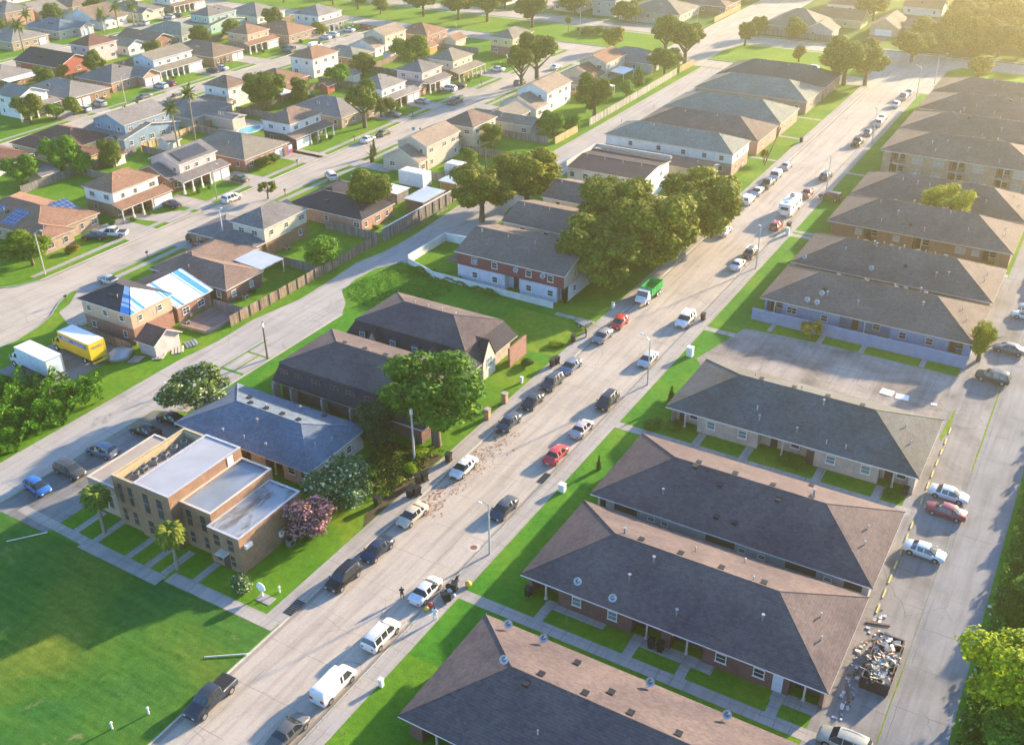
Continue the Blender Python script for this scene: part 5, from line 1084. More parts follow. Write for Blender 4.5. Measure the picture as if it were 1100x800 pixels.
tree('round yellow green tree between two brown roofs', -24.2, 206.2, 4.9, 9.0, 'fuzzy', 'lf_lime', (1.4,1.15,.7), RG, ch=.86); tree('slender lime tree at the east end of the blue walled building', -9.0, 152.6, 2.1, 7.2, 'fuzzy', 'lf_lime', (.95,.85,.7), RG, ch=.86); tree('small yellow leaved sapling in front of the blue wall', -33.2, 147.2, 1.7, 3.2, 'sparse', 'lf_lime', (1.5,.95,.5), RG, ch=.8)
for x, y, R, H, lab in ((-46.2,98.6,.6,2.2,'slim dark shrub on the lawn at the grey building corner'),(-44.6,118.4,.9,2.8,'dark conical shrub on the lawn by the pale brick building'),(-44.2,111,1.5,1.6,'low leafy shrub at the pale brick corner'),(-41.6,112,1.2,1.3,'second low shrub beside the pale brick porch'),(-24,111.8,1.1,1.2,'clipped shrub before the pale brick porch'),(-26,111.9,1.2,1.1,'rounded shrub left of the clipped one'),(-12.4,111.6,1.2,1.0,'small shrub at the east end of the pale brick building'),
        (-70.2,58.6,1.6,1.9,'white flowering bush at the corner of the brick block'),(-67.6,117.6,1.3,1.4,'dark ball shrub on the lawn by the mansard block'),(-66.9,86,1.2,1.2,'yellow green shrub in the garden bed by the street'),(-67.8,89.6,1.5,1.5,'bright shrub under the dark green street tree'),(-71.2,83,1.3,1.4,'straggly shrub in the brown garden bed'),(-66.8,125,1.4,.8,'low bright weeds beside the black bins')):
    tree(lab, x, y, R, H, 'cone' if H > 2 else 'bush', 'lf_white' if 'white flow' in lab else ('lf_lime' if 'yellow' in lab or 'bright' in lab else 'lf_mid'), (.8,.95,.8), 'garden shrubs', ch=.96, cat='shrub', name='shrub')
for i, (x, y, R, H) in enumerate(((-86,262.6,3.2,3.4),(-81,262.8,3,3.2),(-76,263,2.6,2.8))): tree(('left','middle','right')[i]+' one of the bright bushes against the grey green roofed building', x-2, y-18, R, H, 'bush', 'lf_lime', (.8,.9,.7), 'garden shrubs', ch=.95, cat='bush', name='bush')
tree('thin rusty sapling by the leaning pole', -67.3, 226, 1, 3.2, 'sparse', 'lf_oak', (2,1,.7), GT, ch=.7)
# thicket at the left edge and weeds: uncountable growth
def thicket(name, label, poly, n, h, size, mat, seed=1, tint=(1,1,1), cat='undergrowth', mound=1.0, up=.1):
    R = random.Random(seed); xs = [p[0] for p in poly]; ys = [p[1] for p in poly]; V = []; F = []
    def inside(x, y):
        c = False
        for i in range(len(poly)):
            a, b_ = poly[i], poly[i-1]
            if (a[1] > y) != (b_[1] > y) and x < (b_[0]-a[0])*(y-a[1])/(b_[1]-a[1])+a[0]: c = not c
        return c
    k = 0
    while k < n:
        x = R.uniform(min(xs), max(xs)); y = R.uniform(min(ys), max(ys))
        if not inside(x, y): continue
        k += 1; hh = h*(.55+.45*sin(x*.9+1)*cos(y*.8)+.25*sin(x*2.1+y*1.7))*mound; z = max(.05, hh*R.uniform(.45,1)**.5)
        nrm = Vector((R.uniform(-1,1), R.uniform(-1,1), R.uniform(up,1.2+2*up))).normalized(); u = nrm.orthogonal().normalized(); w = nrm.cross(u); s = size*R.uniform(.5,1.3); p = Vector((x,y,z)); o = len(V)
        V += [tuple(p-u*s), tuple(p-w*s*.6), tuple(p+u*s), tuple(p+w*s*.6)]; F.append((o,o+1,o+2,o+3))
    me = bpy.data.meshes.new(name); me.from_pydata(V, [], F); me.materials.append(M[mat])
    o = obj(name, me, color=tint); return stuff(o, label, cat)
thicket('thicket', 'dense bright green thicket filling the corner between field and back lane', [(-115.2,54),(-115.2,78),(-118,80.5),(-124,78.5),(-135,72),(-150,66),(-150,50)], 42000, 3.2, .25, 'lf_mid', 3, (.85,1.05,.55))
thicket('weeds', 'rank vines and weeds spilling over the empty lot beside the lane', [(-109,125),(-105,122),(-99,121),(-94,124),(-92,134),(-98,139),(-107,139)], 6000, .35, .16, 'lf_mid', 4, (.95,1.25,.6), up=.9)
thicket('weeds', 'tall weeds along the white wall of the courtyard', [(-104,137),(-92,136),(-84,135.2),(-84,136.6),(-95,138),(-104,139.6)], 3000, .9, .2, 'lf_mid', 5, (.8,1.3,.7))
thicket('weeds', 'straggly weeds growing from the cracks along the sidewalk edge', [(-50.95,40),(-50.5,40),(-50.5,130),(-50.95,130)], 420, .08, .06, 'lf_mid', 7, (1.5,1.4,.8))
thicket('undergrowth', 'dark undergrowth and litter along the right edge of the lane', [(1.5,40),(14,40),(14,150),(1.5,150)], 50000, 2.0, .24, 'lf_mid', 8, (.55,.8,.7))
thicket('garden_plants', 'mixed garden plants and mulch under the trees by the street', [(-73,80),(-66,80),(-65.6,92),(-70,91),(-74,88)], 2600, .8, .2, 'lf_oak', 9, (1.0,1.05,.7))
thicket('hedge', 'overgrown hedge between the slate roofed and mansard buildings', [(-90,88.8),(-79,88.8),(-79,90.2),(-90,90.2)], 2200, 1.1, .18, 'lf_mid', 10, (.9,1.1,.8))


for x, y, R, lab in ((-168.6,125.6,.9,'beside the porch of the solar roofed brown house'),(-166.2,129,.8,'at the south post of the brown two storey porch'),(-166,133,.7,'between the posts of the brown two storey porch'),(-166.8,147.5,.9,'under the porch of the pink gabled house'),(-166.6,150.5,.7,'mid way along the pink gabled porch'),(-166.4,188,.8,'at the wrap around porch of the white house'),(-166.3,191.5,.9,'by the far post of the wrap around porch'),
        (-166.4,219.6,.8,'at the arched porch of the slate roofed house'),(-166.8,240,.7,'before the salmon brick house'),(-166,254.4,.9,'at the near end of the deep colonnaded porch'),(-166,260,.8,'by the far half of the deep colonnaded porch'),(-244.6,188,1,'at the windows of the grey hip roofed brick house'),(-244.6,214.5,.9,'below the full width porch roof'),(-243.6,233.6,.9,'in front of the arched brown house'),(-244.6,253,1,'beside the arches of the reddish roofed house'),(-243.4,270,1,'against the orange brown roofed house'),(-121.6,116,.6,'behind the brown L shaped house'),(-120.6,149.6,.9,'at the back wall of the low dark roofed house'),(-129,188,.8,'behind the beige gabled house')):
    tree('low garden shrub '+lab, x, y, R, R*1.25, 'bush', 'lf_mid', (.8,1,.8), 'garden shrubs', ch=.96, cat='shrub', name='shrub')

BT = 'back garden trees'
for x, y, R, H, k, tn, lab in ((-196.5,150,3.6,7,'round',(1,1.1,.8),'behind the pink gabled house chimney side'),(-196,188,0,0,'',0,''),(-194.5,213.5,3.8,7,'round',(.9,1,.8),'between the dark grey roof and the small pool'),(-197,244,4.2,8,'oak2',(1.1,1.1,.8),'behind the grey lean to shed'),(-268,188,3.8,7,'round',(.9,1,.8),'behind the low brick house of the second back street'),(-268.5,206,4,8,'oak2',(1,1.1,.8),'between the red gable wall and its rear neighbour'),
        (-268,228,3.6,6.5,'round',(1.1,1.1,.8),'behind the light blue gabled house'),(-269,249,4.2,8,'oak2',(.9,1,.8),'behind the arched brown house'),(-268.6,263.5,3.8,7,'round',(1.1,1.2,.8),'behind the reddish roofed two storey house'),(-268,283,4.2,8,'oak2',(1,1,.8),'behind the orange brown roofed house'),(-344,250,4.6,8.5,'oak2',(1,1.1,.8),'behind the palm lawn houses'),(-345,270,4.4,8,'oak2',(.9,1,.8),'behind the round dormer house'),(-346,290,4.6,8,'oak2',(1.1,1.1,.8),'near the canal in the palm lawn row'),
        (-343,226,4.2,7.6,'oak2',(1,1.1,.8),'behind the grey roofed house at the frame edge'),(-380,300,5,9,'oak2',(1,1,.8),'at the top edge among the farthest roofs'),(-128,205.5,3,6,'round',(1.1,1.2,.8),'in the garden of the brown pyramid roofed house'),(-124.6,190.5,2.4,4.4,'round',(1,1.2,.8),'on the lawn behind the beige gabled house'),(-122,251,3.4,6.4,'oak2',(1.2,1.2,.8),'behind the white gabled house beside the lane fence'),(-297,322,5,8,'oak2',(1,1,.8),'on the canal strip in line with the third back street'),
        (-320,327,5.4,8.6,'oak2',(.9,1,.8),'on the canal strip beyond the round one'),(-300,353,6,9,'oak2',(1,1,.8),'beyond the canal road at the top edge'),(-280,354,6.4,9.5,'oak2',(1.1,1,.8),'beyond the canal above the strip bushes'),(-168,352,0,0,'',0,''),(-100,354.5,4.4,7,'round',(1.1,1.1,.8),'hard against the skylight house front'),(-59,362,6.4,10,'oak2',(1.2,1.15,.8),'between the brick drive and the hazy woods'),(-50,352,6.6,10,'oak2',(1.1,1.1,.8),'on the verge where the main street ends'),(-42,362,6.8,11,'oak2',(1.3,1.2,.8),'second in from the verge where the main street ends')):
    if R: tree('leafy tree '+lab, x, y, R, H, k, 'lf_oak', tn, BT, ch=.86)
# ------------------------------------------------------------------ vehicles (forward = +y)
def loft(secs):
    """secs: list of (y, hw, zl, zb, zr, wr); returns painted body and glass builders"""
    return secs
def carmesh(kind):
    # (y, half width, z low, z belt, z roof, roof half width)
    if kind == 'sedan':
        W = .91; S = [(-2.32,.70,.42,.78,.86,.62),(-2.25,.84,.30,.86,.98,.74),(-1.55,W,.26,.92,1.04,.80),(-1.42,W,.25,.93,1.08,.78),(-.86,W,.25,.92,1.40,.62),(-.70,W,.25,.92,1.43,.62),(-.05,W,.25,.90,1.46,.64),(.03,W,.25,.90,1.46,.64),(.52,W,.25,.89,1.42,.63),(1.28,W,.25,.88,.99,.79),(1.40,W,.25,.87,.95,.80),(2.10,.86,.28,.74,.82,.70),(2.32,.70,.36,.62,.68,.55)]
        gl = [(3,4),(5,6),(7,8),(8,9)]; cab = (4,8); wb = 1.40; r = .33
    elif kind == 'hatch':
        W = .90; S = [(-2.02,.72,.42,.80,.90,.64),(-1.98,.84,.30,.92,1.02,.72),(-1.9,W,.26,.95,1.10,.74),(-1.50,W,.25,.95,1.44,.62),(-1.36,W,.25,.94,1.48,.62),(-.35,W,.25,.93,1.53,.64),(-.25,W,.25,.93,1.53,.64),(.45,W,.25,.92,1.48,.63),(1.30,W,.25,.90,1.02,.78),(1.42,W,.25,.88,.97,.78),(1.95,.84,.28,.74,.82,.68),(2.1,.70,.36,.62,.68,.55)]
        gl = [(2,3),(4,5),(6,7),(7,8)]; cab = (3,7); wb = 1.3; r = .32
    elif kind == 'suv':
        W = .95; S = [(-2.36,.78,.45,.95,1.04,.70),(-2.32,.90,.34,1.02,1.14,.78),(-2.26,W,.30,1.05,1.22,.80),(-1.98,W,.30,1.05,1.64,.70),(-1.84,W,.30,1.05,1.68,.70),(-.95,W,.30,1.04,1.74,.71),(-.85,W,.30,1.04,1.74,.71),(.0,W,.30,1.03,1.74,.71),(.08,W,.30,1.03,1.74,.71),(.62,W,.30,1.02,1.68,.69),(1.26,W,.30,1.00,1.14,.84),(1.38,W,.30,.98,1.09,.84),(2.14,.90,.34,.90,.99,.76),(2.36,.76,.42,.74,.82,.62)]
        gl = [(2,3),(4,5),(6,7),(8,9),(9,10)]; cab = (3,9); wb = 1.42; r = .38
    elif kind == 'van':
        W = .99; S = [(-2.75,.90,.45,1.10,1.9,.80),(-2.72,.97,.35,1.15,2.02,.84),(-2.6,W,.33,1.15,2.08,.86),(-1.0,W,.33,1.15,2.10,.86),(-.9,W,.33,1.15,2.10,.86),(.0,W,.33,1.15,2.10,.86),(.10,W,.33,1.15,2.10,.86),(.45,W,.33,1.15,2.10,.86),(.6,W,.33,1.15,2.08,.85),(1.32,W,.33,1.14,2.02,.82),(1.98,W,.33,1.12,1.24,.88),(2.5,.95,.36,1.0,1.08,.82),(2.72,.85,.42,.8,.86,.7)]
        gl = [(6,7),(8,9),(9,10)]; cab = (2,9); wb = 1.72; r = .38
    else:   # pickup
        W = .98; S = [(-2.88,.93,.50,1.02,1.06,.90),(-2.84,W,.40,1.04,1.08,.94),(-1.02,W,.38,1.04,1.08,.94),(-.98,W,.36,1.05,1.16,.88),(-.82,W,.36,1.05,1.80,.72),(-.74,W,.36,1.05,1.83,.72),(.10,W,.36,1.04,1.86,.73),(.18,W,.36,1.04,1.86,.73),(.78,W,.36,1.03,1.80,.71),(1.42,W,.36,1.02,1.20,.86),(1.55,W,.36,1.02,1.16,.88),(2.6,.94,.40,.98,1.06,.84),(2.86,.82,.46,.86,.94,.72)]
        gl = [(3,4),(5,6),(7,8),(8,9)]; cab = (4,8); wb = 1.85; r = .40
    P, G = MB(), MB(); rows = []
    for (y, w, zl, zb, zr, wr) in S:
        rows.append([(-w*.90,y,zl),(-w,y,zl+.14),(-w,y,(zl+zb)/2+.05),(-w*.975,y,zb-.02),(-w*.95,y,zb),(-wr,y,zr-.035),(-wr*.86,y,zr),(0,y,zr+.02),(wr*.86,y,zr),(wr,y,zr-.035),(w*.95,y,zb),(w*.975,y,zb-.02),(w,y,(zl+zb)/2+.05),(w,y,zl+.14),(w*.90,y,zl)])
    nn = 15
    for i in range(len(S)-1):
        a, b = rows[i], rows[i+1]; isg = (i, i+1) in gl
        front = isg and (S[i][4]-S[i+1][4] > .3); back = isg and (S[i+1][4]-S[i][4] > .3)
        for j in range(nn-1):
            q = [a[j], b[j], b[j+1], a[j+1]]
            side = j in (4, 9); top = j in (5, 6, 7, 8)
            g = isg and ((side and not (front or back)) or (top and (front or back)))
            if (front or back) and side: g = True
            if kind == 'van' and i == 9 and side: g = True
            (G if g else P).add(q, [(0,3,2,1)], 0, not g)
    P.add(rows[0], [tuple(range(nn))], 0); P.add(rows[-1], [tuple(range(nn-1,-1,-1))], 0)
    for i in range(len(S)-1): P.add([rows[i][0], rows[i+1][0], rows[i+1][14], rows[i][14]], [(0,1,2,3)], 0)
    # wheel arches as dark lips, mirrors, bumpers
    for s in (-1, 1): P.box(s*W, s*(W+.16), 1.0 if kind != 'van' else 1.5, 1.12 if kind != 'van' else 1.62, S[-4][3]+.02, S[-4][3]+.18, 0)
    # weld the painted shell so that it shades as one skin
    me = P.mesh('body', ['paint']); bm = bmesh.new(); bm.from_mesh(me); bmesh.ops.remove_doubles(bm, verts=bm.verts, dist=.002); bmesh.ops.recalc_face_normals(bm, faces=bm.faces); bm.to_mesh(me); bm.free()
    gm = G.mesh('car_glass', ['cglass']); bm = bmesh.new(); bm.from_mesh(gm); bmesh.ops.remove_doubles(bm, verts=bm.verts, dist=.002); bm.to_mesh(gm); bm.free()
    return me, gm, W, wb, r, S
def wheel_mesh(r):
    b = MB(); b.tube((-.11,0,0), (.11,0,0), r, r, 16, 0); a = MB(); a.tube((-.125,0,0), (.125,0,0), r*.62, r*.62, 12, 0)
    for k in range(5): t = k*1.2566; 
    return b.mesh('tyre', ['tyre']), a.mesh('rim', ['rim'])
VP = {}
def arch(b, W, y, r):
    n = 9
    for s in (-1, 1):
        vs = [(s*(W+.004), y+(r+.07)*cos(pi*k/(n-1)), max(.24, r+(r+.07)*sin(pi*k/(n-1))*.98)) for k in range(n)]
        b.add(vs, [tuple(range(n)) if s < 0 else tuple(range(n-1,-1,-1))], 0)
def make_car(kind, name, park=(4000, 0, 0)):
    me, gm, W, wb, r, S = carmesh(kind)
    t = thing(name, 'prototype', 'car', park)
    obj('body', me, t); obj('window_glass', gm, t)
    tm, rm = wheel_mesh(r)
    for sx in (-1, 1):
        for sy in (-1, 1):
            w = obj('wheel', tm, t, (sx*(W-.09), sy*wb, r)); obj('rim', rm, w)
    b = MB(); arch(b, W, wb, r); arch(b, W, -wb, r); b.build('wheel_arch', 'black', t)
    yf, yb = S[-1][0], S[0][0]; zf = S[-1][3]; zb_ = S[0][3]
    for s in (-1, 1):
        b = MB(); b.box(s*.42, s*.68, yf-.06, yf+.03, zf-.10, zf+.04); b.build('headlight', 'lamp_w', t)
        b = MB(); b.box(s*.5, s*(.74 if kind != 'van' else .9), yb-.03, yb+.08, zb_-.24 if kind != 'van' else .9, zb_-.04 if kind != 'van' else 1.25); b.build('tail_light', 'lamp_r', t)
    b = MB(); b.box(-.38,.38, yf-.02, yf+.02, zf-.28, zf-.12, 0); b.build('grille', 'black', t)
    b = MB(); b.box(-.24,.24, yb-.02, yb+.02, zb_-.36, zb_-.22, 0); b.build('number_plate', 'lamp_w', t)
    if kind == 'pickup':
        b = MB(); b.box(-.78,.78,-2.76,-1.06,1.085,1.10); b.build('truck_bed', 'black', t)
    if kind == 'suv':
        for s in (-1, 1): b = MB(); b.tube((s*.64,-1.7,1.78),(s*.64,.3,1.80),.025,n=5); b.build('roof_rail', 'chrome', t)
    if kind == 'van':
        for s in (-1, 1): b = MB(); b.box(s*.12, s*.72, -2.745, -2.70, 1.3, 1.75); b.build('rear_window', 'cglass', t)
        b = MB()
        for k in range(9): b.box(-.72+k*.18-.02, -.72+k*.18+.02, -2.4, .5, 2.1, 2.135)
        b.build('roof_ribs', 'white', t)
    return t
CW = {'white': (.72,.72,.71), 'black': (.012,.013,.016), 'silver': (.42,.43,.44), 'grey': (.13,.14,.15), 'red': (.55,.025,.03), 'blue': (.02,.09,.32), 'navy': (.02,.035,.08), 'gold': (.42,.37,.27), 'maroon': (.17,.02,.035), 'ice': (.55,.62,.66), 'steel': (.16,.22,.30), 'olive': (.12,.13,.09), 'darkred': (.40,.03,.025), 'bluegrey': (.22,.28,.36)}
PROTO = {k: make_car(k, {'sedan':'parked_car','hatch':'parked_car','suv':'parked_suv','van':'parked_van','pickup':'pickup_truck'}[k]) for k in ('sedan','hatch','suv','van','pickup')}
USED = set()
CAT = {'sedan': 'car', 'hatch': 'car', 'suv': 'suv', 'van': 'van', 'pickup': 'pickup truck'}
def car(kind, col, label, x, y, rz=0, group='cars parked along the main street', z=RZ, sc=1.0, color=None):
    p = PROTO[kind]; c = color or CW[col]
    if kind not in USED:
        USED.add(kind); p.location = (x, y, z); p.rotation_euler = (0,0,rz); p['label'] = label; p['group'] = group; p['category'] = CAT[kind]; p.scale = (sc,)*3
        p.children[0].color = c+(1,)
        for ch in p.children:
            if ch.name.startswith('body'): ch.color = c+(1,)
        return p
    r = copy_tree(p, (x, y, z), rz, label, group, (sc,)*3, c); r['category'] = CAT[kind]; return r
A, Bk = pi, 0     # facing the camera / facing away
LG, RG_ = 'cars parked on the left kerb of the main street', 'cars parked on the right kerb of the main street'
car('pickup', 'navy', 'dark blue crew cab pickup parked alone beside the field', -61.5, 45.3, A+.02, LG, color=(.03,.04,.06))
car('suv', 'black', 'black suv parked by the storm drain at the left kerb', -61.3, 65.4, A, LG); car('sedan', 'navy', 'dark blue sedan tucked in right behind the black suv', -61.0, 71.2, A-.03, LG)
car('sedan', 'gold', 'champagne sedan parked by the black bins near the white flowering tree', -61.2, 78.4, A-.03, LG, color=(.52,.47,.38)); car('sedan', 'white', 'white sedan with sunroof standing on the rust stained concrete', -61.2, 89.8, A, LG, color=(.68,.70,.72))
car('sedan', 'navy', 'blue grey sedan, first of the four in a row before the brick piers', -61.6, 101.9, A, LG, color=(.05,.07,.11)); car('sedan', 'black', 'black sedan, second of the four in a row', -61.5, 108.3, A+.02, LG, color=(.03,.035,.05)); car('suv', 'grey', 'charcoal crossover, third of the four in a row', -61.6, 114.2, A, LG, sc=.97, color=(.06,.07,.085)); car('sedan', 'bluegrey', 'steel blue sedan, last of the four in a row next to the black bins', -61.5, 119.9, A-.04, LG, color=(.17,.22,.30))
car('sedan', 'silver', 'silver grey sedan parked before the motorcycle', -61.6, 130.9, A, LG, color=(.26,.27,.29)); car('hatch', 'red', 'bright red small car parked nose to nose with the green dump truck', -61.3, 136.4, A+.03, LG, color=(.60,.05,.04))
car('sedan', 'grey', 'dark grey sedan with red tail lights cut by the lower frame edge', -52.3, 46.0, 0, RG_, color=(.11,.11,.115)); car('van', 'white', 'white cargo van with ribbed roof on the right kerb', -52.2, 52.6, 0, RG_, sc=.94); car('suv', 'white', 'white estate suv behind the cargo van', -52.3, 60.4, 0, RG_); car('sedan', 'white', 'white sedan with people and bags beside its boot', -52.2, 68.3, 0, RG_, color=(.66,.68,.70))
car('sedan', 'navy', 'dark navy sedan parked by the manhole and street lamp', -52.3, 85.0, A, RG_, color=(.05,.06,.09)); car('sedan', 'red', 'coral red sedan on the right kerb', -52.3, 98.3, 0, RG_, color=(.62,.06,.07)); car('sedan', 'silver', 'silver sedan with purple tinted boot just past the red one', -52.2, 105.4, 0, RG_, color=(.48,.43,.44)); car('suv', 'black', 'black suv with sunlit side past the silver sedan', -52.3, 113.4, A, RG_, color=(.035,.035,.045))
car('sedan', 'silver', 'pale silver sedan behind the second street lamp', -52.3, 127.5, A, RG_, color=(.50,.52,.53)); car('suv', 'white', 'long white suv facing the camera, parked beside a black bin', -52.3, 142.4, A, RG_, sc=1.06)
car('sedan', 'white', 'white car at the pole opposite the big oaks', -52.5, 167.6, 0, RG_); car('suv', 'grey', 'brown suv just behind the white car at the pole', -52.3, 173.4, A, RG_, sc=.94, color=(.12,.085,.07)); car('hatch', 'red', 'red hatchback parked just before the motorhome', -52.4, 189.2, 0, RG_, color=(.42,.08,.05))
car('pickup', 'darkred', 'rust red pickup parked in front of the motorhome', -52.4, 209.6, A, RG_, sc=.9, color=(.40,.13,.08))
for i, (k, c, x, y, lab) in enumerate((('suv','grey',-52.1,222.6,'dark suv standing at the third lamp pole'),('pickup','black',-52.2,249.8,'black pickup alone on the far right kerb'),('sedan','grey',-52,259,'grey sedan parked beyond the lone black pickup'),('suv','silver',-51.6,267.6,'pale suv, nearer of a tight pair with a white car'),('sedan','white',-51.9,273.2,'white car behind the pale suv of the tight pair'),('hatch','white',-51.8,287.2,'white hatchback alone near the canal end of the right kerb'),
        ('pickup','silver',-51.6,295.8,'pale pickup near the canal end of the right kerb'),('sedan','silver',-51.4,301.6,'silver car last in line at the canal end'))): car(k, c, lab, x, y, A if i % 2 else 0, RG_)
car('suv', 'black', 'dark suv parked across the sidewalk beside the third lamp', -47.5, 209.5, pi/2-.1, RG_, z=.02, color=(.10,.07,.05))
for i, (k, c, x, y, lab) in enumerate((('suv','white',-61.9,199.8,'pale car at the edge of the oak shade'),('sedan','silver',-61.9,205.6,'silver car, nearest of the four beyond the oaks'),('pickup','grey',-61.6,211.2,'grey pickup, second of the four beyond the oaks'),('suv','silver',-61.7,217,'gold grey suv, third of the four beyond the oaks'),('sedan','silver',-61.7,224.6,'grey sedan, last of the four beyond the oaks'))): car(k, c, lab, x, y, A if i % 2 else 0, LG)
car('sedan', 'white', 'small white car half hidden under the right side of the oak crown', -60.2, 181.4, 0, LG)
PG = 'cars in the right hand parking lane'
car('sedan', 'ice', 'pale blue white sedan parked beside the maroon one in the parking lane', -6.3, 114.6, -pi/2-.03, PG, z=.02, color=(.60,.69,.74)); car('sedan', 'maroon', 'maroon sedan nosed in below the pale blue one', -5.9, 110.9, pi/2-.04, PG, z=.02, color=(.24,.04,.07)); car('sedan', 'ice', 'pale blue white sedan standing alone in the parking lane', -6.6, 102.0, -pi/2-.06, PG, z=.02, color=(.58,.68,.73))
car('suv', 'gold', 'beige suv cut by the lower frame edge beside the rubble', -7.3, 70.6, pi/2, PG, z=.02, color=(.36,.36,.30)); car('suv', 'black', 'black suv at the end of the grass strip in the parking lane', -6.2, 147.2, pi/2-.03, PG, z=.02, color=(.04,.045,.06)); car('sedan', 'grey', 'dark sedan with pale roof beside the slender lime tree', -5.4, 157.6, pi/2, PG, z=.02, color=(.13,.13,.15))
for i, (x, y, k, c, lab) in enumerate(((-4.6,171,'sedan','ice','white sedan nearest of the five beside the brown roofs'),(-4.2,174.2,'hatch','silver','silver hatchback second of the five beside the brown roofs'),(-3.4,180.4,'suv','silver','pale suv third of the five beside the brown roofs'),(-4,184.6,'suv','black','dark suv fourth of the five beside the brown roofs'),(-3.4,189.4,'van','maroon','maroon van last of the five beside the brown roofs'))): car(k, c, lab, x, y, pi/2, PG, z=.02)
BG = 'cars behind the brick block'
car('hatch', 'blue', 'bright blue hatchback on the pad behind the field', -105.3, 59.4, -pi/2-.12, BG, z=.02, color=(.03,.14,.42)); car('suv', 'grey', 'dark grey boxy suv beside the blue hatchback', -104.6, 63.8, -pi/2-.04, BG, z=.02, color=(.07,.07,.075)); car('hatch', 'steel', 'steel blue wagon with two sunroofs on the back pad', -104.6, 69.0, pi/2+.1, BG, z=.02, sc=1.08, color=(.14,.19,.26)); car('sedan', 'black', 'black sedan in the shade near the rusty crates', -103.4, 75.2, pi/2+.06, BG, z=.02); car('sedan', 'black', 'black sedan under the speckled flowering tree', -102.6, 79.2, pi/2+.04, BG, z=.02, color=(.02,.018,.02))
LN = 'cars in the rear lane'
for x, y, k, c, lab in ((-100.6,204.2,'sedan','black','black car squeezed beside the white parapet block'),(-101.4,208.2,'suv','bluegrey','blue grey suv in the rear lane bay'),(-100.8,214.6,'suv','black','dark suv two bays beyond the blue grey one'),(-100.8,219.4,'van','white','white van parked at the corner of the green grey roof'),(-102.2,238.6,'sedan','grey','grey car nearest in the lane trio'),(-102.4,242.4,'sedan','white','white car in the middle of the lane trio'),(-102.2,246.4,'hatch','white','white car farthest of the lane trio')): car(k, c, lab, x, y, pi/2+.1, LN, z=.02)
DG = 'cars along the first back street'
for x, y, rz, k, c, lab, z in ((-163.6,121.6,pi/2+.5,'pickup','white','white pickup on the drive of the solar roofed house',.02),(-165.6,118.8,pi/2+.5,'sedan','navy','dark blue car beside the white pickup on the solar house drive',.02),(-165.6,138.6,pi/2,'sedan','navy','dark blue car on the drive below the brown two storey house',.02),(-157.2,147.6,0,'suv','white','white suv parked on the street near the pink gabled house',RZ),(-164.2,157.4,pi/2,'sedan','olive','dark green car on the drive of the pink gabled house',.02),
        (-146.6,127.4,-pi/2,'suv','black','black suv with pale roof on the verge drive',.02),(-143.4,125.8,-pi/2,'sedan','maroon','maroon car on the drive of the solar roofed two storey house',.02),(-140,125.2,-pi/2,'sedan','grey','grey car next to the maroon one under the house eave',.02),(-146.6,106.2,-pi/2,'sedan','silver','silver car on the grass beside the tarpaulin house',.02),(-147.4,168.6,pi/2-.6,'suv','white','pale white wagon parked beyond the dark roofed house',.02),
        (-157.0,194.4,0,'sedan','white','white sedan at the kerb below the tall street tree',RZ),(-156.8,200.6,0,'sedan','olive','dark green sedan ahead of the white one at the kerb',RZ),(-164.2,214.4,pi/2,'sedan','grey','grey car on the drive of the arched porch house',.02),(-164.8,228.6,pi/2,'sedan','silver','silver car on the drive of the slate roofed house',.02),(-157,233.4,0,'pickup','grey','grey pickup parked on the street by the salmon brick house',RZ),
        (-165.4,243,pi/2,'suv','white','white suv on the drive of the salmon brick house',.02),(-164.8,247.2,pi/2,'sedan','black','black car beside the white suv',.02),(-165,268.8,pi/2,'sedan','white','white car alone on the drive by the boat lawn',.02),(-151.4,259,0,'suv','grey','grey suv at the kerb under the umbrella crowned pine',RZ),(-151,280,0,'sedan','white','white car at the kerb before the canal road',RZ),(-141.5,170.5,pi/2-.5,'hatch','white','small white car parked among the sheds',.02)):
    car(k, c, lab, x, y, rz, DG, z=z)
EG = 'cars along the second back street'
for x, y, rz, k, c, lab, z in ((-240.4,178.2,pi/2,'hatch','ice','pale car on the lawn of the grey hip roofed brick house',.02),(-241,183.6,pi/2,'suv','silver','silver car on the drive next to the pale one',.02),(-236.2,195.4,0,'sedan','grey','grey car at the kerb by the lamp',RZ),(-227.6,199.2,0,'pickup','gold','gold pickup at the kerb across the street',RZ),(-240.4,205.2,pi/2,'suv','ice','pale blue suv beside a maroon car',.02),(-240.2,208.6,pi/2,'hatch','maroon','maroon car beside the pale blue suv',.02),(-240.6,226.2,pi/2,'sedan','black','black car on the drive of the blue and white gabled house',.02),(-240.2,229.6,pi/2,'sedan','ice','pale car next to the black one before the arched brown house',.02),
        (-240.8,260.4,pi/2,'pickup','black','black pickup on the drive of the reddish roofed house',.02),(-237.4,256.6,pi/2,'hatch','navy','small dark car near a front hedge',.02),(-234.2,266.4,0,'van','white','white van parked at the kerb of the second back street',RZ),(-239.8,278.4,pi/2,'sedan','white','white car nearer the orange brown roof',.02),(-239.6,282.2,pi/2,'suv','white','white suv next to the white car by the orange brown roof',.02),(-240,291.6,pi/2,'sedan','white','white sedan on the drive of the pale hip roofed house',.02),(-237.8,297.6,pi/2-.3,'pickup','red','red pickup near the canal end of the second back street',.02)): car(k, c, lab, x, y, rz, EG, z=z)
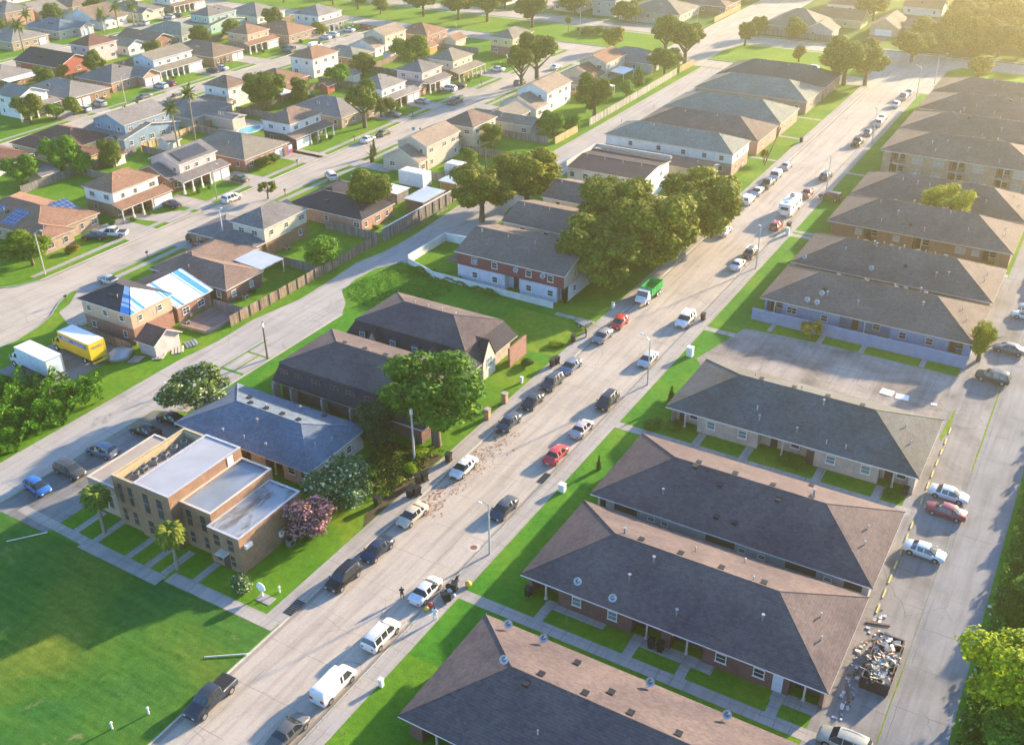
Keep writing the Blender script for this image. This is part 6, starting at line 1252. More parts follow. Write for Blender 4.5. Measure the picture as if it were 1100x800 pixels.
for x, y, rz, k, c, lab in ((-313.5,264.8,pi/2,'suv','ice','white car on the drive of the tan roofed far house'),(-313.6,277.4,pi/2,'suv','ice','white suv on the drive behind the teal house'),(-313.4,281.4,pi/2,'sedan','black','black car beside the white suv behind the teal house'),(-299.4,306.4,pi/2,'sedan','white','white car on the canal road at the left'),(-144.6,355.6,pi/2-.4,'sedan','white','white car beyond the canal by the fence'),(-82.8,316,pi/2,'hatch','ice','white car on the canal road behind the big hip roof'),(-68.5,375,0,'sedan','darkred','small red car on the brick drive beyond the canal')): car(k, c, lab, x, y, rz, 'cars on the far streets', z=.02 if y < 300 or y > 350 else RZ)

# box trucks, dump truck, motorhome, boat, motorcycle, RVs
def wheels(t, ps, r, w=.28):
    b = MB(); b.tube((-w/2,0,0),(w/2,0,0),r,r,14,0); tm = b.mesh('tyre', ['tyre']); a = MB(); a.tube((-w/2-.012,0,0),(w/2+.012,0,0),r*.55,r*.55,10); rm = a.mesh('rim', ['white'])
    for x, y in ps: o = obj('wheel', tm, t, (x,y,r)); obj('rim', rm, o)
def boxtruck(label, x, y, rz, body, cab, stripe=False):
    t = thing('box_truck', label, 'box truck', (x, y, .02), rz, 'rental box trucks on the pad'); t.scale = (1.12,1.14,1.12)
    b = MB(); b.box(-1.22,1.22,-4.2,2.7,1.05,3.55,0,1); b.build('cargo_box', [body, 'white'], t)
    f = MB(); f.box(-1.25,1.25,-4.23,-4.201,1.0,1.12); f.box(-1.25,-1.1,-4.23,-4.201,1.12,3.5); f.box(1.1,1.25,-4.23,-4.201,1.12,3.5); f.box(-1.25,1.25,-4.23,-4.201,3.4,3.5); f.box(-1.22,1.22,-4.6,-4.2,.62,.74); f.build('rear_frame', 'metal' if not stripe else 'yellowp', t)
    c = MB(); c.box(-1.0,1.0,2.75,4.25,.55,1.5); c.add([(-1.0,2.75,1.5),(1.0,2.75,1.5),(1.0,4.15,1.5),(-1.0,4.15,1.5),(-.9,2.78,2.35),(.9,2.78,2.35),(.88,3.65,2.3),(-.88,3.65,2.3)], [(4,5,6,7),(3,0,4,7),(1,2,6,5),(0,1,5,4)], 0)
    c.box(-.92,.92,4.25,5.15,.6,1.42); c.build('cab', cab, t)
    g = MB(); g.add([(-.98,4.16,1.5),(.98,4.16,1.5),(.87,3.67,2.29),(-.87,3.67,2.29)], [(0,1,2,3)], 0); g.build('windshield', 'cglass', t)
    for s in (-1, 1):
        g = MB(); g.add([(s*1.005,2.95,1.55),(s*1.005,3.95,1.55),(s*.93,3.55,2.2),(s*.93,2.95,2.2)], [(0,1,2,3)], 0); g.build('side_window', 'cglass', t)
        m = MB(); m.box(s*1.08, s*1.26, 4.1, 4.2, 1.5, 1.95); m.build('mirror', 'black', t); h = MB(); h.box(s*.6, s*.85, 5.13, 5.18, .95, 1.15); h.build('headlight', 'lamp_w', t)
    ch = MB(); ch.box(-.5,.5,-4.0,4.8,.55,.9); ch.build('chassis', 'black', t); wheels(t, ((-.95,4.1),(.95,4.1),(-.95,-2.3),(.95,-2.3)), .45)
    if stripe:
        for s in (-1, 1): k = MB(); k.box(s*1.22, s*1.235, -3.6, 2.4, 2.55, 3.15); k.build('side_stripe', 'bluep', t)
        for body, size, loc, rot, m in (('PENSKE', .5, (0, -4.235, 2.62), (pi/2, 0, 0), 'bluep'), ('PENSKE', .5, (-1.24, 1.0, 2.68), (pi/2, 0, -pi/2), 'white'), ('Truck Rental', .42, (-1.24, -1.9, 2.7), (pi/2, 0, -pi/2), 'white')):
            cu = bpy.data.curves.new('lettering', 'FONT'); cu.body = body; cu.size = size; cu.align_x = 'CENTER'; cu.extrude = .004
            tmp = bpy.data.objects.new('tmp', cu); COL.objects.link(tmp); dg = bpy.context.evaluated_depsgraph_get(); me = bpy.data.meshes.new_from_object(tmp.evaluated_get(dg)); bpy.data.objects.remove(tmp)
            me.materials.clear(); me.materials.append(M[m]); o = obj('lettering', me, t, loc); o.rotation_euler = rot
    else:
        for s in (-1, 1):
            for yy in (-2.4, -.6, 1.2): k = MB(); k.box(s*1.22, s*1.232, yy, yy+.05, 1.1, 3.5); k.build('panel_seam', 'metal', t)
    return t
boxtruck('white box truck with pale blue sides parked beside the yellow one', -130.6, 79.2, pi/2-.08, 'box_lb', 'white'); boxtruck('yellow box truck with a white roof and blue side stripe', -129.2, 85.8, pi/2-.08, 'yellowp', 'yellowp', True)
t = thing('dump_truck', 'green dump truck with white cab parked under the big oak', 'truck', (-61.3, 148.2, RZ), pi)
b = MB()
for a in ((-1.15,1.15,-3.2,-3.1,1.1,2.4),(-1.15,-1.05,-3.1,1.5,1.1,2.4),(1.05,1.15,-3.1,1.5,1.1,2.4),(-1.15,1.15,1.5,1.62,1.1,2.6),(-1.05,1.05,-3.1,1.5,1.1,1.25)): b.box(*a)
for yy in (-2.4,-1.4,-.4,.6): b.box(-1.2,-1.152,yy,yy+.12,1.1,2.4); b.box(1.152,1.2,yy,yy+.12,1.1,2.4)
b.build('dump_bed', 'greenp', t)
b = MB(); b.box(-1.05,1.05,1.75,3.1,.6,1.5); b.add([(-1.05,1.75,1.5),(1.05,1.75,1.5),(1.05,3.1,1.5),(-1.05,3.1,1.5),(-.95,1.8,2.4),(.95,1.8,2.4),(.92,2.7,2.38),(-.92,2.7,2.38)], [(4,5,6,7),(3,0,4,7),(1,2,6,5),(0,1,5,4)], 0); b.box(-.95,.95,3.1,3.7,.65,1.3); b.build('cab', 'white', t)
b = MB(); b.add([(-1.0,3.09,1.52),(1.0,3.09,1.52),(.9,2.72,2.34),(-.9,2.72,2.34)], [(0,1,2,3)], 0); b.build('windshield', 'cglass', t)
b = MB(); b.box(-.5,.5,-3,3.5,.55,1.09); b.build('chassis', 'black', t); wheels(t, ((-.95,2.6),(.95,2.6),(-.95,-1.2),(.95,-1.2),(-.95,-2.2),(.95,-2.2)), .48)
for s in (-1, 1): b = MB(); b.box(s*.6, s*.85, 3.68, 3.73, .95, 1.15); b.build('headlight', 'lamp_w', t)
t = thing('motorhome', 'large white motorhome parked at the right kerb', 'motorhome', (-52.6, 198.6, RZ), 0)
b = MB(); b.box(-1.22,1.22,-4.2,3.4,.75,3.1); b.add([(-1.2,3.4,.75),(1.2,3.4,.75),(1.1,4.6,.7),(-1.1,4.6,.7),(-1.22,3.4,3.1),(1.22,3.4,3.1),(1.05,3.95,2.0),(-1.05,3.95,2.0)], [(0,3,7,4),(1,5,6,2),(4,7,6,5),(7,3,2,6),(0,1,2,3)], 0); b.build('body', 'white', t)
b = MB(); b.box(-.75,.75,-4.23,-4.2,1.9,2.5); b.build('rear_window', 'cglass', t)
for yy in (-2.6,-.4,1.8):
    b = MB(); b.box(1.22,1.235,yy,yy+.9,1.8,2.4); b.build('window', 'cglass', t)
for yy in (-2.8,-.6,1.6): b = MB(); b.box(-.35,.35,yy,yy+.7,3.1,3.32); b.build('roof_hatch', 'trim', t)
ac(t, 0, .5, 3.1); wheels(t, ((-1,3),(1,3),(-1,-2.2),(1,-2.2)), .42)
for s in (-1, 1): b = MB(); b.box(s*.9, s*1.15, -4.22, -4.19, 1.0, 1.3); b.build('tail_light', 'lamp_r', t)
b = MB(); b.box(-1.23,1.23,-4.25,-4.21,.7,.9); b.build('bumper', 'metal', t)
# boat on trailer
def boat(label, x, y, rz, s=1):
    t = thing('boat', label, 'boat', (x, y, 0), rz, 'boats on trailers'); b = MB(); secs = [(-3,1.1,.5,1.4),(-1,1.15,.45,1.4),(1.2,1.0,.5,1.45),(2.6,.5,.8,1.55),(3.3,.06,1.2,1.6)]; R = []
    for yy, w, zl, zt in secs: R.append([(-w,yy,zt),(-w*.8,yy,zl+.25),(0,yy,zl),(w*.8,yy,zl+.25),(w,yy,zt)])
    for i in range(4):
        for j in range(4): b.add([R[i][j],R[i][j+1],R[i+1][j+1],R[i+1][j]], [(0,1,2,3)], 0, True)
        b.add([R[i][0],R[i][4],R[i+1][4],R[i+1][0]], [(0,3,2,1)], 0)
    b.add(R[0], [(4,3,2,1,0)], 0); b.build('hull', 'white', t); c = MB(); c.add([(-.8,-.2,1.4),(.8,-.2,1.4),(.7,1.0,1.42),(-.7,1.0,1.42),(-.7,-.1,2.0),(.7,-.1,2.0),(.5,.5,1.95),(-.5,.5,1.95)], [(0,1,5,4),(1,2,6,5),(2,3,7,6),(3,0,4,7),(4,5,6,7)], 0); c.build('cabin', 'white', t)
    wheels(t, ((-1,-.8),(1,-.8)), .32); t.scale = (s,s,s); return t
boat('white motorboat on a trailer parked on the lawn by the yellow sided house', -165.8, 280.6, pi/2-.25, 1.15); boat('white boat on a trailer seen beyond the canal between the roofs', -74, 397, .2, 1.1)
t = thing('motorcycle', 'dark motorcycle standing on the verge behind the silver grey sedan', 'motorcycle', (-64.4, 130.6, 0), .5)
b = MB(); b.tube((0,-.7,.75),(0,.5,.85),.16,.2,8); b.tube((0,.5,.85),(0,.8,1.1),.05,n=6); b.tube((-.35,.72,1.1),(.35,.72,1.1),.03,n=6); b.blob((0,.1,.95),(.2,.35,.16),8,5); b.tube((0,.75,1.05),(0,.9,.35),.05,n=6); b.build('frame', 'black', t)
b = MB(); b.box(-.14,.14,-.7,-.05,.9,.98); b.build('seat', 'black', t); wheels(t, ((0,.9),(0,-.75)), .33, .14)
t = thing('tow_trailer', 'low dark trailer standing beside the motorcycle', 'trailer', (-66.2, 133.2, 0), 1.2); b = MB(); b.box(-.8,.8,-1.3,1.3,.5,.62); b.box(-.8,.8,-1.3,-1.24,.623,1); b.box(-.05,.05,1.3,2.2,.5,.58); b.build('deck', 'metal', t); wheels(t, ((-.9,0),(.9,0)), .3, .16)
def camper(label, x, y, rz, L, W, Hh, m='white'):
    t = thing('camper_trailer', label, 'camper trailer', (x,y,0), rz, 'camper trailers behind the lane fence'); b = MB(); b.box(-W/2,W/2,-L/2,L/2,.6,Hh); b.build('body', m, t); b = MB(); b.box(W/2,W/2+.02,-.4,.5,1.6,2.2); b.build('window', 'cglass', t); b = MB(); b.box(-W/2+.2,W/2-.2,-L/2+.3,L/2-.3,Hh+.003,Hh+.1); b.build('roof', 'trim', t); wheels(t, ((-W/2+.1,0),(W/2-.1,0)), .33); return t
camper('large white camper trailer behind the white topped fence', -128, 173.6, pi/2, 6.4, 3.2, 3.6); camper('grey white camper with metal roof next to the orange shed', -122.8, 183, pi/2, 5.6, 3, 3.3, 'metalroof')
# ------------------------------------------------------------------ fences, poles, small things
def fence(label, pts, h, mat, gap=2.4, posts=False, name='wooden_fence', cap=None, th=.06, cat='fence', group='garden fences', slats=False, z0=0):
    ox, oy = pts[0]; t = thing(name, label, cat, (ox, oy, 0), 0, group)
    for (x0,y0), (x1,y1) in zip(pts[:-1], pts[1:]):
        L = hypot(x1-x0, y1-y0); a = atan2(y1-y0, x1-x0); b = MB(); n = max(1, int(L/.9)) if name == 'wooden_fence' else 1; rr = random.Random(int(x0*7+y0))
        ca, sa = cos(a), sin(a)
        for k in range(n):
            s0, s1 = L*k/n, L*(k+1)/n-(.02 if not slats else .25); hh = h + rr.uniform(-.02,.02) if name == 'wooden_fence' else h; off = rr.uniform(-.006,.006) if name == 'wooden_fence' else 0
            q = [(s0,-th/2+off),(s1,-th/2+off),(s1,th/2+off),(s0,th/2+off)]; P = [(x0-ox+u*ca-v*sa, y0-oy+u*sa+v*ca) for u, v in q]; b.prism(P, z0, hh)
        b.build('panel', mat, t)
        if cap: c = MB(); P = [(x0-ox+u*ca-v*sa, y0-oy+u*sa+v*ca) for u, v in ((0,-.14),(L,-.14),(L,.14),(0,.14))]; c.prism(P, h+.052, h+.12); c.build('cap_rail', cap, t)
        if posts:
            m = max(1, round(L/gap)); me = shared(('fp', h, mat), lambda: postbox(h, mat))
            for k in range(m+1): obj('post', me, t, (x0-ox+ca*L*k/m+sa*.1, y0-oy+sa*L*k/m-ca*.1, 0), a)
    return t
def postbox(h, mat):
    b = MB(); b.box(-.06,.06,-.06,.06,0,h+.1); return b.mesh('post', [mat])
fence('long plank fence along the lane, catching the sun on its top boards', [(-116,104.5),(-115.9,144.6)], 1.9, 'fence', posts=True)
fence('dark fence topped with a white rail beside the camper trailers', [(-115.6,145.2),(-115.6,172)], 2.6, 'fenceg', cap='white', posts=True)
fence('short orange plank fence at the camper yard by the lane', [(-115.5,172.4),(-115.5,183.5)], 2.6, 'fencey', posts=True)
fence('pinkish plank fence between the courtyard trees and the vine shrubs', [(-115.6,214.5),(-115.4,226)], 1.8, 'fencey')
fence('long pale post and panel fence running up the far lane', [(-115.2,232),(-115.5,268),(-116,291)], 1.9, 'fencep', slats=True)
fence('reddish gate like fence at the canal end of the lane', [(-116,293),(-115.8,304)], 2.0, 'fencey', slats=True)
fence('dark plank fence behind the brown L shaped house', [(-123,107.9),(-116.2,108.2),(-116.1,104.6)], 1.8, 'fenceg'); fence('plank fence dividing the yard of the L shaped house from the solar roofed one', [(-129,127.4),(-116.2,127.5)], 1.8, 'fenceg'); fence('plank fence along the dark roofed house yard', [(-129.5,145),(-116.1,145)], 1.8, 'fenceg')
fence('weathered fence around the shed by the tarpaulin roofed house', [(-135.6,90.6),(-123,90.4)], 1.7, 'fenceg'); fence('fence between the two beige houses', [(-131,198.6),(-117,198.8)], 1.8, 'fenceg'); fence('fence behind the camper yard', [(-131,178.8),(-117,179)], 1.8, 'fenceg'); fence('fence at the far side of the brown pyramid roofed house', [(-130,213.4),(-117,213.6)], 1.8, 'fenceg')
for i, (y, x0, x1, lab) in enumerate(((143,-200,-181,'between the solar and brown two storey houses'),(161,-199,-182,'behind the pink gabled house'),(179.4,-199,-188,'between the pool and the flag garage house'),(197,-203,-181,'beside the white house with the wrap around porch'),(215.6,-204,-188,'behind the low dark grey roof'),(232,-204,-181,'behind the slate roofed house'),(249.6,-204,-181,'between the salmon and tan houses'),(268.4,-204,-181,'above the tan hip roofed house'),(285,-200,-182,'beside the boat lawn'))):
    fence('back garden fence '+lab, [(x0,y),(x1,y)], 1.8, 'fenceg')
fence('long fence along the back gardens of the first street, near part', [(-199.8,128),(-199.8,160)], 1.8, 'fenceg'); fence('bright wooden fence behind the blue two storey house', [(-200,161.5),(-200,176.5)], 1.8, 'fencey', posts=True); fence('long fence along the back gardens, middle part', [(-200,177),(-200,232)], 1.8, 'fence'); fence('long fence along the back gardens, canal part', [(-200,233),(-200,300)], 1.8, 'fence')
fence('far garden fence behind the second back street, near part', [(-271,170),(-271,234)], 1.8, 'fence'); fence('far garden fence behind the second back street, canal part', [(-271,235),(-271,300)], 1.8, 'fence')
fence('dark fence on the canal bank far beyond the strip', [(-165,354),(-137,354)], 1.8, 'fencep'); fence('leaning bright fence beside the crossing road', [(-133,366),(-132.6,392)], 1.9, 'fencey', slats=True); fence('green painted hedge like fence in front of the skylight house', [(-112,356),(-84,355)], 2, 'fenceg')
fence('blue painted garden wall in front of the blue walled building', [(-43.4,149),(-10.2,149)], 2.0, 's_bluewall', name='garden_wall', th=.25, cat='garden wall', group='garden walls')
fence('white wall around the courtyard beside the wine red block', [(-105.4,139.4),(-105.4,151.6),(-99.6,151.8)], 1.7, 's_white', name='garden_wall', th=.2, cat='garden wall', group='garden walls')
fence('low white wall in front of the wine red block', [(-105.2,139.2),(-98,136.6),(-73.4,136.2)], 1.2, 's_white', name='garden_wall', th=.15, cat='garden wall', group='garden walls')
fence('broken brick edging around the paved yard of the tarpaulin roofed house', [(-123.4,100.4),(-117.4,100.8),(-117.2,107.8)], .55, 'bk_tan', name='garden_wall', th=.3, cat='garden wall', group='garden walls')
fence('dark grey debris fence lying beside the camper yard fence', [(-114.6,150),(-114.4,166)], .5, 'fenceg', group='garden fences')
# street lamps and poles
def lamp(label, x, y, h=7.6, arm=(-1.2,-.5), two=True, group='street lamps along the main street', m='pole'):
    t = thing('street_lamp', label, 'street lamp', (x, y, 0), 0, group); b = MB(); b.tube((0,0,-.1),(0,0,h),.13,.08,9); b.build('pole', m, t)
    b = MB(); b.tube((0,0,h-.25),(arm[0]*.6,arm[1]*.6,h+.45),.045,n=6); b.tube((arm[0]*.6,arm[1]*.6,h+.45),(arm[0],arm[1],h+.5),.045,n=6); b.build('arm', 'metal', t); b = MB(); b.blob((arm[0]*1.2,arm[1]*1.2,h+.48),(.34,.2,.1),10,5); b.build('lamp_head', 'trim', t); return t
lamp('concrete street lamp beside the manhole, nearest the camera', -49.6, 77.4, 7.2, (-.5,-.7)); lamp('pale street lamp next to the silver sedan', -49.5, 121.2, 7.4, (-1.3,.3)); lamp('thin street lamp at the white car opposite the oaks', -49.4, 168.6, 7.6, (-.3,.2)); lamp('street lamp beside the dark suv far up the right kerb', -49.3, 213, 7.6, (-.4,.2)); lamp('street lamp by the black pickup on the far right kerb', -49.3, 252, 8, (-.4,.2)); lamp('street lamp at the canal end of the right kerb', -48.8, 299, 8, (-1.2,.2)); lamp('street lamp at the far canal corner of the main street', -47.4, 316, 8, (1.5,.5))
lamp('pale lamp post at the left frame edge on the first back street', -160, 103, 8, (.9,.5), group='lamps and poles of the back streets'); lamp('metal lamp post in front of the pink gabled house', -160.4, 146.5, 7.4, (.9,.3), group='lamps and poles of the back streets', m='metal'); lamp('lamp post on the second back street by the long low brick house', -236.6, 189, 7.6, (1,.3), group='lamps and poles of the back streets'); lamp('lamp post in the canal strip behind the yellow sided house', -166, 325, 9, (1.2,.2), group='lamps and poles of the back streets'); lamp('lamp post beyond the canal by the crossing road', -131.6, 345.5, 9, (1,.2), group='lamps and poles of the back streets'); lamp('lamp post across from the white van', -226.4, 268, 7, (-1,.2), group='lamps and poles of the back streets')
lamp('white vent like lamp mast beside the two storey solar roofed house', -140, 128, 7.6, (.3,.1), group='lamps and poles of the back streets', m='trim')
def pole(label, x, y, h, lean=(0,0), m='wood', bar=True, group='timber poles'):
    t = thing('utility_pole', label, 'pole', (x, y, 0), 0, group); b = MB(); b.tube((0,0,-.1),(lean[0],lean[1],h),.16,.11,9); b.build('pole', m, t)
    if bar: b = MB(); b.box(lean[0]-.15, lean[0]+.15, lean[1]-.15, lean[1]+.15, h-.9, h-.2); b.build('fixture', 'trim', t)
    return t
pole('weathered timber pole with a white fixture on the edge of the lane pads', -103.4, 99.4, 6.4); pole('thin pole standing in the brown garden bed by the street', -67.8, 88.2, 8.2, m='pole'); pole('leaning dark timber pole on the grass by the green grey roof', -66.6, 224, 8.5, (2.2,2.4), bar=False); pole('tall pole at the canal corner by the first building', -65.4, 308.4, 8, m='pole'); pole('dark pole at the end of the orange fence', -115, 181.8, 8.6, bar=False); pole('pole in the yard of the first far house beyond the canal', -172, 384, 9, m='pole')
# mailboxes, bins, hydrants, boxes
def mailbox(label, x, y):
    t = thing('mailbox', label, 'mailbox', (x, y, 0), 0, 'mailboxes on the verges'); b = MB(); b.box(-.06,.06,-.06,.06,0,1.05); b.build('post', 'wood', t); b = MB(); b.box(-.12,.12,-.25,.25,1.05,1.3); b.tube((0,-.25,1.3),(0,.25,1.3),.12,n=8); b.build('box', 'black', t)
for x, y, lab in ((-147.0,97.2,'black mailbox by the near curve of the back street'),(-149.4,117.4,'black mailbox at the verge before the silver car'),(-149.3,133.4,'black mailbox beside the black suv with pale roof'),(-160.2,172,'brown mailbox below the swimming pool house'),(-149.4,155.6,'small mailbox beside the thin verge tree'),(-160,193,'mailbox by the sunlit lawn of the wrap around porch house'),(-160,217.6,'mailbox in front of the arched porch house'),(-149.4,206,'mailbox opposite the tall street tree'),(-160.2,252,'mailbox by the deep colonnaded porch')): mailbox(lab, x, y)
def bins():
    b = MB(); b.add([(-.24,-.28,.08),(.24,-.28,.08),(.24,.28,.08),(-.24,.28,.08),(-.3,-.36,.98),(.3,-.36,.98),(.3,.36,.98),(-.3,.36,.98)], [(3,2,1,0),(0,1,5,4),(1,2,6,5),(2,3,7,6),(3,0,4,7)], 0); a = MB(); a.box(-.32,.32,-.38,.4,.984,1.05); a.box(-.28,.28,.36,.44,.9,.98); w = MB()
    for s in (-1, 1): w.tube((s*.24,.28,.12),(s*.3,.28,.12),.12,n=10)
    return b.mesh('bin_body', ['black']), a.mesh('lid', ['black']), w.mesh('bin_wheels', ['tyre'])
BN = bins()
def wbin(label, x, y, rz=0, s=1.1, tip=0):
    t = thing('wheelie_bin', label, 'wheelie bin', (x, y, .012), rz, 'black wheelie bins'); t.scale = (s,s,s)
    for n_, me in zip(('bin_body', 'lid', 'bin_wheels'), BN): obj(n_, me, t)
    if tip: t.rotation_euler = (tip, 0, rz); t.location.z = .4
wbin('black wheelie bin of the lower pair near the champagne sedan', -63.8, 81.6, .3, 1.25); wbin('second wheelie bin of the lower pair near the champagne sedan', -63.3, 82.4, -.4, 1.25); wbin('black wheelie bin of the upper pair nearer the flowering tree', -64.6, 84.4, .8, 1.25); wbin('partner bin of the upper pair nearer the flowering tree', -64.2, 85.3, -.2, 1.2); wbin('lone black bin behind the white sedan with the sunroof', -63.9, 90.4, .2, 1.25); wbin('lone black bin in the grass by the champagne sedan', -66.4, 78.4, .1, 1.2)
wbin('black bin at the kerb opposite the four cars in a row', -64.2, 119.0, .3, 1.2); wbin('second black bin at the kerb opposite the four cars in a row', -64.0, 120.0, -.3, 1.2); wbin('black bin in the rank weeds near the motorcycle', -65.0, 127.4, .3, 1.2); wbin('black bin beside the long white suv', -50.1, 144.6, .1, 1.2); wbin('dark bin on the right sidewalk beside the red hatchback', -50, 189.6, 0, 1.3); wbin('dark bin by the far kerb opposite the lone black pickup', -64.3, 244.6, 0, 1.2)
wbin('black bin standing at the near corner of the dark maroon brick building', -42.3, 73.6, .1); wbin('black bin in the porch of the dark maroon brick building', -26.6, 73.2, .1); wbin('other black bin in the porch of the dark maroon brick building', -27.6, 73.2, .1); wbin('black bin at the corner of the grey walled building', -42.2, 89.8, .1); wbin('black bin by the east porch of the pale brick building', -11, 112.6, .1)
wbin('overturned black bin beside the white sedan boot', -50.3, 68.9, 1.0, 1.2, 1.4); wbin('upright black bin in the bag heap by the white sedan', -49.7, 70.2, .3, 1.1)
def small(name, label, cat, x, y, fn, mats, z=0, rz=0, group=None):
    b = MB(); fn(b); o = b.build(name, mats, None, (x, y, z), rz); return tag(o, label, cat, group)
def ubox(w, d, h): return lambda b: (b.box(-w/2, w/2, -d/2, d/2, 0, h, 0), b.box(-w/2-.04, w/2+.04, -d/2-.04, d/2+.04, h+.003, h+.09, 0))
small('utility_cabinet', 'white utility cabinet on the lawn past the second street lamp', 'utility cabinet', -47.4, 132.4, ubox(.9,.8,1.5), 'white'); small('utility_cabinet', 'small white utility cabinet beside the walk to the grey walled building', 'utility cabinet', -48.1, 92.2, ubox(.8,.7,1.0), 'white')
small('utility_cabinet', 'small grey pedestal on the lawn beside the cargo van', 'utility cabinet', -48.4, 55.2, ubox(.4,.4,.9), 'white'); small('utility_cabinet', 'white pedestal box on the grass opposite the steel blue sedan', 'utility cabinet', -65.8, 112.6, ubox(.35,.35,.9), 'white'); small('utility_cabinet', 'white pedestal at the walk of the wine red block', 'utility cabinet', -64.8, 141.4, ubox(.4,.4,1), 'white'); small('utility_cabinet', 'white pedestal on the lawn beside the red hatchback', 'utility cabinet', -49.3, 186.6, ubox(.6,.6,1.4), 'white')
def pier(label, x, y): small('brick_pier', label, 'brick pier', x, y, lambda b: (b.box(-.35,.35,-.35,.35,0,1.5,0), b.box(-.42,.42,-.42,.42,1.503,1.62,0)), 'bk_yard', group='brick gate piers')
pier('brick gate pier nearer the dark green tree', -65.0, 101.8); pier('brick gate pier farther up beside the four parked cars', -65.1, 106.6)
t = thing('yard_sign', 'white octagonal sign board on a short post at the walk of the brick block', 'sign', (-67.4, 59.0, 0)); b = MB(); b.box(-.08,.08,-.08,.08,0,1.0); b.build('post', 'trim', t); b = MB(); n = 8; b.add([(.62*cos(pi/8+k*pi/4), -.12, 1.35+.62*sin(pi/8+k*pi/4)) for k in range(n)]+[(.62*cos(pi/8+k*pi/4), .0, 1.35+.62*sin(pi/8+k*pi/4)) for k in range(n)], [tuple(range(n)), tuple(range(2*n-1,n-1,-1))]+[(i, i+n, (i+1)%n+n, (i+1)%n) for i in range(n)], 0); b.build('sign_board', 'white', t); small('concrete_footing', 'concrete footing slab under the white octagonal sign', 'slab', -66.8, 58.8, lambda b: b.box(-1,1,-.6,.6,0,.06), 'walk')
def drain(label, x, y): small('storm_drain', label, 'storm drain', x, y, lambda b: [b.box(-.6,.6,-1.2+k*.3,-1.0+k*.3,0,.03) for k in range(8)], 'black', RZ+.01 if x > -62.7 else .012, group='storm drains')
drain('black storm drain grate at the left kerb near the black suv', -63.2, 59.4); drain('storm drain on the street by the steel blue verge, coral red sedan side', -51.3, 93.6)
def manhole(label, x, y, z=RZ): small('manhole_cover', label, 'manhole cover', x, y, lambda b: (b.tube((0,0,0),(0,0,.006),.78,.78,24,0), b.tube((0,0,.0065),(0,0,.012),.42,.42,20,1)), ['kerb','rust'], z+.006, group='manhole covers')
manhole('round manhole cover beside the nearest street lamp', -51.9, 77.6); manhole('round manhole cover behind the champagne sedan', -61.9, 81.6)
for x, y, lab in ((-65.6,41.2,'white hydrant like post at the field edge by the pickup'),(-67.2,38.2,'short white marker post in the field near the pickup'),(-66.2,60.4,'small white post on the lawn before the storm drain'),(-66.9,34,'lowest white stake at the bottom of the field')): small('marker_post', lab, 'marker post', x, y, lambda b: (b.tube((0,0,0),(0,0,.75),.10,.09,8), b.blob((0,0,.78),(.16,.16,.12),8,4)), 'white')
for x, y, rz, L, lab in ((-64.4,50.5,.62,4.6,'long white pipe lying on the weeds by the kerb'),(-98.5,52.6,.9,4.5,'pale plank lying in the field below the blue hatchback'),(-65.6,85.6,1.2,2.2,'white plank propped beside the upper pair of bins')): small('loose_plank', lab, 'plank', x, y, lambda b: b.tube((-L/2,0,.12),(L/2,0,.14),.06,n=6), 'trim', 0, rz)
# wheel stops
wm = MB(); wm.prism([(-.075,-.8),(.075,-.8),(.075,.8),(-.075,.8)], 0, .12); wme = wm.mesh('wheel_stop', ['yline'])
for i, y in enumerate((130.2,127.3,124.4,121.6,118.7,115.9,112.2,106.8,104.1,101.4,98.6,95.9,93.2,90.5)):
    tag(obj('wheel_stop', wme, None, (-8.95, y, .02)), 'faded yellow wheel stop in the right hand parking lane', 'wheel stop', 'yellow wheel stops')
# skip full of rubble
t = thing('dumpster', 'dark open topped dumpster heaped with broken furniture and boards', 'dumpster', (-6.6, 82.0, .02), .0)
b = MB()
for a in ((-1.3,1.3,-3.5,-3.4,0,1.5),(-1.3,1.3,3.4,3.5,0,1.5),(-1.3,-1.2,-3.4,3.4,0,1.5),(1.2,1.3,-3.4,3.4,0,1.5),(-1.2,1.2,-3.4,3.4,.1,.2)): b.box(*a)
for k in range(8): b.box(1.303,1.38,-3.3+k*.9,-3.2+k*.9,.1,1.45); b.box(-1.38,-1.303,-3.3+k*.9,-3.2+k*.9,.1,1.45)
b.build('steel_bin', 'dumpst', t)
q = random.Random(5); cols = ('white','trimc','fencep','bk_tan','s_beige','wood','black','trim','metal','rust','s_cream','s_peach','fencey')
rub = []
for ci in range(len(cols)):
    b = MB()
    for _ in range(13):
        c = Vector((q.uniform(-1.15,1.15), q.uniform(-3.3,3.3), 0)); c.z = 1.25+.55*(1-abs(c.x)/1.4)*(1-abs(c.y)/5)*q.uniform(.4,1.1); w, d, h = q.choice(((1.3,.1,.1),(.6,.4,.15),(.3,.25,.2),(1.7,.14,.06),(.95,.7,.06),(.5,.5,.35),(.25,.2,.15)))
        R = Matrix.Rotation(q.uniform(0,3.1),3,'Z') @ Matrix.Rotation(q.uniform(-.6,.6),3,'X') @ Matrix.Rotation(q.uniform(-.5,.5),3,'Y')
        vs = [tuple(c + R @ Vector((sx*w/2, sy*d/2, sz*h/2))) for sz in (-1,1) for sx, sy in ((-1,-1),(1,-1),(1,1),(-1,1))]
        b.add(vs, [(3,2,1,0),(4,5,6,7),(0,1,5,4),(1,2,6,5),(2,3,7,6),(3,0,4,7)], ci)
    rub.append(b)
allb = MB()
for b in rub: allb.add(b.v, b.f, 0); allb.mi[-len(b.f):] = b.mi
o = allb.build('heaped_rubbish', list(cols)); stuff(o, 'heap of broken boards, bags and furniture filling the dumpster', 'rubbish'); o.location = (-6.6, 82.0, .02)
b = MB()
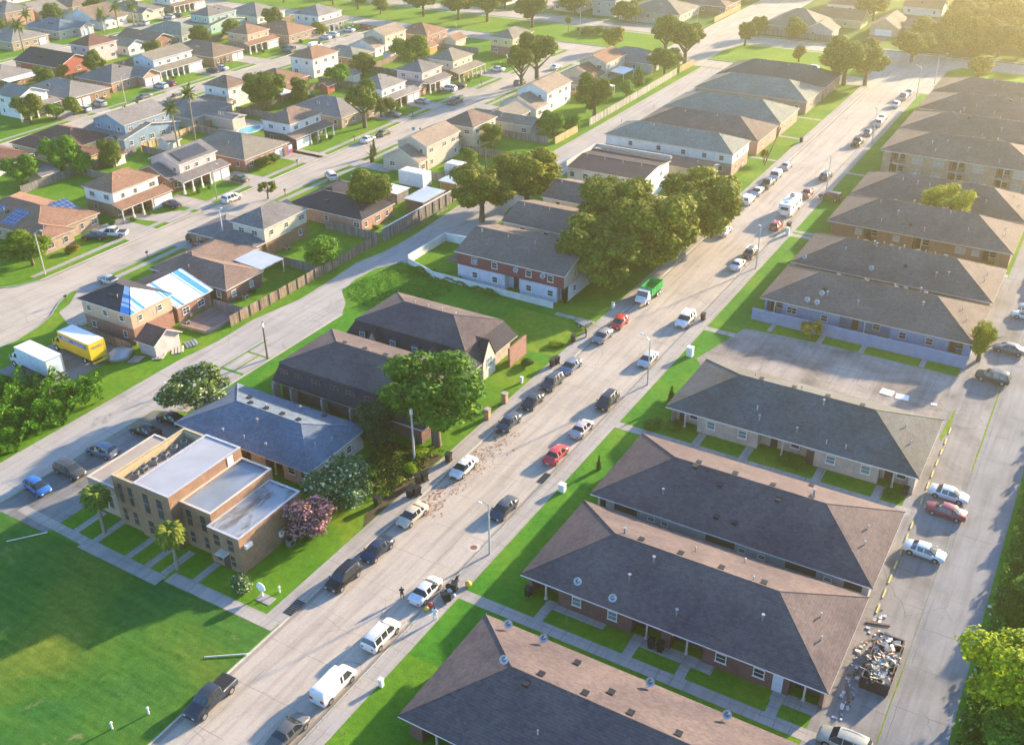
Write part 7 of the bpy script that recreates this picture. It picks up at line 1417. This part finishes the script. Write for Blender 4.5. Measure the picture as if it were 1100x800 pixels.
for _ in range(70):
    x, y = q.uniform(-9.3,-7.9), q.uniform(73.5,91); s = q.uniform(.06,.2); b.box(x-s, x+s*q.uniform(.5,2), y-s*.5, y+s*q.uniform(.5,3), .02, .05+q.uniform(.01,.12), q.randrange(3))
for _ in range(60):
    x, y = q.uniform(1.2,2.6), q.uniform(70,100); s = q.uniform(.06,.2); b.box(x-s, x+s, y-s*.5, y+s, .02, .05+q.uniform(.02,.2), q.randrange(3))
stuff(b.build('litter', ['trim','wood','metal']), 'scattered litter and splinters beside the dumpster and lane', 'litter')
for x, y, rz, lab in ((-8.6,77.2,1.9,'dark board lying across the lane pad below the dumpster'),(-9.0,84.6,1.1,'dark beam leaning on the ground beside the dumpster'),(-8.4,88.2,.3,'grey board between the roof eave and the dumpster')): small('loose_board', lab, 'board', x, y, lambda b: b.box(-1.2,1.2,-.12,.12,.02,.12), 'wood', .02, rz)
# panels on the empty pad, pool, solar shed etc
small('white_panel', 'left of two white boards lying on the cracked pad', 'board', -18.7, 136.3, lambda b: b.box(-.9,.9,-.8,.8,0,.06), 'white', .02, -.1); small('white_panel', 'right of two white boards lying on the cracked pad', 'board', -16.5, 136.0, lambda b: b.box(-.9,.9,-.75,.75,0,.06), 'white', .02, .1)
small('loose_board', 'short white board on the east end of the cracked pad', 'board', -12.2, 136.2, lambda b: b.box(-.4,.4,-.3,.3,0,.05), 'white', .02, .3)
t = thing('swimming_pool', 'bright turquoise kidney shaped pool in a pale paved yard', 'swimming pool', (-189.4, 187.2, 0)); P = [((1.9+.35*cos(2*a))*cos(a)*1.0, (3.7+.5*sin(a))*sin(a)*.95) for a in [k*2*pi/22 for k in range(22)]]
Wp = [(p[0]+q_, p[1]) for p, q_ in zip(P, [0]*22)]; b = MB(); b.prism([(x*1.35, y*1.2) for x, y in Wp], .0, .06); b.build('pool_deck', 'trim', t); b = MB(); b.prism(Wp, .0, .075); b.build('pool_water', 'water', t)
sheet('patio', rect(-197, -186.6, 181, 194), Z1, 'drive')
t = thing('swimming_pool', 'small blue above ground pool behind the white pyramid roofed house', 'swimming pool', (-199, 219.8, 0)); b = MB(); b.tube((0,0,0),(0,0,1.0),2.3,2.3,22); b.build('pool_wall', 'bluep', t); b = MB(); b.tube((0,0,1.003),(0,0,1.02),2.15,2.15,22); b.build('pool_water', 'water', t)
def flatthing(name, label, cat, x, y, w, d, h, mat, top, rz=0):
    t = thing(name, label, cat, (x, y, 0), rz, 'sheds and covers in the camper yard'); b = MB(); b.box(-w/2,w/2,-d/2,d/2,0,h); b.build('wall', mat, t); b = MB(); b.solid([(-w/2-.3,-d/2-.3,h+.1),(w/2+.3,-d/2-.3,h+.02),(w/2+.3,d/2+.3,h+.02),(-w/2-.3,d/2+.3,h+.1)], .08, 0, 0); b.build('roof', top, t)
flatthing('shed', 'orange framed lean to shed with a pale metal roof by the lane fence', 'shed', -118.6, 177.4, 4.4, 9.6, 2.9, 's_orange', 'metalroof'); flatthing('shed', 'brown shed with a bright white sheet roof beside the orange one', 'shed', -119.4, 165, 4.4, 7.6, 2.5, 'wood', 'metalroof'); flatthing('shed', 'low white canopy by the camper trailer', 'canopy', -127.2, 165, 4.2, 4, 2.3, 'fenceg', 'white')
flatthing('outbuilding', 'long flat roofed garage with beige block walls next to the pool', 'outbuilding', -199.9-6.5, 191.8, 4.6, 6, 2.7, 's_beige', 'r_mid') if 0 else None
t = thing('awning', 'white awning propped over a patio behind the small pool', 'awning', (-200.6, 212.6, 0)); b = MB(); b.solid([(-2.2,-2.4,2.6),(2.2,-2.4,2.2),(2.2,2.4,2.2),(-2.2,2.4,2.6)], .08, 0, 0); b.build('canopy', 'white', t); b = MB()
for sx in (-2,2):
    for sy in (-2.2,2.2): b.box(sx-.05,sx+.05,sy-.05,sy+.05,0,2.2)
b.build('frame', 'metal', t)
t = thing('flag_banner', 'red white and blue banner hung across the open garage', 'banner', (-166.7, 177.0, 0)); b = MB(); b.box(-.03,.03,-.9,-.3,.4,2.3,0); b.box(-.03,.03,-.297,.9,1.35,2.3,1); b.box(-.03,.03,-.297,.9,.4,1.347,2); b.build('cloth', ['bluep','white','redp'], t); t.rotation_euler.z = 0
b = MB(); b.tube((0,-.95,0),(0,-.95,2.5),.03,n=6); b.tube((0,-.95,2.45),(0,.95,2.45),.025,n=6); b.build('frame', 'metal', t)
small('wooden_crate', 'rusty red crate stack behind the black sedan on the back pad', 'crate', -97.0, 71.9, lambda b: (b.box(-.9,.9,-.6,.6,0,.9), b.box(-.6,.9,.62,1.3,0,.6)), 'rust', .02, .1)
small('pallet_stack', 'grey tarpaulin covered heap beside the garden shed', 'covered heap', -123.4, 88.4, lambda b: b.blob((0,0,.5),(1.6,2.2,1.1),12,7,0,.12), 'metal'); 
for i, (x, y) in enumerate(((-120.6,89.2),(-118.4,91.8),(-117.4,94.6),(-117.2,97.2))): small('loose_board', ('grey roofing sheet nearest the garden shed','pale board leaning below the shed gable','stack of pale boards by the lane edge','grey metal scraps beside the paved yard')[i], 'board', x, y, lambda b: [b.box(-1.1+k*.5, -.75+k*.5, -1.2, 1.0, .02+.05*k, .1+.05*k) for k in range(4)], ('metal','fencep','trimc','metal')[i], 0, .3+i*.25)
# people
def person(label, x, y, rz, top, legs, pose, z=RZ, h=1.74, group='people beside the white sedan'):
    J = {'pel': (0,0,.98), 'chest': (0,.02,1.32), 'neck': (0,.03,1.5), 'head': (0,.06,1.66), 'crown': (0,.05,1.76)}
    V = [(0,0,.98),(0,.01,1.18),(0,.02,1.38),(0,.03,1.52),(0,.05,1.60),(0,.05,1.74)]; E = [(0,1),(1,2),(2,3),(3,4),(4,5)]; Rr = [.145,.13,.155,.065,.095,.075]
    for s in (-1, 1):
        k = len(V); st = pose.get('step', .05)*s
        V += [(s*.10,0,.90),(s*.12,st+.02,.50),(s*.13,st*1.6,.09),(s*.14,st*1.6+.17,.05)]; E += [(0,k),(k,k+1),(k+1,k+2),(k+2,k+3)]; Rr += [.11,.07,.05,.045]
        k = len(V); af = pose.get('arm', .1)
        V += [(s*.20,.02,1.42),(s*.26,.03+af*.4,1.15),(s*.25,.08+af,.93+af*.35),(s*.245,.10+af*1.25,.85+af*.5)]; E += [(2,k),(k,k+1),(k+1,k+2),(k+2,k+3)]; Rr += [.075,.05,.038,.042]
    if pose.get('bend'):
        a = pose['bend']; V = [(v[0], (v[1]*cos(a)+(v[2]-.98)*sin(a)) if v[2] > .98 or abs(v[0]) > .18 else v[1], (.98+(v[2]-.98)*cos(a)-v[1]*sin(a)) if v[2] > .98 or abs(v[0]) > .18 else v[2]) for v in V]
    me = bpy.data.meshes.new('p'); me.from_pydata(V, E, []); o = bpy.data.objects.new('p', me); COL.objects.link(o); m = o.modifiers.new('s', 'SKIN'); 
    for i, r in enumerate(Rr): me.skin_vertices[0].data[i].radius = (r, r)
    me.skin_vertices[0].data[0].use_root = True; sb = o.modifiers.new('b', 'SUBSURF'); sb.levels = 2; sb.render_levels = 2
    dg = bpy.context.evaluated_depsgraph_get(); dg.update(); nm = bpy.data.meshes.new_from_object(o.evaluated_get(dg)); bpy.data.objects.remove(o)
    nm.materials.clear()
    for mm in ('skin', top, legs, 'hair', 'black'): nm.materials.append(M[mm])
    be = pose.get('bend', 0)
    for p in nm.polygons:
        c = p.center; p.use_smooth = True
        if be: yy, zz = c.y*cos(be)-(c.z-.98)*sin(be), .98+(c.z-.98)*cos(be)+c.y*sin(be)
        else: yy, zz = c.y, c.z
        if c.z < .09: k = 4
        elif c.z < .97 and abs(c.x) < .19: k = 2
        elif zz > 1.68 or (zz > 1.57 and yy < .03): k = 3
        elif zz > 1.51 or (abs(c.x) > .19 and zz < 1.12): k = 0
        else: k = 1
        p.material_index = k
    t = obj('person', nm, None, (x, y, z), rz); t.scale = (h/1.8,)*3; return tag(t, label, 'person', group)
person('person in dark clothes standing at the street side of the white sedan', -54.0, 66.4, .6, 'cloth_d', 'cloth_d', {'arm': .12}, h=1.8); person('person in a dark top bending over bags behind the white sedan', -50.0, 70.9, -.8, 'cloth_d', 'denim', {'arm': .35, 'bend': .6}, z=.012); person('person dressed all in white on the sidewalk below the white sedan', -49.0, 65.4, .3, 'cloth_w', 'cloth_w', {'arm': .25, 'step': .12}, z=.012, h=1.85)
def bag(label, x, y, m, s=.4, z=.012): small('rubbish_bag', label, 'bag', x, y, lambda b: (b.blob((0,0,s*.8),(s,s*.9,s*.8),9,6,0,.12), b.blob((0,0,s*1.6),(s*.2,s*.2,s*.25),6,4)), m, z, group='bags by the white sedan')
bag('red bag on the kerb below the overturned bin', -50.5, 66.8, 'redp', .36); bag('yellow bag touching the red one on the kerb', -50.6, 66.2, 'yellowp', .3); bag('white bag between the two bins', -50.0, 69.8, 'white', .3); bag('yellow bag at the walk corner above the bag heap', -48.8, 71.6, 'yellowp', .42); bag('small white bag at the walk corner', -49.2, 69.4, 'white', .22); bag('black bag leaning on the overturned bin', -50.4, 70.2, 'black', .42)
# mulch spill on the concrete
sheet('earth_stain', [(-62.6,86),(-61,85),(-58.6,86.4),(-58.9,89.5),(-60,91),(-59.6,95),(-60.8,99),(-62.6,100.5)], RZ+.006, 'road') if 0 else None
def spill():
    b = MB(); R = random.Random(8)
    for _ in range(520):
        y = R.uniform(79,101); x = -62.4+abs(R.gauss(0,1))*1.3+1.1*sin(y*.6)**2
        if x > -57.5: continue
        s = R.uniform(.03,.15); n = 6; P = [(x+s*cos(k*pi/3)*R.uniform(.5,1.2), y+s*1.6*sin(k*pi/3)*R.uniform(.5,1.2)) for k in range(n)]; b.prism(P, RZ+.0005, RZ+.008+R.uniform(0,.02))
    stuff(b.build('spilled_earth', 'spill'), 'reddish brown earth and leaves spilled over the concrete by the white sedan', 'spilled earth')
M['spill'] = plain('spilled_earth', (.24,.13,.08), .95, 0, .3, 3)
spill()
# haze: pale warm air in one closed box
def haze():
    b = MB(); b.box(-700, 400, -160, 900, -2.2, 95); o = b.mesh('haze', []); m = bpy.data.materials.new('haze'); m.use_nodes = True; nt = m.node_tree; nt.nodes.clear()
    p = nt.nodes.new('ShaderNodeVolumePrincipled'); p.inputs['Color'].default_value = (1, .87, .52, 1); p.inputs['Density'].default_value = HAZE; p.inputs['Anisotropy'].default_value = HANI
    ou = nt.nodes.new('ShaderNodeOutputMaterial'); nt.links.new(p.outputs[0], ou.inputs['Volume']); o.materials.append(m); stuff(obj('haze', o), 'warm evening haze', 'haze')
HANI = .84
if HAZE: haze()
for k, p in PROTO.items():
    if k not in USED:
        for ch in list(p.children):
            for g_ in list(ch.children): bpy.data.objects.remove(g_)
            bpy.data.objects.remove(ch)
        bpy.data.objects.remove(p)
